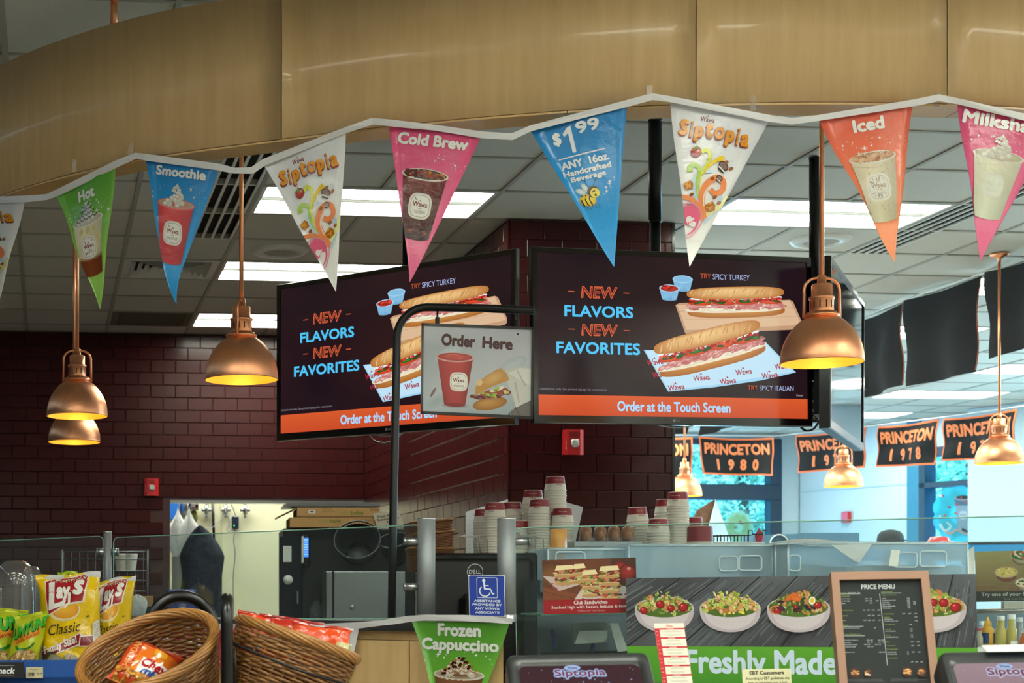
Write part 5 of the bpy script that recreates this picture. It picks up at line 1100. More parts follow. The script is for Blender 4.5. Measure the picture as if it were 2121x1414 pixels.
# wire shelving behind the left glass
t = thing('wire_shelf', 'chrome wire shelving seen through the glass behind the chip bags', 'shelf', tuple(P(215, 1290, 8.6)))
for px in (128, 305): MB().cyl(P(px, 1290, 8.6), P(px, 1138, 8.6), .008, 10).build('upright', mat('shelf_chrome', '#62686c', .4, metal=.6), t)
for py in (1142, 1158, 1182, 1202, 1224, 1262): MB().cyl(P(125, py, 8.6), P(308, py, 8.6), .0035, 8).cyl(P(125, py, 9.0), P(308, py, 9.0), .0035, 8).build('rail', mat('shelf_chrome', '#62686c', .4, metal=.6), t)
for i in range(11): MB().cyl(P(132 + i * 16.5, 1142, 9.0), P(132 + i * 16.5, 1262, 9.0), .002, 6).build('wire', mat('shelf_chrome', '#62686c', .4, metal=.6), t)
bench(90, 345, 1290, 8.4, .8, 'dark bench below the wire shelving', mat('dark_worktop2', '#26282a', .5))
for i, px in enumerate((251, 270)): gen('foam_cup', MB().lathe([(.03, 0), (.042, .09), (.044, .1), (.04, .095), (0, .01)], 24, P(px, 1182, 8.8)), m_white, ['left', 'right'][i] + ' one of two white foam cups on the wire shelving', 'cup')
carton(272, 1234, 1256, 46, 7.6, 'small cardboard box behind the slim glass post', [], rot=.2); gen('plastic_bag', lump(284, 1255, 40, 44, 7.3, 8), m_bagw, 'crumpled clear plastic bag in front of the small cardboard box', 'bag')
bench(240, 345, 1279, 7.1, .8, 'narrow black side counter under the small cardboard box', m_counter)
# clear plastic domes at far left
def dome(cx, d, top, w, label, n):
    t = thing('plastic_dome', label, 'container', tuple(P(cx, 1370, d))); k = d / FP; r = w * k / 2; c = P(cx, 1372, d); H = (1372 - top) * k
    MB().lathe([(r, 0), (r, H * .72), (r * .96, H * .84), (r * .82, H * .94), (r * .5, H * .995), (0, H)], 36, c).build('shell', m_film, t)
    b = MB()
    for i in range(n): z = H * .45 + i * .0042; b.lathe([(r * .86, z), (r * .88, z + .002)], 26, c)
    b.build('nested_lids', m_film, t)
dome(32, 5.75, 1160, 84, 'tall clear plastic dome at the far left behind the green bags', 26); dome(66, 5.9, 1172, 46, 'narrower stack of clear lids beside the tall clear dome', 34)
# ---------------------------------------------------------------- deli case on the right: posters, banner, bins
bench(1119, 2014, 1201, 5.15, .72, 'slate deli counter behind the salad banner', mat('deli_slate', '#55626a', .4), nm='deli_counter')
MB().prism([P(1120, 1271, 4.86), P(1330, 1268, 4.80), P(1330, 1268, 4.80) + FW * .3, P(1120, 1271, 4.86) + FW * .3], (0, 0, -.006)).build('glass_shelf', m_edge, label='thick glass shelf edge under the club sandwich poster', cat='shelf')
for (q, lab, c) in (([(1185, 1290), (1260, 1288), (1258, 1330), (1188, 1334)], 'grey paper notice taped below the club sandwich poster', '#8c9698'), ([(1200, 1306), (1258, 1305), (1256, 1322), (1246, 1330), (1190, 1333)], 'pale label taped over the grey paper notice', '#b8c0c0'), ([(1262, 1290), (1280, 1290), (1301, 1347), (1280, 1350)], 'white angled bracket beside the salad banner', '#c4ccca')):
    gen('taped_notice' if 'bracket' not in lab else 'angled_bracket', MB().prism([P(x, y, 4.95 - .02 * ('pale' in lab)) for x, y in q], FW * .006), mat('m' + c.strip('#'), c, .5), lab, 'notice' if 'bracket' not in lab else 'bracket')
gen('blue_pen', MB().tube([P(1143, 1304, 5.0), P(1147, 1320, 5.0), P(1151, 1345, 5.0)], [.004, .007, .008], 10), mat('pen_blue', '#2c4478', .4), 'blue plastic tube behind the glass under the club poster', 'tube'); gen('blue_pen', MB().tube([P(1228, 1328, 5.0), P(1229, 1336, 5.0), P(1224, 1350, 5.0)], [.004, .007, .006], 10), mat('pen_blue', '#2c4478', .4), 'short blue tube under the pale label', 'tube')
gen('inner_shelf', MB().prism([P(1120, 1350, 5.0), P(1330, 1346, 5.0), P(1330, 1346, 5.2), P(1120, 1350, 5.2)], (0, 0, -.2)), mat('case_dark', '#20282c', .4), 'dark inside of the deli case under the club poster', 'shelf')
# club sandwich poster
t, a = card('poster', (1123, 1160, 4.79), (1317, 1154, 4.70), (1126, 1272, 4.79), 194, 111, 'club sandwich poster with a red caption band', 'poster', '#a8b0b0', step=.00001)
a.to('picture'); a.grad(0, 0, 194, 111, '#4a2418', '#6c3c24', 4, nx=4, fn=lambda u, v: .5 + .5 * sin(3 * u + 2 * v)); a.ell(20, 30, 34, 26, '#7c5028', 0, 20, col2='#553018'); a.poly([(0, 56), (70, 70), (110, 92), (0, 92)], '#7c4428'); a.line([(0, 64), (80, 84)], 1, '#54301c')
a.poly([(0, 32), (50, 38), (90, 48), (34, 64)], '#c4b0ae'); a.poly([(60, 90), (84, 56), (150, 52), (194, 64), (194, 94)], '#cdbcba')
r = random.Random(8)
for i in range(26): a.rect(*(lambda x, y: (x, y, x + 5, y + 2.4))(r.uniform(12, 70) if i < 9 else r.uniform(74, 180), r.uniform(44, 58) if i < 9 else r.uniform(66, 88)), '#9c4450')
for x, y, r_ in ((160, 24, 20), (175, 30, 19)): a.ell(x, y, r_, r_ * .9, '#d8342c', 0, 24, col2='#6c1410', hl=(.2, -.35), rings=4)
a.ell(179, 22, 4, 3, '#f0b0a4')
def club(cx, y, w, n, sd):
    r = random.Random(sd)
    for j in range(n):
        yy = y - j * 15; a.poly([(cx - w / 2, yy), (cx + w / 2, yy - 1), (cx + w / 2 - 2, yy - 7), (cx - w / 2 + 2, yy - 6)], '#d0b080'); a.ell(cx, yy - 1, w / 2, 3.4, '#b8905c')
        for i in range(16): a.ell(cx + r.uniform(-.5, .5) * w, yy - 10 + r.uniform(-3, 3), 5, 2.2, r.choice(['#8c2c20', '#b04c34', '#98a84c', '#5c7428', '#c4c488', '#6c2018', '#c8785c']), r.uniform(-40, 40), 7)
    a.poly([(cx - w / 2 + 2, y - n * 15 + 2), (cx + w / 2, y - n * 15), (cx + w / 2 - 4, y - n * 15 - 9), (cx - w / 2 + 6, y - n * 15 - 8)], '#e8d8a8')
a.to('sandwich_picture'); club(46, 50, 44, 2, 1); club(76, 48, 30, 2, 2); club(98, 76, 34, 3, 3); club(138, 84, 44, 4, 4)
a.to('caption_band'); a.rect(0, 82, 194, 111, '#96161e'); a.to('lettering')
a.text('Club Sandwiches', 64, 84, 134, 92, '#ded8d6', .03); a.text('Stacked high with bacon, lettuce & tomato', 17, 94, 186, 102, '#ded8d6', .02); a.text('Order at the Touch Screen', 72, 103, 128, 107, '#c4a0a0', 0); a.build(t, m_print)
# salad banner
def salad(a, cx, cy, w, sd, pal, tomato=4, carrots=False):
    r = random.Random(sd); a.ell(cx, cy + 2, w * .5, w * .19, '#c4bcc0', n=30); 
    a.poly([(cx + w * .5 * cos(q), cy + 3 + w * .36 * abs(sin(q)) ** .85) for q in [pi * i / 20 for i in range(21)]], '#b9b0b8'); a.poly([(cx + w * .42 * cos(q), cy + 4 + w * .31 * abs(sin(q)) ** .9) for q in [pi * i / 20 for i in range(21)]], '#cac2c8')
    a.ell(cx, cy, w * .47, w * .15, '#4c6a24', n=26)
    for i in range(150):
        q = r.uniform(0, 2 * pi); k = sqrt(r.random()); x = cx + w * .45 * k * cos(q); lift = w * .17 * (1 - (abs(x - cx) / (w * .48)) ** 2); y = cy + w * .11 * k * sin(q) - r.random() * lift * 1.15 + 2
        kind = r.random()
        if kind < .5: a.ell(x, y, r.uniform(3, 8) * w / 130, r.uniform(1.5, 4) * w / 130, r.choice(pal), r.uniform(0, 180), 8, col2=r.choice(pal), rings=2, wob=.25)
        elif kind < .8: s_ = r.uniform(3.5, 8) * w / 130; a.ell(x, y, s_, s_ * .75, r.choice(['#d8b078', '#c89858', '#e0c898', '#b87840', '#d8a060']), r.uniform(0, 90), 6, col2=r.choice(['#a46830', '#c08850']), rings=2, wob=.15)
        elif kind < .97: l = 7 * w / 130; q = r.uniform(0, pi); a.line([(x, y), (x + l * cos(q), y + l * sin(q))], 1.3 * w / 130, '#ece4c4')
        else: a.ell(x, y, 5, 3, '#f0d030', 20, 8)
    for i in range(tomato): x = cx + w * (-.32 + .64 * (i + r.uniform(-.2, .2)) / max(1, tomato - 1)); y = cy + w * r.uniform(-.07, .06); s_ = w * r.uniform(.05, .075); a.ell(x, y, s_ * 1.15, s_, '#c01c20', r.uniform(-20, 20), 16, col2='#6c0c12', hl=(-.2, -.4)); a.ell(x - s_ * .3, y - s_ * .4, s_ * .2, s_ * .12, '#ecb8b0', -20, 8)
    if carrots:
        for x, y, q in ((-.1, -.16, -25), (-.02, -.13, 10)): a.ell(cx + w * x, cy + w * y, w * .12, w * .045, '#e07830', q, 14, col2='#c45c1c')
        for x in (-.35, .15): a.line([(cx + w * x + w * .1 * cos(k), cy + w * .04 + w * .06 * sin(k)) for k in [.4 * i for i in range(3, 15)]], 2, '#e08040')
        a.ell(cx + w * .22, cy - w * .1, w * .05, w * .06, '#f0f0e8', 20); a.ell(cx + w * .22, cy - w * .1, w * .03, w * .04, '#e8c820', 20)
        for i in range(12): a.ell(cx + r.uniform(-.3, .3) * w, cy + r.uniform(-.12, .05) * w, 8, 3, r.choice(['#4c1c34', '#301828', '#244a20']), r.uniform(-60, 60), 8, wob=.3)
t, a = card('salad_banner', (1296, 1197, 4.60), (2021, 1188, 4.22), (1301, 1412, 4.60), 725, 216, 'long banner printed with salad bowls over dark boards and a green band', 'banner', '#607060', step=.000008)
a.to('picture'); r = random.Random(3); a.grad(0, 0, 725, 146, '#5a6066', '#3e3e44', 4, nx=10, fn=lambda u, v: .5 + .5 * sin(11 * u + 3 * v))
for i, xb in enumerate((-150, -40, 60, 165, 262, 360, 450, 540, 640, 740)):     # boards fanning out towards the eye
    xt = 362 + (xb - 362) * .82 + 30; x2 = xb - 40 + (xb - 362) * .12; a.line([(xt + 62, 0), (x2 + 10, 146)], 2.4, '#14161a', 3.4)
    for k in range(60):
        f_ = r.random(); q0 = r.uniform(0, .8); q1 = q0 + r.uniform(.1, .3); xa = xt + 66 + 84 * f_; xc = x2 + 16 + 98 * f_; a.line([(xa + (xc - xa) * q0, 146 * q0), (xa + (xc - xa) * min(1, q1), 146 * min(1, q1))], r.uniform(.6, 1.8), r.choice(['#2c3238', '#6a727a', '#5e666e', '#30343a', '#747c82']))
G1 = ['#5c8c28', '#8cac3c', '#3c6c20', '#b4c468', '#c8cc84', '#a8bc58']; G2 = ['#a8b83c', '#c4cc5c', '#88a038', '#d8d88c', '#b8c868']
a.to('green_band'); a.grad(0, 141, 725, 216, '#5aa02a', '#3f8a20', 3); a.to('lettering'); a.text('Freshly Made', 130, 147, 448, 211, '#c4d8ec', .045)
a.to('salad_picture')
for x, pal, tm, cr_ in ((85, G1, 4, 0), (228, G2, 0, 0), (372, ['#2c5420', '#4c7428', '#1c3818', '#8ca43c'], 3, 1), (508, G1, 3, 0), (640, ['#8ca43c', '#a8b84c', '#5c8428'], 5, 0)): salad(a, x, 62, 131, int(x), pal, tm, cr_)
a.build(t, m_print)
# weekly schedule card
t, a = card('schedule_card', (1354, 1291, 3.75), (1416, 1290, 3.74), (1376, 1440, 3.70), 62, 150, 'narrow leaning red and white schedule card', 'card', '#dcd8cc'); a.to('print'); a.rect(0, 0, 62, 150, '#c22430'); a.rect(0, 0, 62, 10, '#e0dccc'); wawa(a, 31, 5.5, 14, '#c22430', .03)
for i in range(8):
    y = 13.5 + i * 19.3; a.rect(10, y, 61.5, y + 15.5, '#e0dccc'); a.rect(10, y + 7.6, 61.5, y + 7.9, '#b0aca0'); a.rect(25, y - 2.4, 40, y - 1, '#e8b4b0')
    for k in (2.2, 4.2, 9.8, 11.8): l = rnd.uniform(12, 22); a.rect(35 - l, y + k, 35 + l, y + k + .8, '#a09a90')
    for k in (3, 10.5): a.rect(2, y + k, 6, y + k + 1, '#e8b4b0')
a.build(t, m_paper)
gen('card_support', MB().cyl(P(1402, 1440, 3.80), P(1402, 1300, 3.82), .006, 8), m_blackm, 'thin support rod behind the leaning schedule card', 'rod')
# EBT card
t, a = card('notice_card', (1537, 1386, 3.9), (1638, 1384, 3.9), (1540, 1440, 3.88), 102, 55, 'cream notice card with black lettering in front of the green band', 'card', '#d2cfa6'); a.to('lettering')
a.text('EBT Customers', 15, 4, 87, 12, '#1c1c18', .04); a.text('According to EBT guidelines, any', 6, 16.5, 98, 24, '#2c2c24', .01); a.text('item or ingredient that is hot,', 11, 26, 93, 33, '#2c2c24', .01); a.build(t, m_paper)
# price menu board
O, U, V, N_ = quadframe(P(1721, 1184, 3.75), P(1923, 1181, 3.70), P(1742, 1450, 3.66), 202, 266); N_ = -N_ if N_.dot(FW) > 0 else N_
t = thing('price_board', 'copper brown framed price menu board with a dark chalk style panel', 'menu board', tuple(O + V * 266 + U * 100)); g = 16.5
for x0, x1, y0, y1 in ((0, 202, 0, g), (0, g, g, 266), (202 - g, 202, g, 266)): MB().slab(O + U * x0 + V * y0, U * (x1 - x0), V * (y1 - y0), N_, .045).build('frame_rail', mat('bronze_frame', '#93705c', .45, metal=.25), t)
MB().slab(O + U * g + V * g - N_ * .012, U * (202 - 2 * g), V * (266 - g), N_, .01).build('board', m_black, t)
a = Art(O + U * g + V * g - N_ * .012, U, V, N_, step=.00002); w, h = 169, 250; a.to('print'); a.rect(0, 0, w, h, '#141c1e'); Wt, Gr = '#c4ccd0', '#84a840'
a.to('lettering'); a.text('PRICE MENU', 46, 8, 116, 18, Wt, .035)
for x, y, tx, c, wd in ((1, 24, 'Breakfast', Gr, 14), (17, 24, 'Available 5am - 11am', Wt, 26), (1, 31, 'Breakfast Bowls', Gr, 20), (1, 37, 'French Toast (2)', Wt, 20), (1, 41.5, 'Scrambled Eggs', Wt, 19), (1, 46, 'Omelet', Wt, 9), (2, 61, 'Breakfast Hoagies', Gr, 23), (2, 72, 'Oatmeal', Gr, 11), (2, 82, 'Bagel', Gr, 7), (2, 92, 'Snacks', Gr, 11), (2, 98, 'Warm Chocolate Chip Cookie', Wt, 34), (2, 111, 'Freshly Made Beverages', Gr, 36), (2, 123, 'Smoothie/Frozen Cappuccino', Wt, 29), (2, 127.5, 'Iced Latte', Wt, 13), (2, 132, 'Hot Latte/Hot Chocolate', Wt, 26), (2, 136.5, 'Cold Brew Iced Coffee', Wt, 22), (2, 148, 'Espresso Shots', Wt, 19),
    (87, 23, 'Lunch & Dinner', Gr, 23), (87, 30, 'Hoagies and Sandwiches', Gr, 31), (87, 37, 'Junior', Wt, 8), (87, 41, 'w/medium soup or side', Wt, 28), (87, 45, 'Shorti (6 in)', Wt, 15), (87, 49, 'Classic (10 in)', Wt, 16), (87, 53, 'Sandwich', Wt, 26), (87, 57, 'Club Sandwich', Wt, 17), (88, 69, 'Roasted Chicken', Gr, 21), (88, 76, 'Flatbread', Gr, 12), (88, 80, 'Half Flatbread', Wt, 17), (88, 84, 'w/medium soup or side', Wt, 28), (88, 91.5, 'Sourdough Melts', Gr, 21), (88, 101, 'Quesadilla', Gr, 13), (88, 105, 'Cheese Quesadilla', Wt, 21), (88, 113, 'Burrito', Gr, 9), (88, 117, 'Rice & Bean Burrito', Wt, 25), (88, 127, 'Bowls', Gr, 7), (88, 135, 'Chicken Strips', Gr, 18), (88, 142, 'Fresh Baked Rolls', Gr, 22), (88, 148, 'Plain Shorti Roll', Wt, 18), (88, 152, 'Plain Classic Roll', Wt, 19), (88, 160, 'Soups and Sides', Gr, 20)):
    a.text(tx, x, y, x + wd, y + 2.6, c, 0)
for x0, x1, y in ((1, 43, 27.6), (86, 128, 26.8), (2, 44, 95.5), (2, 45, 115)): a.rect(x0, y, x1, y + .7, Wt)
a.line([(83, 28), (86, 176)], .9, Wt)
for x, y, tx in ((52, 37, '2.49'), (61, 37, '2.99'), (52, 41.5, '2.79'), (61, 41.5, '3.29'), (74, 41.5, '3.99'), (61, 46, '3.29'), (45, 61, '4.29'), (54, 61, '3.79'), (64, 61, '3.79'), (75, 61, '3.29'), (54, 72, '2.19'), (63, 72, '2.69'), (75, 72, '3.19'), (45, 82, '1.69'), (54, 82, '1.89'), (63, 82, '1.99'), (75, 82, '3.39'), (65, 98, '.99'), (48, 123, '3.59'), (55, 123, '4.09'), (71, 123, '4.49'), (78, 123, '4.99'), (48, 127.5, '2.99'), (55, 127.5, '3.29'), (71, 127.5, '3.49'), (78, 127.5, '3.99'), (42, 132, '2.49'), (49, 132, '2.99'), (64, 132, '3.29'), (71, 132, '3.49'), (48, 136.5, '2.69'), (55, 136.5, '2.99'), (71, 148, '1.00'), (78, 148, '1.00'), (138, 37, '3.49'), (138, 41, '6.49'), (138, 45, '4.99'), (138, 49, '5.79'), (138, 53, '4.59'), (138, 57, '5.99'), (150, 45, '5.29'), (150, 49, '6.49'), (126, 69, '5.29'), (138, 69, '6.59'), (150, 69, '5.29'), (150, 76, '5.99'), (150, 84, '7.99'), (138, 91.5, '6.49'), (138, 101, '4.99'), (138, 105, '4.29'), (138, 113, '4.99'), (138, 117, '4.29'), (138, 127, '5.29'), (150, 127, '5.69'), (138, 135, '3.29'), (150, 135, '4.99'), (128, 148, '.79'), (138, 148, '2.39'), (150, 148, '3.59'), (128, 152, '.89'), (134, 168, '2.99'), (143, 168, '3.59'), (153, 168, '4.29')):
    a.text(tx, x, y + .3, x + (5.4 if len(tx) > 3 else 3.6), y + 2.7, Wt, 0)
a.to('food_picture')
for x, y, r_, c in ((18, 192, 11, '#c48850'), (45, 192, 9, '#4c2420'), (125, 190, 11, '#8c5c30'), (154, 190, 11, '#6c4a28')):
    a.ell(x, y, r_, r_, '#3a1c14', n=22); rr = random.Random(x)
    for i in range(12): a.ell(x + rr.uniform(-.5, .5) * r_, y + rr.uniform(-.5, .5) * r_, r_ * .4, r_ * .14, rr.choice([c, '#d8a868', '#e8d8c0' if x == 45 else '#b87840', '#7c4824']), rr.uniform(-20, 20), 10)
a.to('small_print')
for y in (176 + 24, 202.5, 205): a.rect(2, y + 5, rnd.uniform(66, 80), y + 5.5, '#60686c'); a.rect(90, y + 3, rnd.uniform(140, 164), y + 3.5, '#60686c')
a.build(t, m_paper)
# touch screen kiosks
def kiosk(TL, TR, BL, w, h, label, title, bright, screen):
    O, U, V, N_ = quadframe(P(*TL), P(*TR), P(*BL), w, h); N_ = -N_ if N_.dot(FW) > 0 else N_
    t = thing('touch_kiosk', label, 'screen', tuple(O + V * h + U * w / 2)); r = 14; pts = []
    for cx, cy, a0 in ((w - r, r, -90), (w - r, h - r, 0), (r, h - r, 90), (r, r, 180)):
        for i in range(5): q = radians(a0 + 22.5 * i); pts.append((cx + r * cos(q), cy + r * sin(q)))
    rg = []
    for sc, dd in ((.0, -.06), (0, -.012), (2.5, -.003), (7, 0), (22, -.004), (26, -.012)):
        rg.append([O + U * (x + (sc if x < w / 2 else -sc)) + V * (y + (sc if y < h / 2 else -sc)) + N_ * dd for x, y in pts])
    b = MB(); n = len(pts); b.add([p for q in rg for p in q], [(j * n + i, j * n + (i + 1) % n, (j + 1) * n + (i + 1) % n, (j + 1) * n + i) for j in range(5) for i in range(n)] + [tuple(range(n))[::-1]], smooth=True)
    b.build('housing', mat('charcoal_housing', '#232729', .38, coat=.1), t)
    a = Art(O + U * 24 + V * 18 - N_ * .008, U, V, N_, step=.00002); W2, H2 = w - 48, h - 40; a.to('picture'); a.grad(0, 0, W2, H2, *screen, 3); rr = random.Random(6)
    for i in range(60):
        x, y = rr.uniform(0, W2), rr.uniform(0, H2 * .6)
        if abs(x - W2 * title[0]) > 60 or y > 36: a.star(x, y, rr.choice([.6, .9, 1.6, 2.4]), '#9cb4dc')
    a.to('logo'); cx, cy, sc = W2 * title[0], title[1], title[2]
    for k in range(12): q = k * pi / 6; a.text('Siptopia', cx - 52 * sc + 2.2 * cos(q), cy - 8 * sc + 2.2 * sin(q), cx + 52 * sc + 2.2 * cos(q), cy + 11 * sc + 2.2 * sin(q), '#a4bce4' if bright else '#b4bcd4', .03)
    a.ell(cx - 14 * sc, cy - 11 * sc, 17 * sc, 6 * sc, '#a4bce4'); a.text('Siptopia', cx - 52 * sc, cy - 8 * sc, cx + 52 * sc, cy + 11 * sc, screen[2] if len(screen) > 2 else '#7c3444', .035); a.text('Wawa', cx - 24 * sc, cy - 14 * sc, cx - 4 * sc, cy - 8 * sc, '#3c2c3c', .02)
    a.build(t, m_screen); MB().cyl(O + U * w / 2 + V * h * .7 - N_ * .05, Vector(((O + U * w / 2 + V * h * .7).x, (O + U * w / 2 + V * h * .7).y, 0)) + FW * .1, .035, 16).build('stand', m_blackm, t); return t
_g = Art.grad
def kg(s, x0, y0, x1, y1, ca, cb, *rest): return _g(s, x0, y0, x1, y1, ca, cb, 3)
Art.grad = kg
kiosk((1047, 1353, 3.45), (1343, 1347, 3.42), (1070, 1540, 3.2), 296, 190, 'charcoal touch screen at the bottom showing a dark starry title screen', (.5, 24, 1.0), True, ('#3a1c24', '#46242c'))
kiosk((1943, 1347, 3.40), (2260, 1340, 3.38), (1998, 1540, 3.15), 317, 190, 'charcoal touch screen at the bottom right corner with a washed out pink screen', (.44, 26, 1.0), False, ('#a08890', '#8a6870'))
Art.grad = _g
gen('white_card', MB().prism([P(2032, 1338, 3.42), P(2200, 1334, 3.40), P(2200, 1348, 3.36), P(2044, 1350, 3.37)], (0, 0, .002)), mat('white_card', '#d8dadc', .6), 'white printed card lying on top of the right touch screen', 'card')
# right hand poster
t, a = card('poster', (2019, 1142, 4.55), (2230, 1137, 4.44), (2022, 1246, 4.55), 211, 104, 'tan poster of side dish bowls with a black caption band, at the right edge', 'poster', '#a8b0b0', step=.00001); a.to('picture'); a.grad(0, 0, 211, 84, '#948a58', '#6c4c30', 5)
for i in range(30): y = rnd.uniform(0, 80); x = rnd.uniform(0, 120); a.line([(x, y), (x + 40, y - 1)], .7, '#84764a')
for cx, cy, w_, rim, fc in ((65, 44, 50, '#7c3828', ['#c8b060', '#d8c47c', '#a88c3c']), (100, 10, 52, '#a8b498', ['#2c5c28', '#d8c8b0', '#b85c3c']), (110, 66, 56, '#a8b8a8', ['#d8d0a8', '#24402c', '#b04c2c'])):
    a.ell(cx, cy + 7, w_ * .42, 13, rim, n=22, col2='#5a3020'); a.ell(cx, cy, w_ * .5, 12, '#a88878', n=24); a.ell(cx, cy, w_ * .45, 10, fc[0], n=24)
    for i in range(30): q = rnd.uniform(0, 6.3); k = sqrt(rnd.random()); a.ell(cx + w_ * .42 * k * cos(q), cy + 8.5 * k * sin(q) - 2, 3.4, 2, rnd.choice(fc), rnd.uniform(0, 90), 7)
a.to('caption_band'); a.rect(0, 83, 211, 104, '#1a1a1c'); a.to('lettering'); a.text('Try one of your favorites', 11, 85, 142, 95, '#a8b0a8', .02); a.text('Order at the Touch Screen', 58, 96.5, 122, 101, '#787c78', 0); a.build(t, m_print)
# sauce bottles
def bottle(px, base, top, w, d, label, kind, capc='#dfe3e4', body='#cfc26a'):
    p = P(px, base, d); k = d / FP; r = w * k / 2; H = (base - top) * k; t = thing('sauce_bottle', label, 'bottle', tuple(p))
    if kind == 'mustard':
        m = mat('mustard_plastic', '#e0a81c', .35); MB().lathe([(0, 0), (r, 0), (r, H * .5), (r * .95, H * .58), (r * .6, H * .66), (r * .55, H * .68)], 24, p).build('body', m, t); MB().lathe([(r * .56, H * .68), (r * .56, H * .8), (r * .4, H * .83), (r * .3, H * .86), (r * .1, H)], 20, p).build('nozzle_cap', m, t); MB().lathe([(r * 1.01, H * .1), (r * 1.01, H * .46)], 24, p, a0=pi * 1.62, a1=pi * 2.4).lathe([(r * 1.01, H * .1), (r * 1.01, H * .46)], 24, p, a0=pi * .6, a1=pi * 1.38).build('blue_label', mat('label_blue', '#24407c', .5), t)
    else:
        m = mat('sauce' + body, body, .25, trl=.2); MB().lathe([(0, 0), (r, 0), (r, H * .42), (r * .93, H * .52), (r * .66, H * .64), (r * .62, H * .85)], 24, p).build('body', m, t); MB().lathe([(r * .7, H * .85), (r * .7, H * .99), (r * .66, H), (0, H)], 20, p).build('cap', mat('cap' + capc, capc, .4), t)
        if kind == 'label': MB().box(-r * .7, r * .7, -r * 1.02, -r * .98, H * .02, H * .18, M=Matrix.Translation(p) @ Matrix.Rotation(-TH, 4, 'Z')).build('label', m_white, t)
bench(2000, 2300, 1340, 4.95, .4, 'white shelf carrying the sauce bottles', m_white, nm='sauce_shelf')
bottle(2046, 1338, 1277, 25, 5.02, 'yellow mustard bottle with a pointed nozzle', 'mustard'); bottle(2073, 1338, 1275, 21, 5.0, 'pale yellow dressing bottle with a white cap, next to the mustard', 'plain'); bottle(2095, 1338, 1272, 21, 5.0, 'pale yellow dressing bottle with a small white label', 'label')
bottle(2028, 1338, 1300, 15, 5.0, 'short bottle with a pink cap left of the mustard', 'plain', '#b03058', '#b8b4a0'); bottle(2034, 1338, 1286, 14, 5.2, 'white capped bottle behind the mustard', 'plain', '#c8d4d8', '#a8b0a8'); bottle(2112, 1338, 1278, 18, 5.15, 'clear glass bottle behind the orange one', 'plain', '#b8c0c4', '#8c9090'); bottle(2123, 1338, 1306, 20, 4.98, 'orange sauce bottle cut off by the right edge', 'plain', '#dfe3e4', '#d0642c')
gen('case_rail', MB().cyl(P(2022, 1266, 4.95), P(2300, 1262, 4.85), .008, 10), m_steel, 'steel rail above the sauce bottles', 'rail')
gen('slate_partition', MB().prism([P(2010, 1264, 5.6), P(2300, 1264, 5.6), P(2300, 1400, 5.6), P(2010, 1400, 5.6)], FW * .02), mat('case_slate', '#5c7484', .4), 'slate blue back of the case behind the sauce bottles', 'panel')
gen('grey_partition', MB().prism([P(2080, 1246, 5.2), P(2200, 1244, 5.15), P(2200, 1266, 5.15), P(2080, 1266, 5.2)], FW * .02), mat('beige_grey', '#a4a298', .6), 'grey panel behind the right poster', 'panel')
# clear acrylic bins
def bin_(x0, x1, yt, yb, d, dep, label, handles, dd=0.):
    a, b, c = P(x0, yt, d), P(x1, yt, d + dd), P(x0, yb, d); U = b - a; Nn = FW; w = U.length; h = a.z - c.z; u = U.normalized(); t = thing('acrylic_bin', label, 'bin', tuple(c))
    M = Matrix((( u.x, FW.x, 0, c.x), (u.y, FW.y, 0, c.y), (u.z, 0, 1, c.z), (0, 0, 0, 1)))
    for (bx, nm) in (((0, w, 0, .004, 0, h), 'front_wall'), ((0, w, dep, dep + .004, 0, h), 'back_wall'), ((0, .004, 0, dep, 0, h), 'side_wall'), ((w - .004, w, 0, dep, 0, h), 'side_wall')): MB().box(*bx, M=M).build(nm, m_acryl, t)
    MB().box(-.002, w + .002, -.003, dep + .006, h - .004, h + .006, M=M, bv=.003).build('lid', m_acryl, t)
    me = mat('acrylic_edge', '#e4f2f8', .15, trl=.3)
    MB().tube([M @ Vector(v) for v in ((0, 0, h), (w, 0, h))], .0042, 6).tube([M @ Vector(v) for v in ((0, dep, h), (w, dep, h))], .003, 6).tube([M @ Vector(v) for v in ((0, 0, 0), (0, 0, h))], .0034, 6).tube([M @ Vector(v) for v in ((w, 0, 0), (w, 0, h))], .0034, 6).build('polished_edge', me, t)
    for hx, hy, hw, hh in handles:
        pts = []; cx = P(hx, hy, d + dd * (hx - x0) / (x1 - x0)); ku = d / FP
        for q0, sx, sy in ((0, 1, 1), (90, -1, 1), (180, -1, -1), (270, 1, -1)):
            for i in range(4): q = radians(q0 + 30 * i); pts.append(cx + u * ku * (sx * (hw / 2 - 6) + 6 * cos(q)) + UP * ku * (sy * (hh / 2 - 6) + 6 * sin(q)) - FW * .008)
        MB().tube(pts, .0032, 6, closed=True).build('handle_ring', me, t)
bin_(1135, 1300, 1137, 1200, 5.35, .32, 'clear acrylic bin at the left end, behind the club sandwich poster', [(1180, 1160, 60, 34)]); bin_(1302, 1600, 1129, 1200, 5.3, .32, 'long clear acrylic bin in front of the right cup stacks', [(1507, 1167, 36, 30), (1552, 1166, 44, 30)], -.08); bin_(1606, 1632, 1127, 1200, 5.2, .32, 'narrow gap bin of clear acrylic in the middle', [], -.01)
bin_(1634, 2004, 1125, 1200, 5.2, .32, 'long clear acrylic bin under the white tissue, right of centre', [(1617 + 27, 1166, 22, 32), (1872, 1159, 46, 30), (1930, 1157, 50, 31)], -.1)
gen('white_labels', MB().slab(P(1440, 1158, 5.33), RT * .08, -UP * .009, -FW, .002).slab(P(1438, 1168, 5.33), RT * .08, -UP * .009, -FW, .002), m_white, 'two white label strips on the long acrylic bin', 'label')
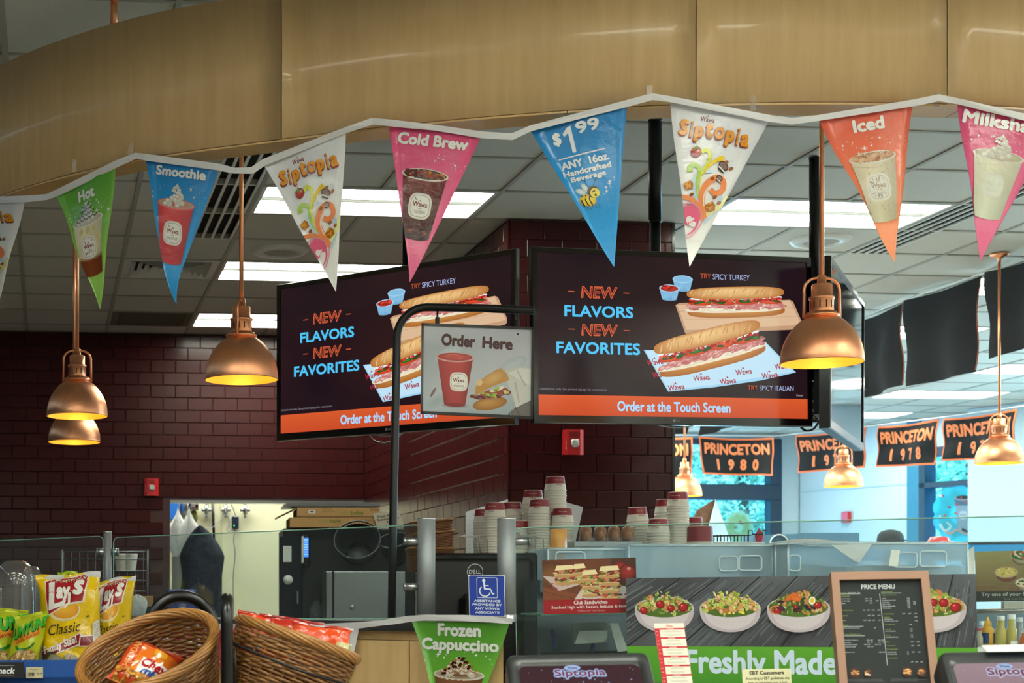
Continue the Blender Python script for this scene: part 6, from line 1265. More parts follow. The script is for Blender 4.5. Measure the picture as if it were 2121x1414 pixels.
# tissue sheet
def tis(u, v): x = 1596 + 212 * u; w = 1 - abs(u - .86) * 0; y = 1123 - 9 * sin(pi * min(1, u * 1.15)) ** 2 * (1 - v) + v * 6; return P(x, y, 5.5 - .33 * v) + UP * (.004 * sin(9 * u))
b = MB().grid(tis, 20, 4); b.prism([P(1722, 1128, 5.13), P(1806, 1126, 5.11), P(1797, 1140, 5.11), P(1780, 1165, 5.12), P(1768, 1160, 5.12)], FW * .0015)
gen('tissue_sheet', b, mat('tissue_paper', '#e6ecee', .8, trl=.3), 'white tissue sheet draped over the acrylic bin with a hanging corner', 'paper')
gen('paper_tag', MB().slab(P(1846, 1138, 5.12), RT * .03 - UP * .001, -UP * .055 - RT * .008, -FW, .0015), m_white, 'white paper tag on the right acrylic bin', 'tag')
# things seen through the bins
r = random.Random(12)
for i, (x, y, w_, h_, c, lab, nm) in enumerate(((1668, 1182, 60, 30, '#c4dce4', 'pale round lid inside the bin, left', 'plastic_tub'), (1716, 1186, 56, 26, '#b8d4e0', 'pale round lid inside the bin, right', 'plastic_tub'), (1770, 1184, 70, 26, '#d0dce0', 'white bowl behind the bin under the hanging tissue corner', 'white_bowl'))):
    p = P(x, 1200, 5.36); k = 5.36 / FP; gen(nm, MB().lathe([(0, 0), (w_ * k * .3, 0), (w_ * k * .5, h_ * k), (w_ * k * .48, h_ * k)], 28, p), mat('lid' + c, c, .3, trl=.2), lab, 'bowl')
gen('black_tray', MB().box(0, .115, 0, .14, 0, .05, M=Matrix.Translation(P(1800, 1200, 5.34)) @ Matrix.Rotation(-TH, 4, 'Z'), bv=.01), m_black, 'small black tray behind the bin under the white tag', 'tray')
gen('dark_bin', MB().box(0, .2, 0, .14, 0, .05, M=Matrix.Translation(P(1880, 1200, 5.34)) @ Matrix.Rotation(-TH, 4, 'Z'), bv=.01), mat('slate_plastic', '#3c5468', .4), 'slate blue tray behind the right handle rings', 'tray')
gen('leaning_sheet', MB().prism([P(2006, 1140, 5.6), P(2018, 1132, 5.6), P(2019, 1199, 5.5), P(2004, 1199, 5.5)], FW * .01), m_white, 'white folded sheet leaning right of the acrylic bins', 'paper')
# goods behind the glass: wrapped rolls, chips, tent box, rack, oven mitt
for i, x in enumerate((1213, 1243, 1272, 1300)):
    k = 6.3 / FP; p = P(x, 1120, 6.3); t = thing('wrapped_roll', ['leftmost', 'second', 'third', 'rightmost'][i] + ' of four brown wrapped rolls behind the glass', 'food', tuple(p)); MB().lathe([(0, 0), (11 * k, 0), (13.5 * k, 12 * k), (12 * k, 26 * k), (5 * k, 31 * k), (0, 32 * k)], 16, p).build('roll', mat('wrapped_bread', ['#7a3e28', '#8c5434', '#6c3424', '#a06a2c'][i], .35, var=(60, .6, '#c49868'), bump=(60, .5)), t); MB().lathe([(13.8 * k, 0), (14 * k, 9 * k)], 16, p).build('wrapper', m_film, t)
bench(1190, 1330, 1121, 6.2, .25, 'narrow raised ledge carrying the wrapped rolls', m_steel, nm='raised_ledge', th=.02, z0=ZC + .001)
gen('snack_bag', MB().grid(lambda u, v: P(1140 + 34 * u, 1095 + 104 * v, 5.62) - FW * .03 * sin(pi * u) * sin(pi * v) ** .5, 8, 8).grid(lambda u, v: P(1174 - 34 * u, 1095 + 104 * v, 5.62) + FW * .03 * sin(pi * u) * sin(pi * v) ** .5, 8, 8), mat('orange_snack', '#d87840', .35, var=(30, .6, '#d8c040')), 'orange and yellow snack bag behind the glass below the right cup stack', 'snack bag')
t = thing('tent_box', 'folded white display box with a brown picture side, behind the maroon tubs', 'box', tuple(P(1470, 1122, 6.7))); MB().prism([P(1424, 1103, 6.7), P(1446, 1056, 6.7), P(1482, 1034, 6.75), P(1459, 1122, 6.72), P(1424, 1122, 6.7)], FW * .02).build('picture_side', mat('brown_picture', '#8c6248', .5, var=(22, .8, '#c49c80')), t); MB().prism([P(1482, 1034, 6.74), P(1514, 1122, 6.9), P(1459, 1122, 6.7)], FW * .02).build('white_side', m_white, t)
bench(1415, 1585, 1122, 6.55, .5, 'ledge carrying the tent box and the black wire rack', m_white, nm='raised_ledge', th=.02, z0=ZC + .001)
b = MB()
for i in range(12): b.cyl(P(1472 + 7 * i, 1121, 6.6), P(1472 + 7 * i, 1107, 6.6), .0025, 6)
b.cyl(P(1470, 1110, 6.6), P(1556, 1108, 6.6), .003, 6); b.tube([P(1550, 1121, 6.6), P(1550, 1098, 6.6), P(1558, 1098, 6.6), P(1558, 1106, 6.6), P(1580, 1106, 6.6), P(1580, 1098, 6.6), P(1588, 1098, 6.6)], .003, 6)
gen('wire_rack', b, m_blackm, 'black wire rack right of the tent box', 'rack'); gen('oven_mitt', lump(1572, 1110, 17, 26, 6.62, 3, dep=.5, pinch=1), mat('mitt_red', '#d02848', .5), 'bright red silicone mitt hanging on the wire rack', 'mitt')
# ---------------------------------------------------------------- banners
def banner(c4, d4, lines, label, flip=False):
    q = [P(x, y, d) for (x, y), d in zip(c4, d4)]; mb = lin('#14161a'); B = MB(); B.c = []
    cen = (q[1] - q[0]).cross(q[3] - q[0]).normalized()
    if cen.dot(FW) > 0: cen = -cen
    def S(x, y):
        u, v = x / 200, y / 100; p = (q[0] * (1 - u) + q[1] * u) * (1 - v) + (q[3] * (1 - u) + q[2] * u) * v; return p + cen * (.025 * sin(u * 9 + 1) * (.3 + v) + .012 * sin(v * 8 + u * 5)) + UP * (-.02 * sin(pi * u) * (1 - v))
    t = thing('lettered_banner' if not flip else 'black_banner', label, 'banner', tuple((q[2] + q[3]) / 2), group=None)
    MB().grid(lambda u, v: S(u * 200, v * 100), 20, 10).build('cloth', mat('banner_cloth', '#0b0c10', .85, bump=(30, .3)), t)
    class A3(Art):
        def pt(s, x, y, h): return S(x, y) + cen * (h + .004)
    a = A3((0, 0, 0), (1, 0, 0), (0, 1, 0), cen, step=.00002); a.maxe = 12; O_ = '#e8703a'
    a.to('orange_border')
    if not flip: a.rect(0, 0, 200, 4.5, O_); a.rect(0, 95.5, 200, 100, O_); a.rect(0, 0, 4, 100, O_); a.rect(196, 0, 200, 100, O_)
    a.to('lettering')
    for tx, x0, y0, x1, y1 in lines: a.text(tx, x0, y0, x1, y1, '#ee8450', .06)
    if flip:
        a = A3((0, 0, 0), (1, 0, 0), (0, 1, 0), cen, step=.00002); a.maxe = 12; a.to('orange_hem'); a.rect(198.6, 2, 200, 98, '#c05a20')
    a.build(t, m_paper)
Pn = ('PRINCETON', 12, 14, 188, 45)
def yr(s): return [(c, 44 + 32 * i, 57, 44 + 32 * i + (17 if c != '1' else 7), 87) for i, c in enumerate(s)]
banner([(1446, 904), (1603, 906), (1601, 985), (1454, 982)], [18.4] * 4, [Pn] + yr('1980'), 'black and orange lettered banner dated 1980 in the left far window')
banner([(1275, 902), (1435, 905), (1433, 992), (1282, 990)], [17.9] * 4, [Pn] + yr('1981'), 'black and orange banner mostly hidden behind the maroon column')
banner([(1650, 901), (1793, 884), (1789, 968), (1659, 979)], [17.6, 16.6, 16.6, 17.6], [Pn] + yr('1979'), 'black and orange banner half hidden by the edge on screen')
banner([(1820, 883), (1943, 867), (1935, 962), (1821, 967)], [16.6, 15.8, 15.8, 16.6], [Pn] + yr('1978'), 'black and orange lettered banner dated 1978')
banner([(1956, 867), (2105, 846), (2095, 946), (1957, 955)], [15.7, 14.8, 14.8, 15.7], [Pn] + yr('1977'), 'rightmost black and orange banner, behind a copper lamp')
banner([(1768, 668), (1866, 628), (1867, 797), (1770, 830)], [11.7, 11.0, 11.0, 11.7], [], 'leftmost of the black banner backs, touching the edge on screen', True)
banner([(1873, 622), (2029, 571), (2018, 770), (1886, 800)], [10.9, 10.15, 10.15, 10.9], [], 'large square black banner back in the middle of the right side', True)
banner([(2041, 563), (2200, 512), (2190, 690), (2060, 743)], [10.0, 9.2, 9.2, 10.0], [], 'black banner back cut off by the right edge', True)
banner([(1330, 850), (1433, 858), (1422, 898), (1332, 905)], [15.5, 15.2, 15.2, 15.5], [], 'black banner back just right of the maroon column, low under the middle screen', True); banner([(1450, 858), (1560, 850), (1515, 884), (1451, 903)], [15, 14.6, 14.6, 15], [], 'tilted black banner back under the middle screen', True)
gen('banner_string', MB().tube([P(1690, 690, 12.1), P(1768, 664, 11.7), P(1870, 622, 10.95), P(2035, 565, 10.08), P(2200, 508, 9.2)], .006, 6), m_white, 'white cord carrying the black banner backs below the ceiling', 'cord')
gen('banner_string', MB().tube([P(1270, 900, 17.9), P(1446, 901, 18.4), P(1603, 903, 18.4), P(1650, 898, 17.6), P(1820, 880, 16.6), P(1950, 864, 15.75), P(2110, 842, 14.8), P(2200, 830, 14.3)], .006, 6), m_white, 'white cord carrying the orange lettered banners', 'cord')
gen('banner_string', MB().tube([P(1270, 846, 15.7), P(1330, 850, 15.5), P(1433, 858, 15.2), P(1450, 858, 15.0), P(1560, 850, 14.6), P(1640, 786, 14.9)], .006, 6), m_white, 'white cord carrying the low black banner backs under the middle screen', 'cord')
# ---------------------------------------------------------------- alarms
def alarm(O, M3, w, h, label):
    t = thing('fire_alarm', label, 'alarm', tuple(O)); M = Matrix.Translation(O) @ M3
    v = []; prof = [(-w / 2, 0), (-w / 2, -.03), (-w * .3, -.044), (w * .3, -.044), (w / 2, -.03), (w / 2, 0)]
    MB().prism([M @ Vector((x, y, -h / 2)) for x, y in prof], M3 @ Vector((0, 0, h))).build('housing', m_red, t); MB().box(-w * .17, w * .22, -.06, -.04, -h * .2, h * .12, M=M, bv=.008).build('strobe_lens', mat('strobe', '#c4ccc8', .12, metal=.6, bump=(60, .9, .01)), t)
    for i in range(8): MB().box(-w * .25, w * .25, -.0455, -.044, h * (.2 + .03 * i), h * (.208 + .03 * i), M=M).build('grille_slot', mat('dark_red', '#6c1014', .6), t)
    a = Art(M @ Vector((-w / 2, -.031, h / 2)), M3 @ Vector((w / 100, 0, 0)), -UP * h / 120, M3 @ Vector((-.5, -1, 0)), step=.00003, base=.008); a.to('lettering')
    for i, c in enumerate('FIRE'): a.text(c, 13, 44 + 13 * i, 20, 54 + 13 * i, '#ecdcdc', .04); a.text(c, 84, 44 + 13 * i, 90, 54 + 13 * i, '#ecdcdc', .04, rot=180)
    a.build(t, m_paper)
alarm(PYw(1184, 917, YC), Matrix.Identity(3).to_4x4(), .118, .142, 'red fire alarm strobe on the maroon column under the middle screen'); alarm(PYw(313, 1009, YB), Matrix.Identity(3).to_4x4(), .118, .14, 'red fire alarm strobe on the maroon back wall above the kitchen opening')
ap = bp(1756, 1071); gen('fire_pull', MB().box(-.06, .06, -.06, 0, -.07, .07, M=Matrix.Translation(ap) @ Matrix.Rotation(atan2(WD.y, WD.x), 4, 'Z'), bv=.01), m_red, 'small red fire alarm on the white wall of the dining room', 'alarm')
# ---------------------------------------------------------------- dining room low things
gen('dark_bench', MB().prism([P(1560, 1508, 15), P(1690, 1508, 15), P(1690, 1104, 15), P(1560, 1108, 15)], FW * .3).prism([P(1665, 1506, 14.5), P(1780, 1506, 14.5), P(1780, 1103, 14.5), P(1665, 1103, 14.5)], FW * .2), mat('slate_panel', '#4a6c80', .6, bump=(40, .8)), 'dark slate low divider in the far dining room', 'divider')
t = thing('round_sign', 'round outlined sign on the far low divider', 'sign', tuple(P(1614, 1130, 14.6))); MB().tube([P(1614 + 19 * cos(q), 1126 - 19 * sin(q), 14.6) for q in [2 * pi * i / 32 for i in range(32)]], .005, 6, closed=True).build('ring', m_white, t); MB().lathe([(0, 0), (.085, 0), (.085, .01)], 28, M=Matrix.Translation(P(1614, 1126, 14.62)) @ Matrix.Rotation(pi / 2, 4, 'X')).build('disc', mat('slate_disc', '#38586a', .5), t)
gen('dining_divider', MB().prism([P(1790, 1160, 11.5), P(2300, 1160, 11.5), P(2300, 1124, 11.5), P(1790, 1128, 11.5)], FW * .05), glassm('blue_glass_divider', '#7cc4e0', .1, .05, 1.0, '#50a8c8'), 'blue tinted low glass divider in the dining room at right', 'divider')
gen('divider_rail', MB().cyl(P(1790, 1127, 11.4), P(2300, 1122, 11.4), .012, 10).cyl(P(1995, 1126, 11.4), P(1995, 1170, 11.4), .012, 8), mat('dark_rail', '#1c2c38', .5), 'dark top rail of the blue glass divider', 'rail')
gen('red_cap', MB().lathe([(0, .05), (.06, .045), (.09, 0)], 20, P(1945, 1124, 11.3)), m_red, 'red lid above the dining room divider', 'lid')
# seated customer, only the cap and crown show above the bins
hp = P(1845, 1124, 13.2); t = thing('person', 'person in a dark cap and striped top, only the cap showing above the acrylic bin', 'person', (hp.x, hp.y, 0))
me = bpy.data.meshes.new('body'); hz = hp.z
J = [(0, 0, .75), (0, 0, hz - .62), (0, 0, hz - .34), (0, 0, hz - .2), (0, -.01, hz - .1), (0, 0, hz), (.19, 0, hz - .36), (.24, -.04, hz - .6), (.2, -.22, hz - .72), (-.19, 0, hz - .36), (-.24, -.04, hz - .6), (-.2, -.22, hz - .72), (.1, 0, .72), (.11, -.02, .42), (.11, 0, .05), (-.1, 0, .72), (-.11, -.02, .42), (-.11, 0, .05), (.11, -.12, .03), (-.11, -.12, .03)]
E = [(0, 1), (1, 2), (2, 3), (3, 4), (4, 5), (2, 6), (6, 7), (7, 8), (2, 9), (9, 10), (10, 11), (0, 12), (12, 13), (13, 14), (0, 15), (15, 16), (16, 17), (14, 18), (17, 19)]
R_ = [.15, .14, .15, .055, .08, .085, .07, .05, .035, .07, .05, .035, .09, .06, .045, .09, .06, .045, .035, .035]
me.from_pydata([Vector(j) for j in J], E, []); o = bpy.data.objects.new('body', me); COL.objects.link(o); o.parent = t; o.matrix_parent_inverse = Matrix.Identity(4)
sk = o.modifiers.new('skin', 'SKIN'); 
for i, v in enumerate(me.skin_vertices[0].data): v.radius = (R_[i], R_[i]); v.use_root = i == 0
o.modifiers.new('sub', 'SUBSURF').levels = 2; me.materials.append(mat('skin_tone', '#b08468', .55)); WM[o.name] = WM[t.name]
MB().lathe([(.175, 0), (.18, .2), (.19, .4), (.2, .52), (.12, .6), (.07, .62)], 24, (0, 0, hz - .92), sy=.75, M=WM[t.name]).build('striped_top', mat('striped_cloth', '#c4ccd0', .8, var=(9, .8, '#50606c'), stretch=(8, 8, .3)), t)
MB().lathe([(.105, -.01), (.108, .03), (.1, .07), (.075, .1), (.03, .115), (0, .118)], 24, (0, .005, hz - .0), M=WM[t.name], sy=1.1).build('cap', mat('dark_cap', '#22282e', .8), t)
MB().lathe([(0, 0), (.09, .002), (.092, -.004)], 16, (0, -.1, hz + .02), M=WM[t.name], sy=.8).build('cap_peak', mat('dark_cap', '#22282e', .8), t)
for k in (-1, 1): MB().lathe([(0, .012), (.012, 0), (0, -.012)], 10, (k * .032, -.083, hz - .03), M=WM[t.name]).build('eye', m_black, t)
# ---------------------------------------------------------------- window stickers and the world outside
def decal(px, py, w, f3, col, label, seed):
    k = f3(px, py); o = f3(px, py); ux = (f3(px + 1, py) - f3(px - 1, py)) / 2; uy = (f3(px, py + 1) - f3(px, py - 1)) / 2; n = ux.cross(uy).normalized(); n = -n if n.dot(FW) > 0 else n
    t = thing('window_sticker', label, 'sticker', tuple(o)); a = Art(o + n * .02, ux, uy, n, step=.0004, base=.002); r = random.Random(seed); a.to('cloud_shape')
    for q in range(9): an = 2 * pi * q / 9; a.ell(w * .34 * cos(an), w * .4 * sin(an), w * .2, w * .22, col, n=18)
    a.ell(0, 0, w * .4, w * .46, col, n=24); a.to('cup_picture')
    if w > 60:
        a.poly([(-6, -34), (28, -34), (20, 34), (2, 34)], '#6c8aa0'); a.poly([(-4, -18), (26, -18), (20, 34), (2, 34)], '#a8c4d4'); a.ell(11, -34, 17, 5, '#b4ccd8'); a.ell(11, -35, 14, 4, '#3c4c58'); a.ell(12, 2, 8, 9, '#d8e8ee', pw=3); a.text('Wawa', 6, -1, 18, 3, '#7c6068', 0)
        for c, pts in (('#e8b4a8', [(-30, 30), (-16, 40), (0, 32), (16, 40), (30, 32)]), ('#f0f0f0', [(-36, 20), (-26, 34), (-14, 26), (-22, 16)]), ('#2c3c54', [(10, 30), (24, 36), (34, 28)])): curl(a, pts, 6, c, 3)
        for i in range(9): a.ell(r.uniform(-36, 40), r.uniform(-40, 10), 3, 2.4, r.choice(['#d86c58', '#c45040', '#e8e8d8']), 30, 8)
    else: a.ell(4, -10, 5, 3, '#b83c30', 20); curl(a, [(-14, 10), (-4, 18), (8, 12)], 3, '#e8ecec'); a.ell(-6, 0, 4, 3, '#a8a090')
    a.build(t, mat('sticker_film', rough=.5, attr=True, trl=.6))
decal(1986, 1065, 100, lambda x, y: bp(x, y) - FW * .0, '#3cc0cc', 'turquoise cloud shaped sticker with a cup on the right far window', 1)
decal(1528, 1092, 58, lambda x, y: PYw(x, y, YF - .02), '#b8dcb8', 'pale green cloud shaped sticker low on the left far window', 2)
m_leaf = [mat('leaf%d' % i, c, .6, trl=.45, rand=.2) for i, c in enumerate(('#a8ccb0', '#c4dcc4', '#84ac90'))]
def tree_(x, y, h, w, seed, label):
    r = random.Random(seed); t = thing('tree', label, 'tree', (x, y, 0)); MB().tube([(x, y, -.2), (x + .1, y, h * .4), (x, y, h * .8)], [.16, .12, .05], 8).build('trunk', mat('bark', '#5c4c3c', .9), t)
    for q in range(3):
        b = MB()
        for i in range(1000):
            a1, a2 = r.uniform(0, 2 * pi), r.uniform(-1, 1); k = r.random() ** .4; p = Vector((x + w * k * cos(a1) * sqrt(1 - a2 * a2), y + w * k * sin(a1) * sqrt(1 - a2 * a2) * .7, h * .62 + h * .42 * k * a2)); s_ = r.uniform(.07, .16); u = Vector((r.uniform(-1, 1), r.uniform(-1, 1), r.uniform(-1, 1))).normalized(); v = u.orthogonal().normalized()
            b.add([p - u * s_, p - v * s_ * .5, p + u * s_, p + v * s_ * .5], [(0, 1, 2, 3)])
        b.build('foliage', m_leaf[q], t, kind='stuff')
struct(MB().box(-10, 60, 21, 60, -.3, -.05).box(14, 60, -10, 21.01, -.3, -.05), 'ground', mat('pavement', '#b8bcbc', .8))
for i, (x, y, h, w) in enumerate(((9.6, 26, 6.5, 1.9), (13.2, 28, 6, 2.0), (17.5, 27.5, 6.5, 2.2), (15.6, 21.9, 6, 1.8), (20, 23, 7, 2.2), (5.6, 29, 7, 2.2), (24, 19, 7, 2.4))): tree_(x, y, h, w, i, 'leafy green tree outside the far windows, number %s from the left' % ['two', 'three', 'four', 'five', 'six', 'one', 'seven'][i])
sun = bpy.data.lights.new('sun', 'SUN'); sun.energy = 14; sun.angle = .02; so = bpy.data.objects.new('sun', sun); COL.objects.link(so); so.rotation_euler = (radians(38), radians(-12), radians(40))
# ---------------------------------------------------------------- lower bunting along the counter front
RL = [(380, 1294, 0), (450, 1291, 0), (520, 1292, 0), (600, 1294, 0), (680, 1291, 0), (745, 1288, 0), (790, 1284, 0), (812, 1280, 0), (845, 1275, 0), (880, 1273, 0), (960, 1273, 0), (1020, 1276, 0), (1062, 1281, 0)]
ribbon(RL, 13, lambda x: cd(x, -.05), 'white bunting ribbon taped along the counter edge, above the green cappuccino pennant')
g2 = 'printed pennants along the counter'
def cdd(x): return cd(x, -.04)
pennant('p', (853, 1285), (1054, 1291), (945, 1590), cdd(853), cdd(1045), '#5aa038', '#7ec440', 'green pennant for frozen cappuccino hanging on the counter front', lambda a: drink(a, '', 'cap', rows=(('Frozen', 46, 3, 30), ('Cappuccino', 80, 34, 66))), group=g2)
pennant('p', (580, 1304), (743, 1299), (668, 1600), cdd(580), cdd(743), *wh_, 'white pennant behind the right hand wicker basket', siptopia, group=g2)
pennant('p', (270, 1305), (478, 1304), (380, 1600), cdd(270), cdd(478), '#b8284c', '#d84c74', 'dark pink pennant mostly hidden between the two wicker baskets', lambda a: drink(a, 'Milkshake', 'shake', half=70), group=g2)
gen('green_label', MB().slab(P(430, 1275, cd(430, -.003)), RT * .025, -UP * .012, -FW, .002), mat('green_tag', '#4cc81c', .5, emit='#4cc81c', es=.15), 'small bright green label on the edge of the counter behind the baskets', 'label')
# ---------------------------------------------------------------- snack display at the left
SD = 5.35
a_, b_ = P(-200, 1368, SD), P(165, 1366, SD)
t = thing('snack_display', 'bright blue cardboard snack display shelf holding the chip bags', 'display', (a_.x, a_.y, 0))
f = FW * .42
MB().prism([a_, b_, b_ + UP * 0 - UP * .4, a_ - UP * .4], FW * .008).build('front_lip', m_blue, t); MB().prism([a_ - UP * .06, b_ - UP * .06, b_ - UP * .06 + f, a_ - UP * .06 + f], (0, 0, -.02)).build('tray', m_blue, t)
MB().prism([Vector((p.x, p.y, 0)) for p in (a_ + FW * .02, b_ + FW * .02, b_ + f, a_ + f)], (0, 0, a_.z - .1)).build('body', m_blue, t); MB().prism([b_, b_ + f, b_ + f - UP * .4, b_ - UP * .4], RT * .006).build('side_panel', m_blue, t)
t, a = card('shelf_tag', (-70, 1371, 5.30), (50, 1371, 5.30), (-70, 1403, 5.30), 120, 32, 'black plastic shelf tag with white lettering at the bottom left corner', 'tag', '#101112'); a.to('lettering'); a.rect(8, 13 - 6, 100, 7.6, '#c8c8c8'); a.rect(8, 28, 100, 28.6, '#c8c8c8'); a.text('QuackSnack'[3:], 40, 11, 101, 24, '#e4e6e8', .05, .2); a.build(t, m_paper)
t, a = card('price_sticker', (54, 1381, 5.33), (89, 1381, 5.33), (54, 1404, 5.33), 35, 23, 'small cream price sticker with a barcode on the blue display', 'sticker', '#ccc49c'); a.to('print')
for i in range(12): a.rect(4 + i * 1.1, 11, 4.4 + i * 1.1 + .3 * (i % 3), 18, '#2c2c28')
a.text('$1.89', 22, 12, 33, 15.5, '#3c3c34', .02); a.rect(8, 4, 26, 5, '#6c6c5c'); a.rect(13, 7, 22, 7.8, '#6c6c5c'); a.rect(2, 20, 16, 20.6, '#6c6c5c'); a.build(t, m_paper)
def bag(TL, TR, BL, d, w, h, bulge, label, col, side, paint, seed=1, cat='snack bag', dt=0, group=None):
    """pillow pouch: two bulging skins with crimped seals at both ends"""
    O, U, V, N_ = quadframe(P(*TL, d + dt), P(*TR, d + dt), P(*BL, d), w, h); N_ = -N_ if N_.dot(FW) > 0 else N_; r = random.Random(seed); ph = [r.uniform(0, 6.3) for _ in range(10)]
    def bend(x, y):
        u, v = x / w, y / h; e = max(0., min(1, (v - .05) / .12)) * max(0., min(1, (.97 - v) / .12)); e = e ** .6; s_ = max(0, 1 - (2 * u - 1) ** 2) ** .55
        z = bulge * e * s_ * (1 + .10 * sin(7 * u + ph[0] + 3 * v) + .09 * sin(9 * v + ph[1]) + .05 * sin(17 * u + 11 * v + ph[2]))
        z += bulge * .06 * sin(11 * u + 5 * v + ph[3]) * (1 - e * .6) + bulge * .05 * sin(14 * v - 9 * u + ph[4]); k = 1 + .05 * (1 - e) - .035 * e
        k2 = .018 * sin(12 * v + ph[5]) * (1 if u > .5 else -1); return (w / 2 + (x - w / 2) * (k + k2 * abs(2 * u - 1)), y + .012 * h * sin(8 * u + ph[6]) * (1 - e), z)
    def S(u, v, sg): X, Y, z = bend(u * w, v * h); return O + U * X + V * Y + N_ * z * sg
    t = thing('snack_bag', label, cat, tuple(O + V * h + U * w / 2), group=group)
    MB().grid(lambda u, v: S(u, v, 1), 56, 70).build('front_skin', mat('bag_' + col.strip('#'), col, .24, coat=.6, bump=(22, .9, .01)), t); MB().grid(lambda u, v: S(1 - u, v, -.9), 20, 24).build('back_skin', mat('bag_' + side.strip('#'), side, .3, coat=.4), t)
    a = Art(O, U, V, N_, step=.00013, bend=bend, base=.0016, clip=[(0, 0), (w, 0), (w, h), (0, h)]); a.maxe = w / 34; paint(a); a.build(t, m_bag); return t
def lays(a):
    a.to('print'); a.ell(52, 76, 34, 24, '#e8d098', 5, 24, col2='#e8d8a8'); a.ell(54, 74, 30, 21, '#f0b838', 5, 26, col2='#d8901c', hl=(-.2, -.4)); 
    a.poly([(16, 14), (40, 6), (102, 4), (104, 20), (96, 62), (60, 66), (18, 88), (14, 50)], '#ddd4c4'); a.poly([(18, 16), (40, 8), (100, 6), (101, 20), (92, 59), (60, 62), (20, 84), (16, 50)], '#a01c24')
    W_ = '#e8e6e0'; a.xf(0, 0); a.poly([(24, 18), (36, 14), (33, 62), (58, 56), (54, 66), (20, 76)], W_); a.text('ay', 38, 26, 68, 62, W_, .07, .15); a.text('s', 72, 14, 96, 46, W_, .08, .2); a.line([(66, 40), (64, 62), (54, 72)], 6, W_, 3); a.T = None
    a.text('Classic', 18, 104, 86, 126, '#3c2c10', .0, .35, rot=-5)
    a.poly([(-2, 162), (40, 148), (84, 126), (90, 132), (90, 150), (40, 166), (-2, 182)], '#e0d4c8'); a.poly([(-2, 164), (40, 150), (83, 129), (88, 134), (88, 148), (40, 164), (-2, 179)], '#8c1822'); a.poly([(84, 133), (126, 133), (126, 158), (80, 156)], '#e0d4c8'); a.poly([(86, 135), (126, 135), (126, 156), (83, 154)], '#7c1420')
    a.text('Family Size!', 4, 141, 80, 163, '#ecdfd8', .05, .2, rot=-17)
    a.poly([(112, 108), (126, 100), (126, 200), (108, 200)], '#d8d4cc')
    for i in range(12): a.line([(114, 112 + i * 3.4), (124, 109 + i * 3.4)], .7, '#6c6860')
    a.to('chip_picture')
    for x, y, rx, ry, q, c in ((14, 182, 24, 14, -50, '#5a4438'), (36, 190, 26, 17, 40, '#a39a84'), (56, 206, 34, 12, 15, '#8c7c64'), (72, 186, 26, 10, 35, '#a08458'), (20, 206, 22, 10, 0, '#6c6050')): a.ell(x, y, rx, ry, c, q, 16, col2='#8c8468' if c != '#5a4438' else '#4a3830', hl=(-.2, -.3), wob=.05)
    a.poly([(98, 92), (104, 90), (106, 94), (100, 96)], '#7c6410')
def funy(a):
    a.to('print'); a.poly([(10, 62), (96, 40), (98, 62), (14, 84)], '#e89c1c'); a.text('Onion Flavored', 20, 60, 92, 72, '#b03c1c', .02, 0, rot=-14)
    for c, k in (('#173c18', 2.6), ('#3fae2c', 0)): a.text('FUNYUNS', -10 + k, 22 + k, 116 + k, 56 + k, c, .08, .15, rot=-14)
    a.line([(24 + 30 * (1 - cos(q)), 84 + 14 * sin(q)) for q in [pi * i / 12 for i in range(13)]], 7, '#2c7c24')
    a.to('ring_picture'); a.ell(54, 132, 50, 34, '#8c7038', 0, 24); r = random.Random(3)
    for i in range(34): x, y, s_ = 54 + r.uniform(-38, 38), 132 + r.uniform(-24, 24), r.uniform(7, 12); q0 = r.uniform(0, 6); a.line([(x + s_ * cos(q0 + q), y + s_ * .6 * sin(q0 + q)) for q in [.45 * i for i in range(12)]], 3.2, r.choice(['#d8b068', '#c09048', '#e8c888', '#a87838']))
bag((120, 1184), (160, 1182), (128, 1300), 5.72, 60, 120, .03, 'yellow and green bag tip peeking above the front yellow chip bag', '#a8bc14', '#9cb010', lambda a: (a.to('print'), a.line([(4, 26), (34, 6)], 3, '#2c6c1c')), 8)
bag((192, 1206), (280, 1190), (180, 1400), 5.62, 126, 215, .05, 'second yellow chip bag, behind and right of the first one', '#dcb800', '#c8ccd0', lays, 5, dt=.02)
bag((78, 1192), (206, 1184), (86, 1400), 5.50, 126, 215, .052, 'large yellow chip bag with red lettering panel, in front', '#e4be00', '#d0d2d4', lays, 2)
bag((-58, 1258), (56, 1262), (-70, 1400), 5.52, 110, 165, .045, 'green and yellow onion ring bag cut off by the left edge', '#b8c41c', '#a8b418', funy, 7)
bag((34, 1276), (104, 1264), (6, 1400), 5.46, 110, 165, .045, 'green and yellow onion ring bag left of the large yellow chip bag', '#bcc820', '#a8b418', funy, 4)
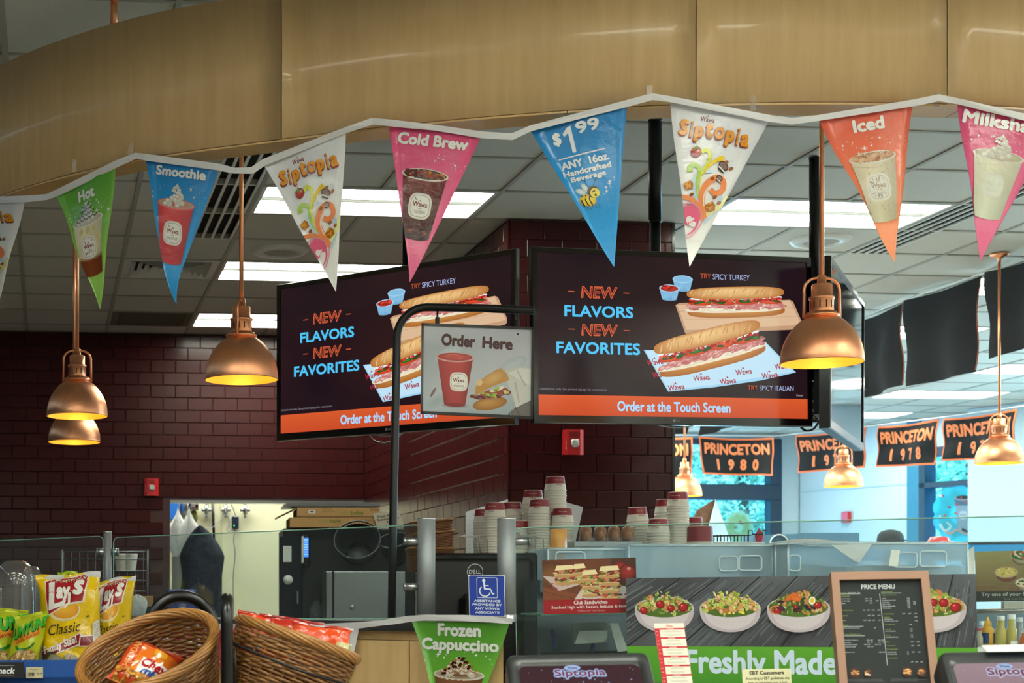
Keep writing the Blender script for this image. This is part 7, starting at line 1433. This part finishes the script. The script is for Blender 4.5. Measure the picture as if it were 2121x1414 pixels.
# ---------------------------------------------------------------- wicker baskets on black loop stands
def wbasket(C, U, W_, D, ru, rw, depth, label, nst=30, rings=28):
    """oval basket: rim centre C, rim axes U (half length ru) and W_ (half length rw), D points to the bottom"""
    U, W_, D = U.normalized(), W_.normalized(), D.normalized(); t = thing('wicker_basket', label, 'basket', tuple(C + D * depth)); n = 96; r = random.Random(5)
    def pt(q, k, o=0.):
        s_ = 1 - .28 * k ** 1.4; return C + U * (ru * s_ + o) * cos(q) + W_ * (rw * s_ + o) * sin(q) + D * depth * k
    b = MB()
    for j in range(rings):
        k = .05 + .93 * j / (rings - 1); pts = [pt(2 * pi * i / n, k + .012 * sin(3 * 2 * pi * i / n + j), .0038 * sin(2 * pi * i / n * nst / 2 + pi * (j % 2))) for i in range(n)]
        b.tube(pts, .0042 + r.uniform(-.0006, .0006), 6, closed=True)
    b.build('woven_wall', m_wick, t, kind='stuff')
    for i in range(nst): q = 2 * pi * i / nst + .05; MB().tube([pt(q, k / 8) for k in range(9)], .0032, 5).build('stake', m_wick, t)
    m_rim = mat('rim_cane', '#ac7838', .35, coat=.3, var=(14, .7, '#74491c'))
    ns = 8
    for s_ in range(ns):
        pts = []
        for i in range(150):
            q = 2 * pi * i / 150; ph = 2 * pi * s_ / ns + q * 3; c = pt(q, 0); out = (U * cos(q) + W_ * sin(q)).normalized(); pts.append(c + out * .0085 * cos(ph) + D * .0095 * sin(ph))
        MB().tube(pts, .0052, 7, closed=True).build('rim_strand', m_rim, t)
    b = MB().lathe([(0, 0), (1, 0)], 32); b.v = [tuple(C + D * depth * .97 + U * (ru * .72) * x + W_ * (rw * .72) * y) for x, y, z in b.v]; b.build('base', m_wickd, t); return t, pt
UPs = UP
C1 = P(305, 1347, 3.9); k1 = 3.9 / FP
U1 = (RT * cos(radians(17)) + UP * sin(radians(17))); W1 = (FW * .80 + UP * .52 - RT * .03).normalized(); D1 = U1.cross(W1); D1 = -D1 if D1.z > 0 else D1
wbasket(C1, U1, W1, D1, 146 * k1, .145, .2, 'wide wicker basket tilted towards the eye, holding an orange snack bag')
C2 = P(617, 1324, 3.95); k2 = 3.95 / FP
U2 = (RT * cos(radians(-19)) + UP * sin(radians(-19))); W2 = (FW * .985 - UP * .07 + RT * .05).normalized(); D2 = U2.cross(W2); D2 = -D2 if D2.z > 0 else D2
wbasket(C2, U2, W2, D2, 128 * k2, .13, .24, 'right hand wicker basket seen from the side, full of red snack bags')
def loop(px, py, d, r, tr, dirv, label, down=1.0):
    c = P(px, py, d); t = thing('loop_stand', label, 'stand', (c.x, c.y, 0)); pts = [Vector((0, 0, 0)) + c + dirv * r - UP * (c.z - .01)] + [c + dirv * r * cos(q) + UP * r * sin(q) for q in [pi * i / 16 for i in range(17)]] + [c - dirv * r - UP * (c.z - .01)]
    MB().tube(pts, tr, 14).build('tube_loop', m_rubber, t); MB().box(-.01, .01, -.01, .01, -.2, -.19, M=Matrix.Translation(c)).tube([c - dirv * r - UP * .12, c + dirv * r - UP * .12], .006, 8).build('cross_wire', m_blackm, t); return t
loop(376, 1300, 4.12, .086, .0165, (RT + FW * .1).normalized(), 'black tube loop stand rising behind the left wicker basket')
loop(470, 1290, 3.78, .06, .0155, (FW + RT * .02).normalized(), 'black tube loop stand seen edge on between the two wicker baskets')
gen('basket_wire', MB().tube([P(478, 1330, 3.80), P(530, 1352, 3.79), P(620, 1388, 3.78), P(720, 1418, 3.8)], .0035, 8).tube([P(488, 1336, 3.80), P(486, 1440, 3.80)], .003, 8), m_blackm, 'black wire frame hugging the right wicker basket', 'frame')
# snack bags in the baskets
def chex(a):
    a.to('print'); a.grad(0, 0, 120, 22, '#a83018', '#c8401c', 2); a.grad(30, 22, 120, 110, '#e06a1c', '#ec8a24', 3); a.text('CHEDDAR', -28, 52, 62, 68, '#f0a058', .04, rot=-90)
    a.poly([(60, 22), (92, 24), (94, 44), (62, 42)], '#e8a020'); a.poly([(60, 36), (94, 38), (94, 46), (62, 44)], '#c87c14'); a.rect(44, 56, 118, 96, '#e4e0dc') ; a.rect(46, 58, 116, 94, '#ece8e4')
    a.text('Chex', 48, 54, 110, 80, '#b81c24', .06, .2); a.text('mix', 54, 80, 104, 98, '#1c4a9c', .09, .15); r = random.Random(1)
    for i in range(30): a.ell(r.uniform(4, 70), r.uniform(100, 128), r.uniform(4, 9), r.uniform(3, 5), r.choice(['#d89838', '#e8b458', '#b06c24', '#8c4a20', '#e0a848']), r.uniform(0, 90), 8, col2='#b87828', rings=2)
bag((280, 1314), (378, 1362), (222, 1404), 3.97, 120, 130, .028, 'orange cheddar snack mix bag lying in the left wicker basket', '#d4481c', '#b83c18', chex, 3, dt=.09)
def redb(txt, c2): 
    def f(a): a.to('print'); a.poly([(60, 90), (130, 80), (120, 120), (70, 124)], '#1c3ca0'); a.text(txt, 10, 60, 90, 84, '#ece8e8', .07, .2) if txt else None; a.grad(0, 0, 140, 12, '#a01c10', '#c02c14', 1)
    return f
bag((496, 1262), (566, 1281), (470, 1345), 3.96, 140, 130, .03, 'orange red snack bag at the left end of the right basket', '#d83c10', '#c03010', redb('', 0), 11, dt=.08)
bag((540, 1270), (668, 1290), (535, 1345), 3.97, 140, 130, .022, 'dark red snack bag lying across the middle of the right basket', '#b02410', '#8c1c10', redb('', 0), 12, dt=.06)
bag((556, 1288), (676, 1328), (540, 1375), 3.9, 140, 130, .022, 'orange red bag with a blue patch at the front of the right basket', '#d8400f', '#c4c8cc', redb('S', 0), 13, dt=.02)
bag((605, 1288), (728, 1302), (600, 1360), 3.93, 140, 130, .026, 'orange red snack bag with a silver back, at the right end of the basket', '#dc4814', '#b8bcc0', redb('', 0), 14, dt=.04)
bag((690, 1328), (728, 1334), (684, 1376), 3.91, 60, 60, .02, 'crumpled gold foil bag at the right rim of the right basket', '#a89c58', '#b8b8b0', lambda a: (a.to('print'), a.grad(6, 10, 50, 40, '#b8ac68', '#c8c8b8', 2)), 15, dt=.04)
t = thing('plastic_bottle', 'clear plastic bottle neck behind the loop of the left basket stand', 'bottle', tuple(P(377, 1279, 5.75))); MB().lathe([(.032, 0), (.03, .006), (.016, .02), (.0135, .035)], 20, P(377, 1279.5, 5.75)).build('body', m_film, t); MB().lathe([(.0145, .036), (.015, .052), (.0, .053)], 20, P(377, 1279.5, 5.75)).build('cap', m_film, t)
